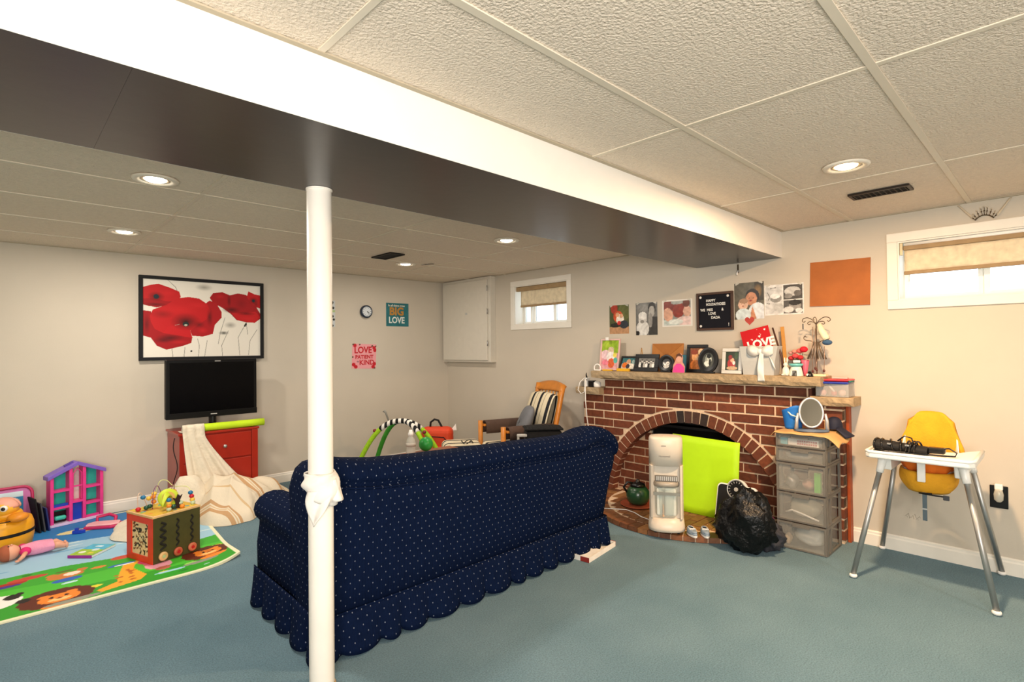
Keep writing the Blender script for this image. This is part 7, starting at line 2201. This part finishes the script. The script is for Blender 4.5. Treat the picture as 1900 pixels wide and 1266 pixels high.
# suitcase
su = thing('black_suitcase', 'black upright suitcase with grey handle behind the sofa end', 'suitcase', (3.25, 3.02, 0), rz=R(-40))
G().box(-0.15, 0.15, -0.11, 0.11, 0.05, 0.635).obj('shell', M('black_nylon', '#0f1013', 0.85, bump=0.5, bscale=40), su, bevel=0.035, seg=3)
G().surf(lambda u, v: (-0.155 + 0.31 * u, -0.115 + 0.23 * v, 0.640 + 0.016 * math.sin(PI * u) ** 0.5 * math.sin(PI * v) ** 0.5 + 0.006 * math.sin(40 * u) * math.sin(31 * v)), 24, 16).obj('fleece_top', M('black_fleece', '#0a0a0c', 0.95, bump=0.8, bscale=60), su, smooth=True, solid=0.01)
for x in (-0.10, 0.10):
    for y in (-0.08, 0.08):
        G().lathe([(0.025, -0.012), (0.025, 0.012)], 16, (x, y, 0.025), axis='x').obj('wheel', BLACK, su)
gh = thing('grey_bracket', 'light grey plastic bracket standing beside the black suitcase', 'bracket', (3.07, 3.06, 0), rz=R(-40))
for x in (-0.045, 0.045):
    G().box(x - 0.009, x + 0.009, -0.012, 0.012, 0, 0.585).obj('upright', LGREY, gh, bevel=0.003)
G().box(-0.056, 0.056, -0.014, 0.014, 0.585, 0.607).obj('grip', LGREY, gh, bevel=0.006)
# coffee table
TBL = M('red_brown_wood', '#8a4a2c', 0.4, var=0.12, scale=16, coat=0.2)
ct = thing('coffee_table', 'red-brown wooden coffee table behind the sofa', 'table', (2.42, 3.41, 0))
G().box(2.08, 2.76, 3.18, 3.635, 0.458, 0.487).obj('top', TBL, ct, W=True, bevel=0.008, seg=3)
G().box(2.12, 2.72, 3.22, 3.595, 0.40, 0.457).obj('apron', TBL, ct, W=True)
for x in (2.13, 2.71):
    for y in (3.23, 3.585):
        G().box(x - 0.025, x + 0.025, y - 0.025, y + 0.025, 0, 0.40).obj('leg', TBL, ct, W=True)
tag(G().box(2.45, 2.66, 3.36, 3.48, 0.4885, 0.490).obj('paper_sheet', M('white_paper', '#e9e6df', 0.8)), 'white sheet of paper on the coffee table', 'paper')
# bottle
bt = thing('water_bottle', 'clear plastic water bottle standing on the coffee table', 'bottle', (2.29, 3.50, 0.4885))
CLB = M('clear_bottle', '#cfcfc6', 0.1, alpha=0.5, var=0.02)
G().lathe([(0.0, 0.0), (0.034, 0.0), (0.036, 0.006), (0.036, 0.05), (0.032, 0.06), (0.036, 0.07), (0.036, 0.10), (0.030, 0.125), (0.019, 0.142), (0.018, 0.150)], 24).obj('body', CLB, bt, smooth=True)
G().lathe([(0.02, 0.150), (0.021, 0.17), (0.016, 0.178), (0.012, 0.195), (0.0, 0.197)], 20).obj('cap', WPL, bt, smooth=True)
G().lathe([(0.0365, 0.072), (0.0368, 0.098)], 24).obj('label_band', M('label_grey', '#b9b4aa', 0.5), bt, smooth=True)
tag(G().ball((2.47, 3.56, 0.5455), 0.056, 24, 14).obj('green_ball', M('green_rubber', '#1f8a36', 0.4), smooth=True), 'plain green ball behind the bottle on the coffee table', 'ball')
# play gym
BWS = stripes('black_white_stripe', '#eeeae2', [(0.0, 0.5, '#121214')], (0.72, -0.69, 0), 0.052, bump=0.1)
BWS2 = stripes('black_white_stripe_b', '#eeeae2', [(0.0, 0.5, '#121214')], (0.1, -0.99, 0.1), 0.052, bump=0.1)
LIMEF = M('lime_dotted_fabric', '#9ccc1e', 0.8, var=0.15, scale=60)
GRNF = M('grass_green_fabric', '#3f9a2a', 0.8, var=0.1)
gy = thing('play_gym', 'baby play gym with crossed lime and black-white striped arches', 'play gym', (2.79, 4.42, 0))
def arch_part(a, b, top, t0, t1, mat, name, r):
    pts = []
    for k in range(21):
        t = t0 + (t1 - t0) * k / 20
        x = a[0] + (b[0] - a[0]) * t
        y = a[1] + (b[1] - a[1]) * t
        z = top * (1 - abs(2 * t - 1) ** 2.3)
        pts.append((x, y, max(z, r)))
    return G().tube(pts, r, 12).obj(name, mat, gy, smooth=True, W=True)
A0, A1 = (2.42, 4.74), (3.14, 4.10)
B0, B1 = (2.72, 4.86), (2.90, 4.00)
arch_part(A0, A1, 0.62, 0.0, 0.30, LIMEF, 'arch_leg', 0.022)
arch_part(A0, A1, 0.62, 0.30, 0.70, BWS, 'striped_sleeve', 0.024)
arch_part(A0, A1, 0.62, 0.70, 1.0, LIMEF, 'arch_leg', 0.022)
arch_part(B0, B1, 0.615, 0.0, 0.38, GRNF, 'arch_leg', 0.022)
arch_part(B0, B1, 0.615, 0.38, 0.72, BWS2, 'striped_sleeve', 0.024)
arch_part(B0, B1, 0.615, 0.72, 1.0, LIMEF, 'arch_leg', 0.022)
G().tube([(2.70, 4.50, 0.62), (2.68, 4.52, 0.70), (2.665, 4.53, 0.72)], [0.008, 0.010, 0.016], 8).obj('ribbon_loop', M('grey_ribbon', '#8b8880', 0.6), gy, smooth=True, W=True)
for x, y in ((2.60, 4.585), (2.87, 4.16)):
    G().ball((x, y, 0.53), 0.018, 12, 8).obj('rattle', M('dark_red_rattle', '#7a1f2a', 0.4), gy, smooth=True, W=True)
# orange backpack
bp_ = thing('orange_backpack', 'bright orange child backpack with black top handle in the corner', 'backpack', (3.33, 4.59, 0), rz=R(-46))
ORG = M('orange_nylon', '#d8431c', 0.6, var=0.06, bump=0.2, bscale=90)
G().box(-0.165, 0.165, -0.08, 0.08, 0.001, 0.49).obj('body', ORG, bp_, bevel=0.06, seg=4)
G().box(-0.12, 0.12, -0.105, -0.07, 0.04, 0.30).obj('front_pocket', ORG, bp_, bevel=0.03, seg=3)
G().tube([(-0.075, 0.0, 0.475), (-0.07, 0, 0.535), (-0.03, 0, 0.565), (0.01, 0, 0.555), (0.04, 0, 0.50), (0.05, 0, 0.478)], 0.011, 8).obj('handle', BLACKM, bp_, smooth=True)
G().tube([(-0.155, -0.084, 0.33), (-0.05, -0.088, 0.40), (0.08, -0.088, 0.39), (0.155, -0.084, 0.30)], 0.005, 6).obj('zip', BLACKM, bp_, smooth=True)
G().bc((0.115, -0.09, 0.30), (0.012, 0.01, 0.12)).obj('side_strap', BLACKM, bp_)
G().bc((-0.13, -0.09, 0.30), (0.012, 0.01, 0.10)).obj('side_strap', BLACKM, bp_)
for k_ in range(4):
    G().bc((-0.02 + 0.025 * k_, -0.1058, 0.19 + 0.006 * (k_ % 2)), (0.018, 0.002, 0.026)).obj('faded_print', M('rust_print', '#e8805a', 0.6), bp_)
G().prism([(0.13, 0.44), (0.20, 0.445), (0.19, 0.515)], 0.02, 0.05, 'y').obj('ear', WPL, bp_, bevel=0.006)
# flat box slid under the sofa corner
bx = thing('flat_box', 'flat white box with red edge poking out beneath the sofa skirt', 'box', (2.74, 2.11, 0), rz=R(8))
G().box(-0.17, 0.17, -0.06, 0.11, 0.001, 0.006).obj('base', M('white_card2', '#ece5da', 0.7), bx)
for a in ((-0.17, 0.17, -0.06, -0.055), (-0.17, 0.17, 0.105, 0.11), (-0.17, -0.165, -0.055, 0.105), (0.165, 0.17, -0.055, 0.105)):
    G().box(a[0], a[1], a[2], a[3], 0.006, 0.032).obj('side', M('white_card2', '#ece5da', 0.7), bx)
G().box(0.1705, 0.173, -0.06, 0.11, 0.002, 0.034).obj('red_edge', M('dark_red_card', '#8c2a22', 0.6), bx)
G().box(-0.1725, -0.1705, -0.06, 0.0, 0.002, 0.03).obj('red_edge', M('dark_red_card', '#8c2a22', 0.6), bx)
G().box(-0.16, 0.02, -0.05, 0.09, 0.0065, 0.02).obj('paper_inside', M('white_paper2', '#f2eee6', 0.8), bx)
# white cloth tied round the pole
tc_ = thing('tied_cloth', 'white cloth knotted around the steel pole beside the sofa', 'cloth', (0.918, 2.035, 0.68))
CL = M('white_cotton', '#ece6dd', 0.9, var=0.03, bump=0.25, bscale=40)
def wrap(u, v):
    a = 2 * PI * u
    d = max(0, math.cos(a - (-2.35))) ** 2
    r = 0.0485 + 0.006 * (1 + math.sin(3 * a + 9 * v)) + 0.012 * math.sin(PI * v)
    return (r * math.cos(a), r * math.sin(a), 0.145 - (0.10 + 0.03 * math.cos(a + 0.8)) * v)
G().surf(wrap, 40, 12, cu=True).obj('wrap', CL, tc_, smooth=True, solid=0.003)
def flapf(u, v):
    a = -2.9 + 1.75 * u
    r = 0.058 + 0.010 * math.sin(7 * u + 4 * v) + 0.006 * v
    drop = 0.10 * (1 - abs(u - 0.25) * 1.25)
    return (r * math.cos(a), r * math.sin(a), 0.075 - max(0.0, drop) * v * 1.25 + 0.01 * (1 - v))
G().surf(flapf, 24, 10).obj('hanging_corner', CL, tc_, smooth=True, solid=0.003)
def flap2(u, v):
    a = -1.2 + 0.95 * u
    r = 0.06 + 0.028 * v * math.sin(PI * u) + 0.004 * math.sin(9 * u)
    return (r * math.cos(a), r * math.sin(a), 0.12 - 0.085 * v)
G().surf(flap2, 16, 8).obj('knot_end', CL, tc_, smooth=True, solid=0.004)
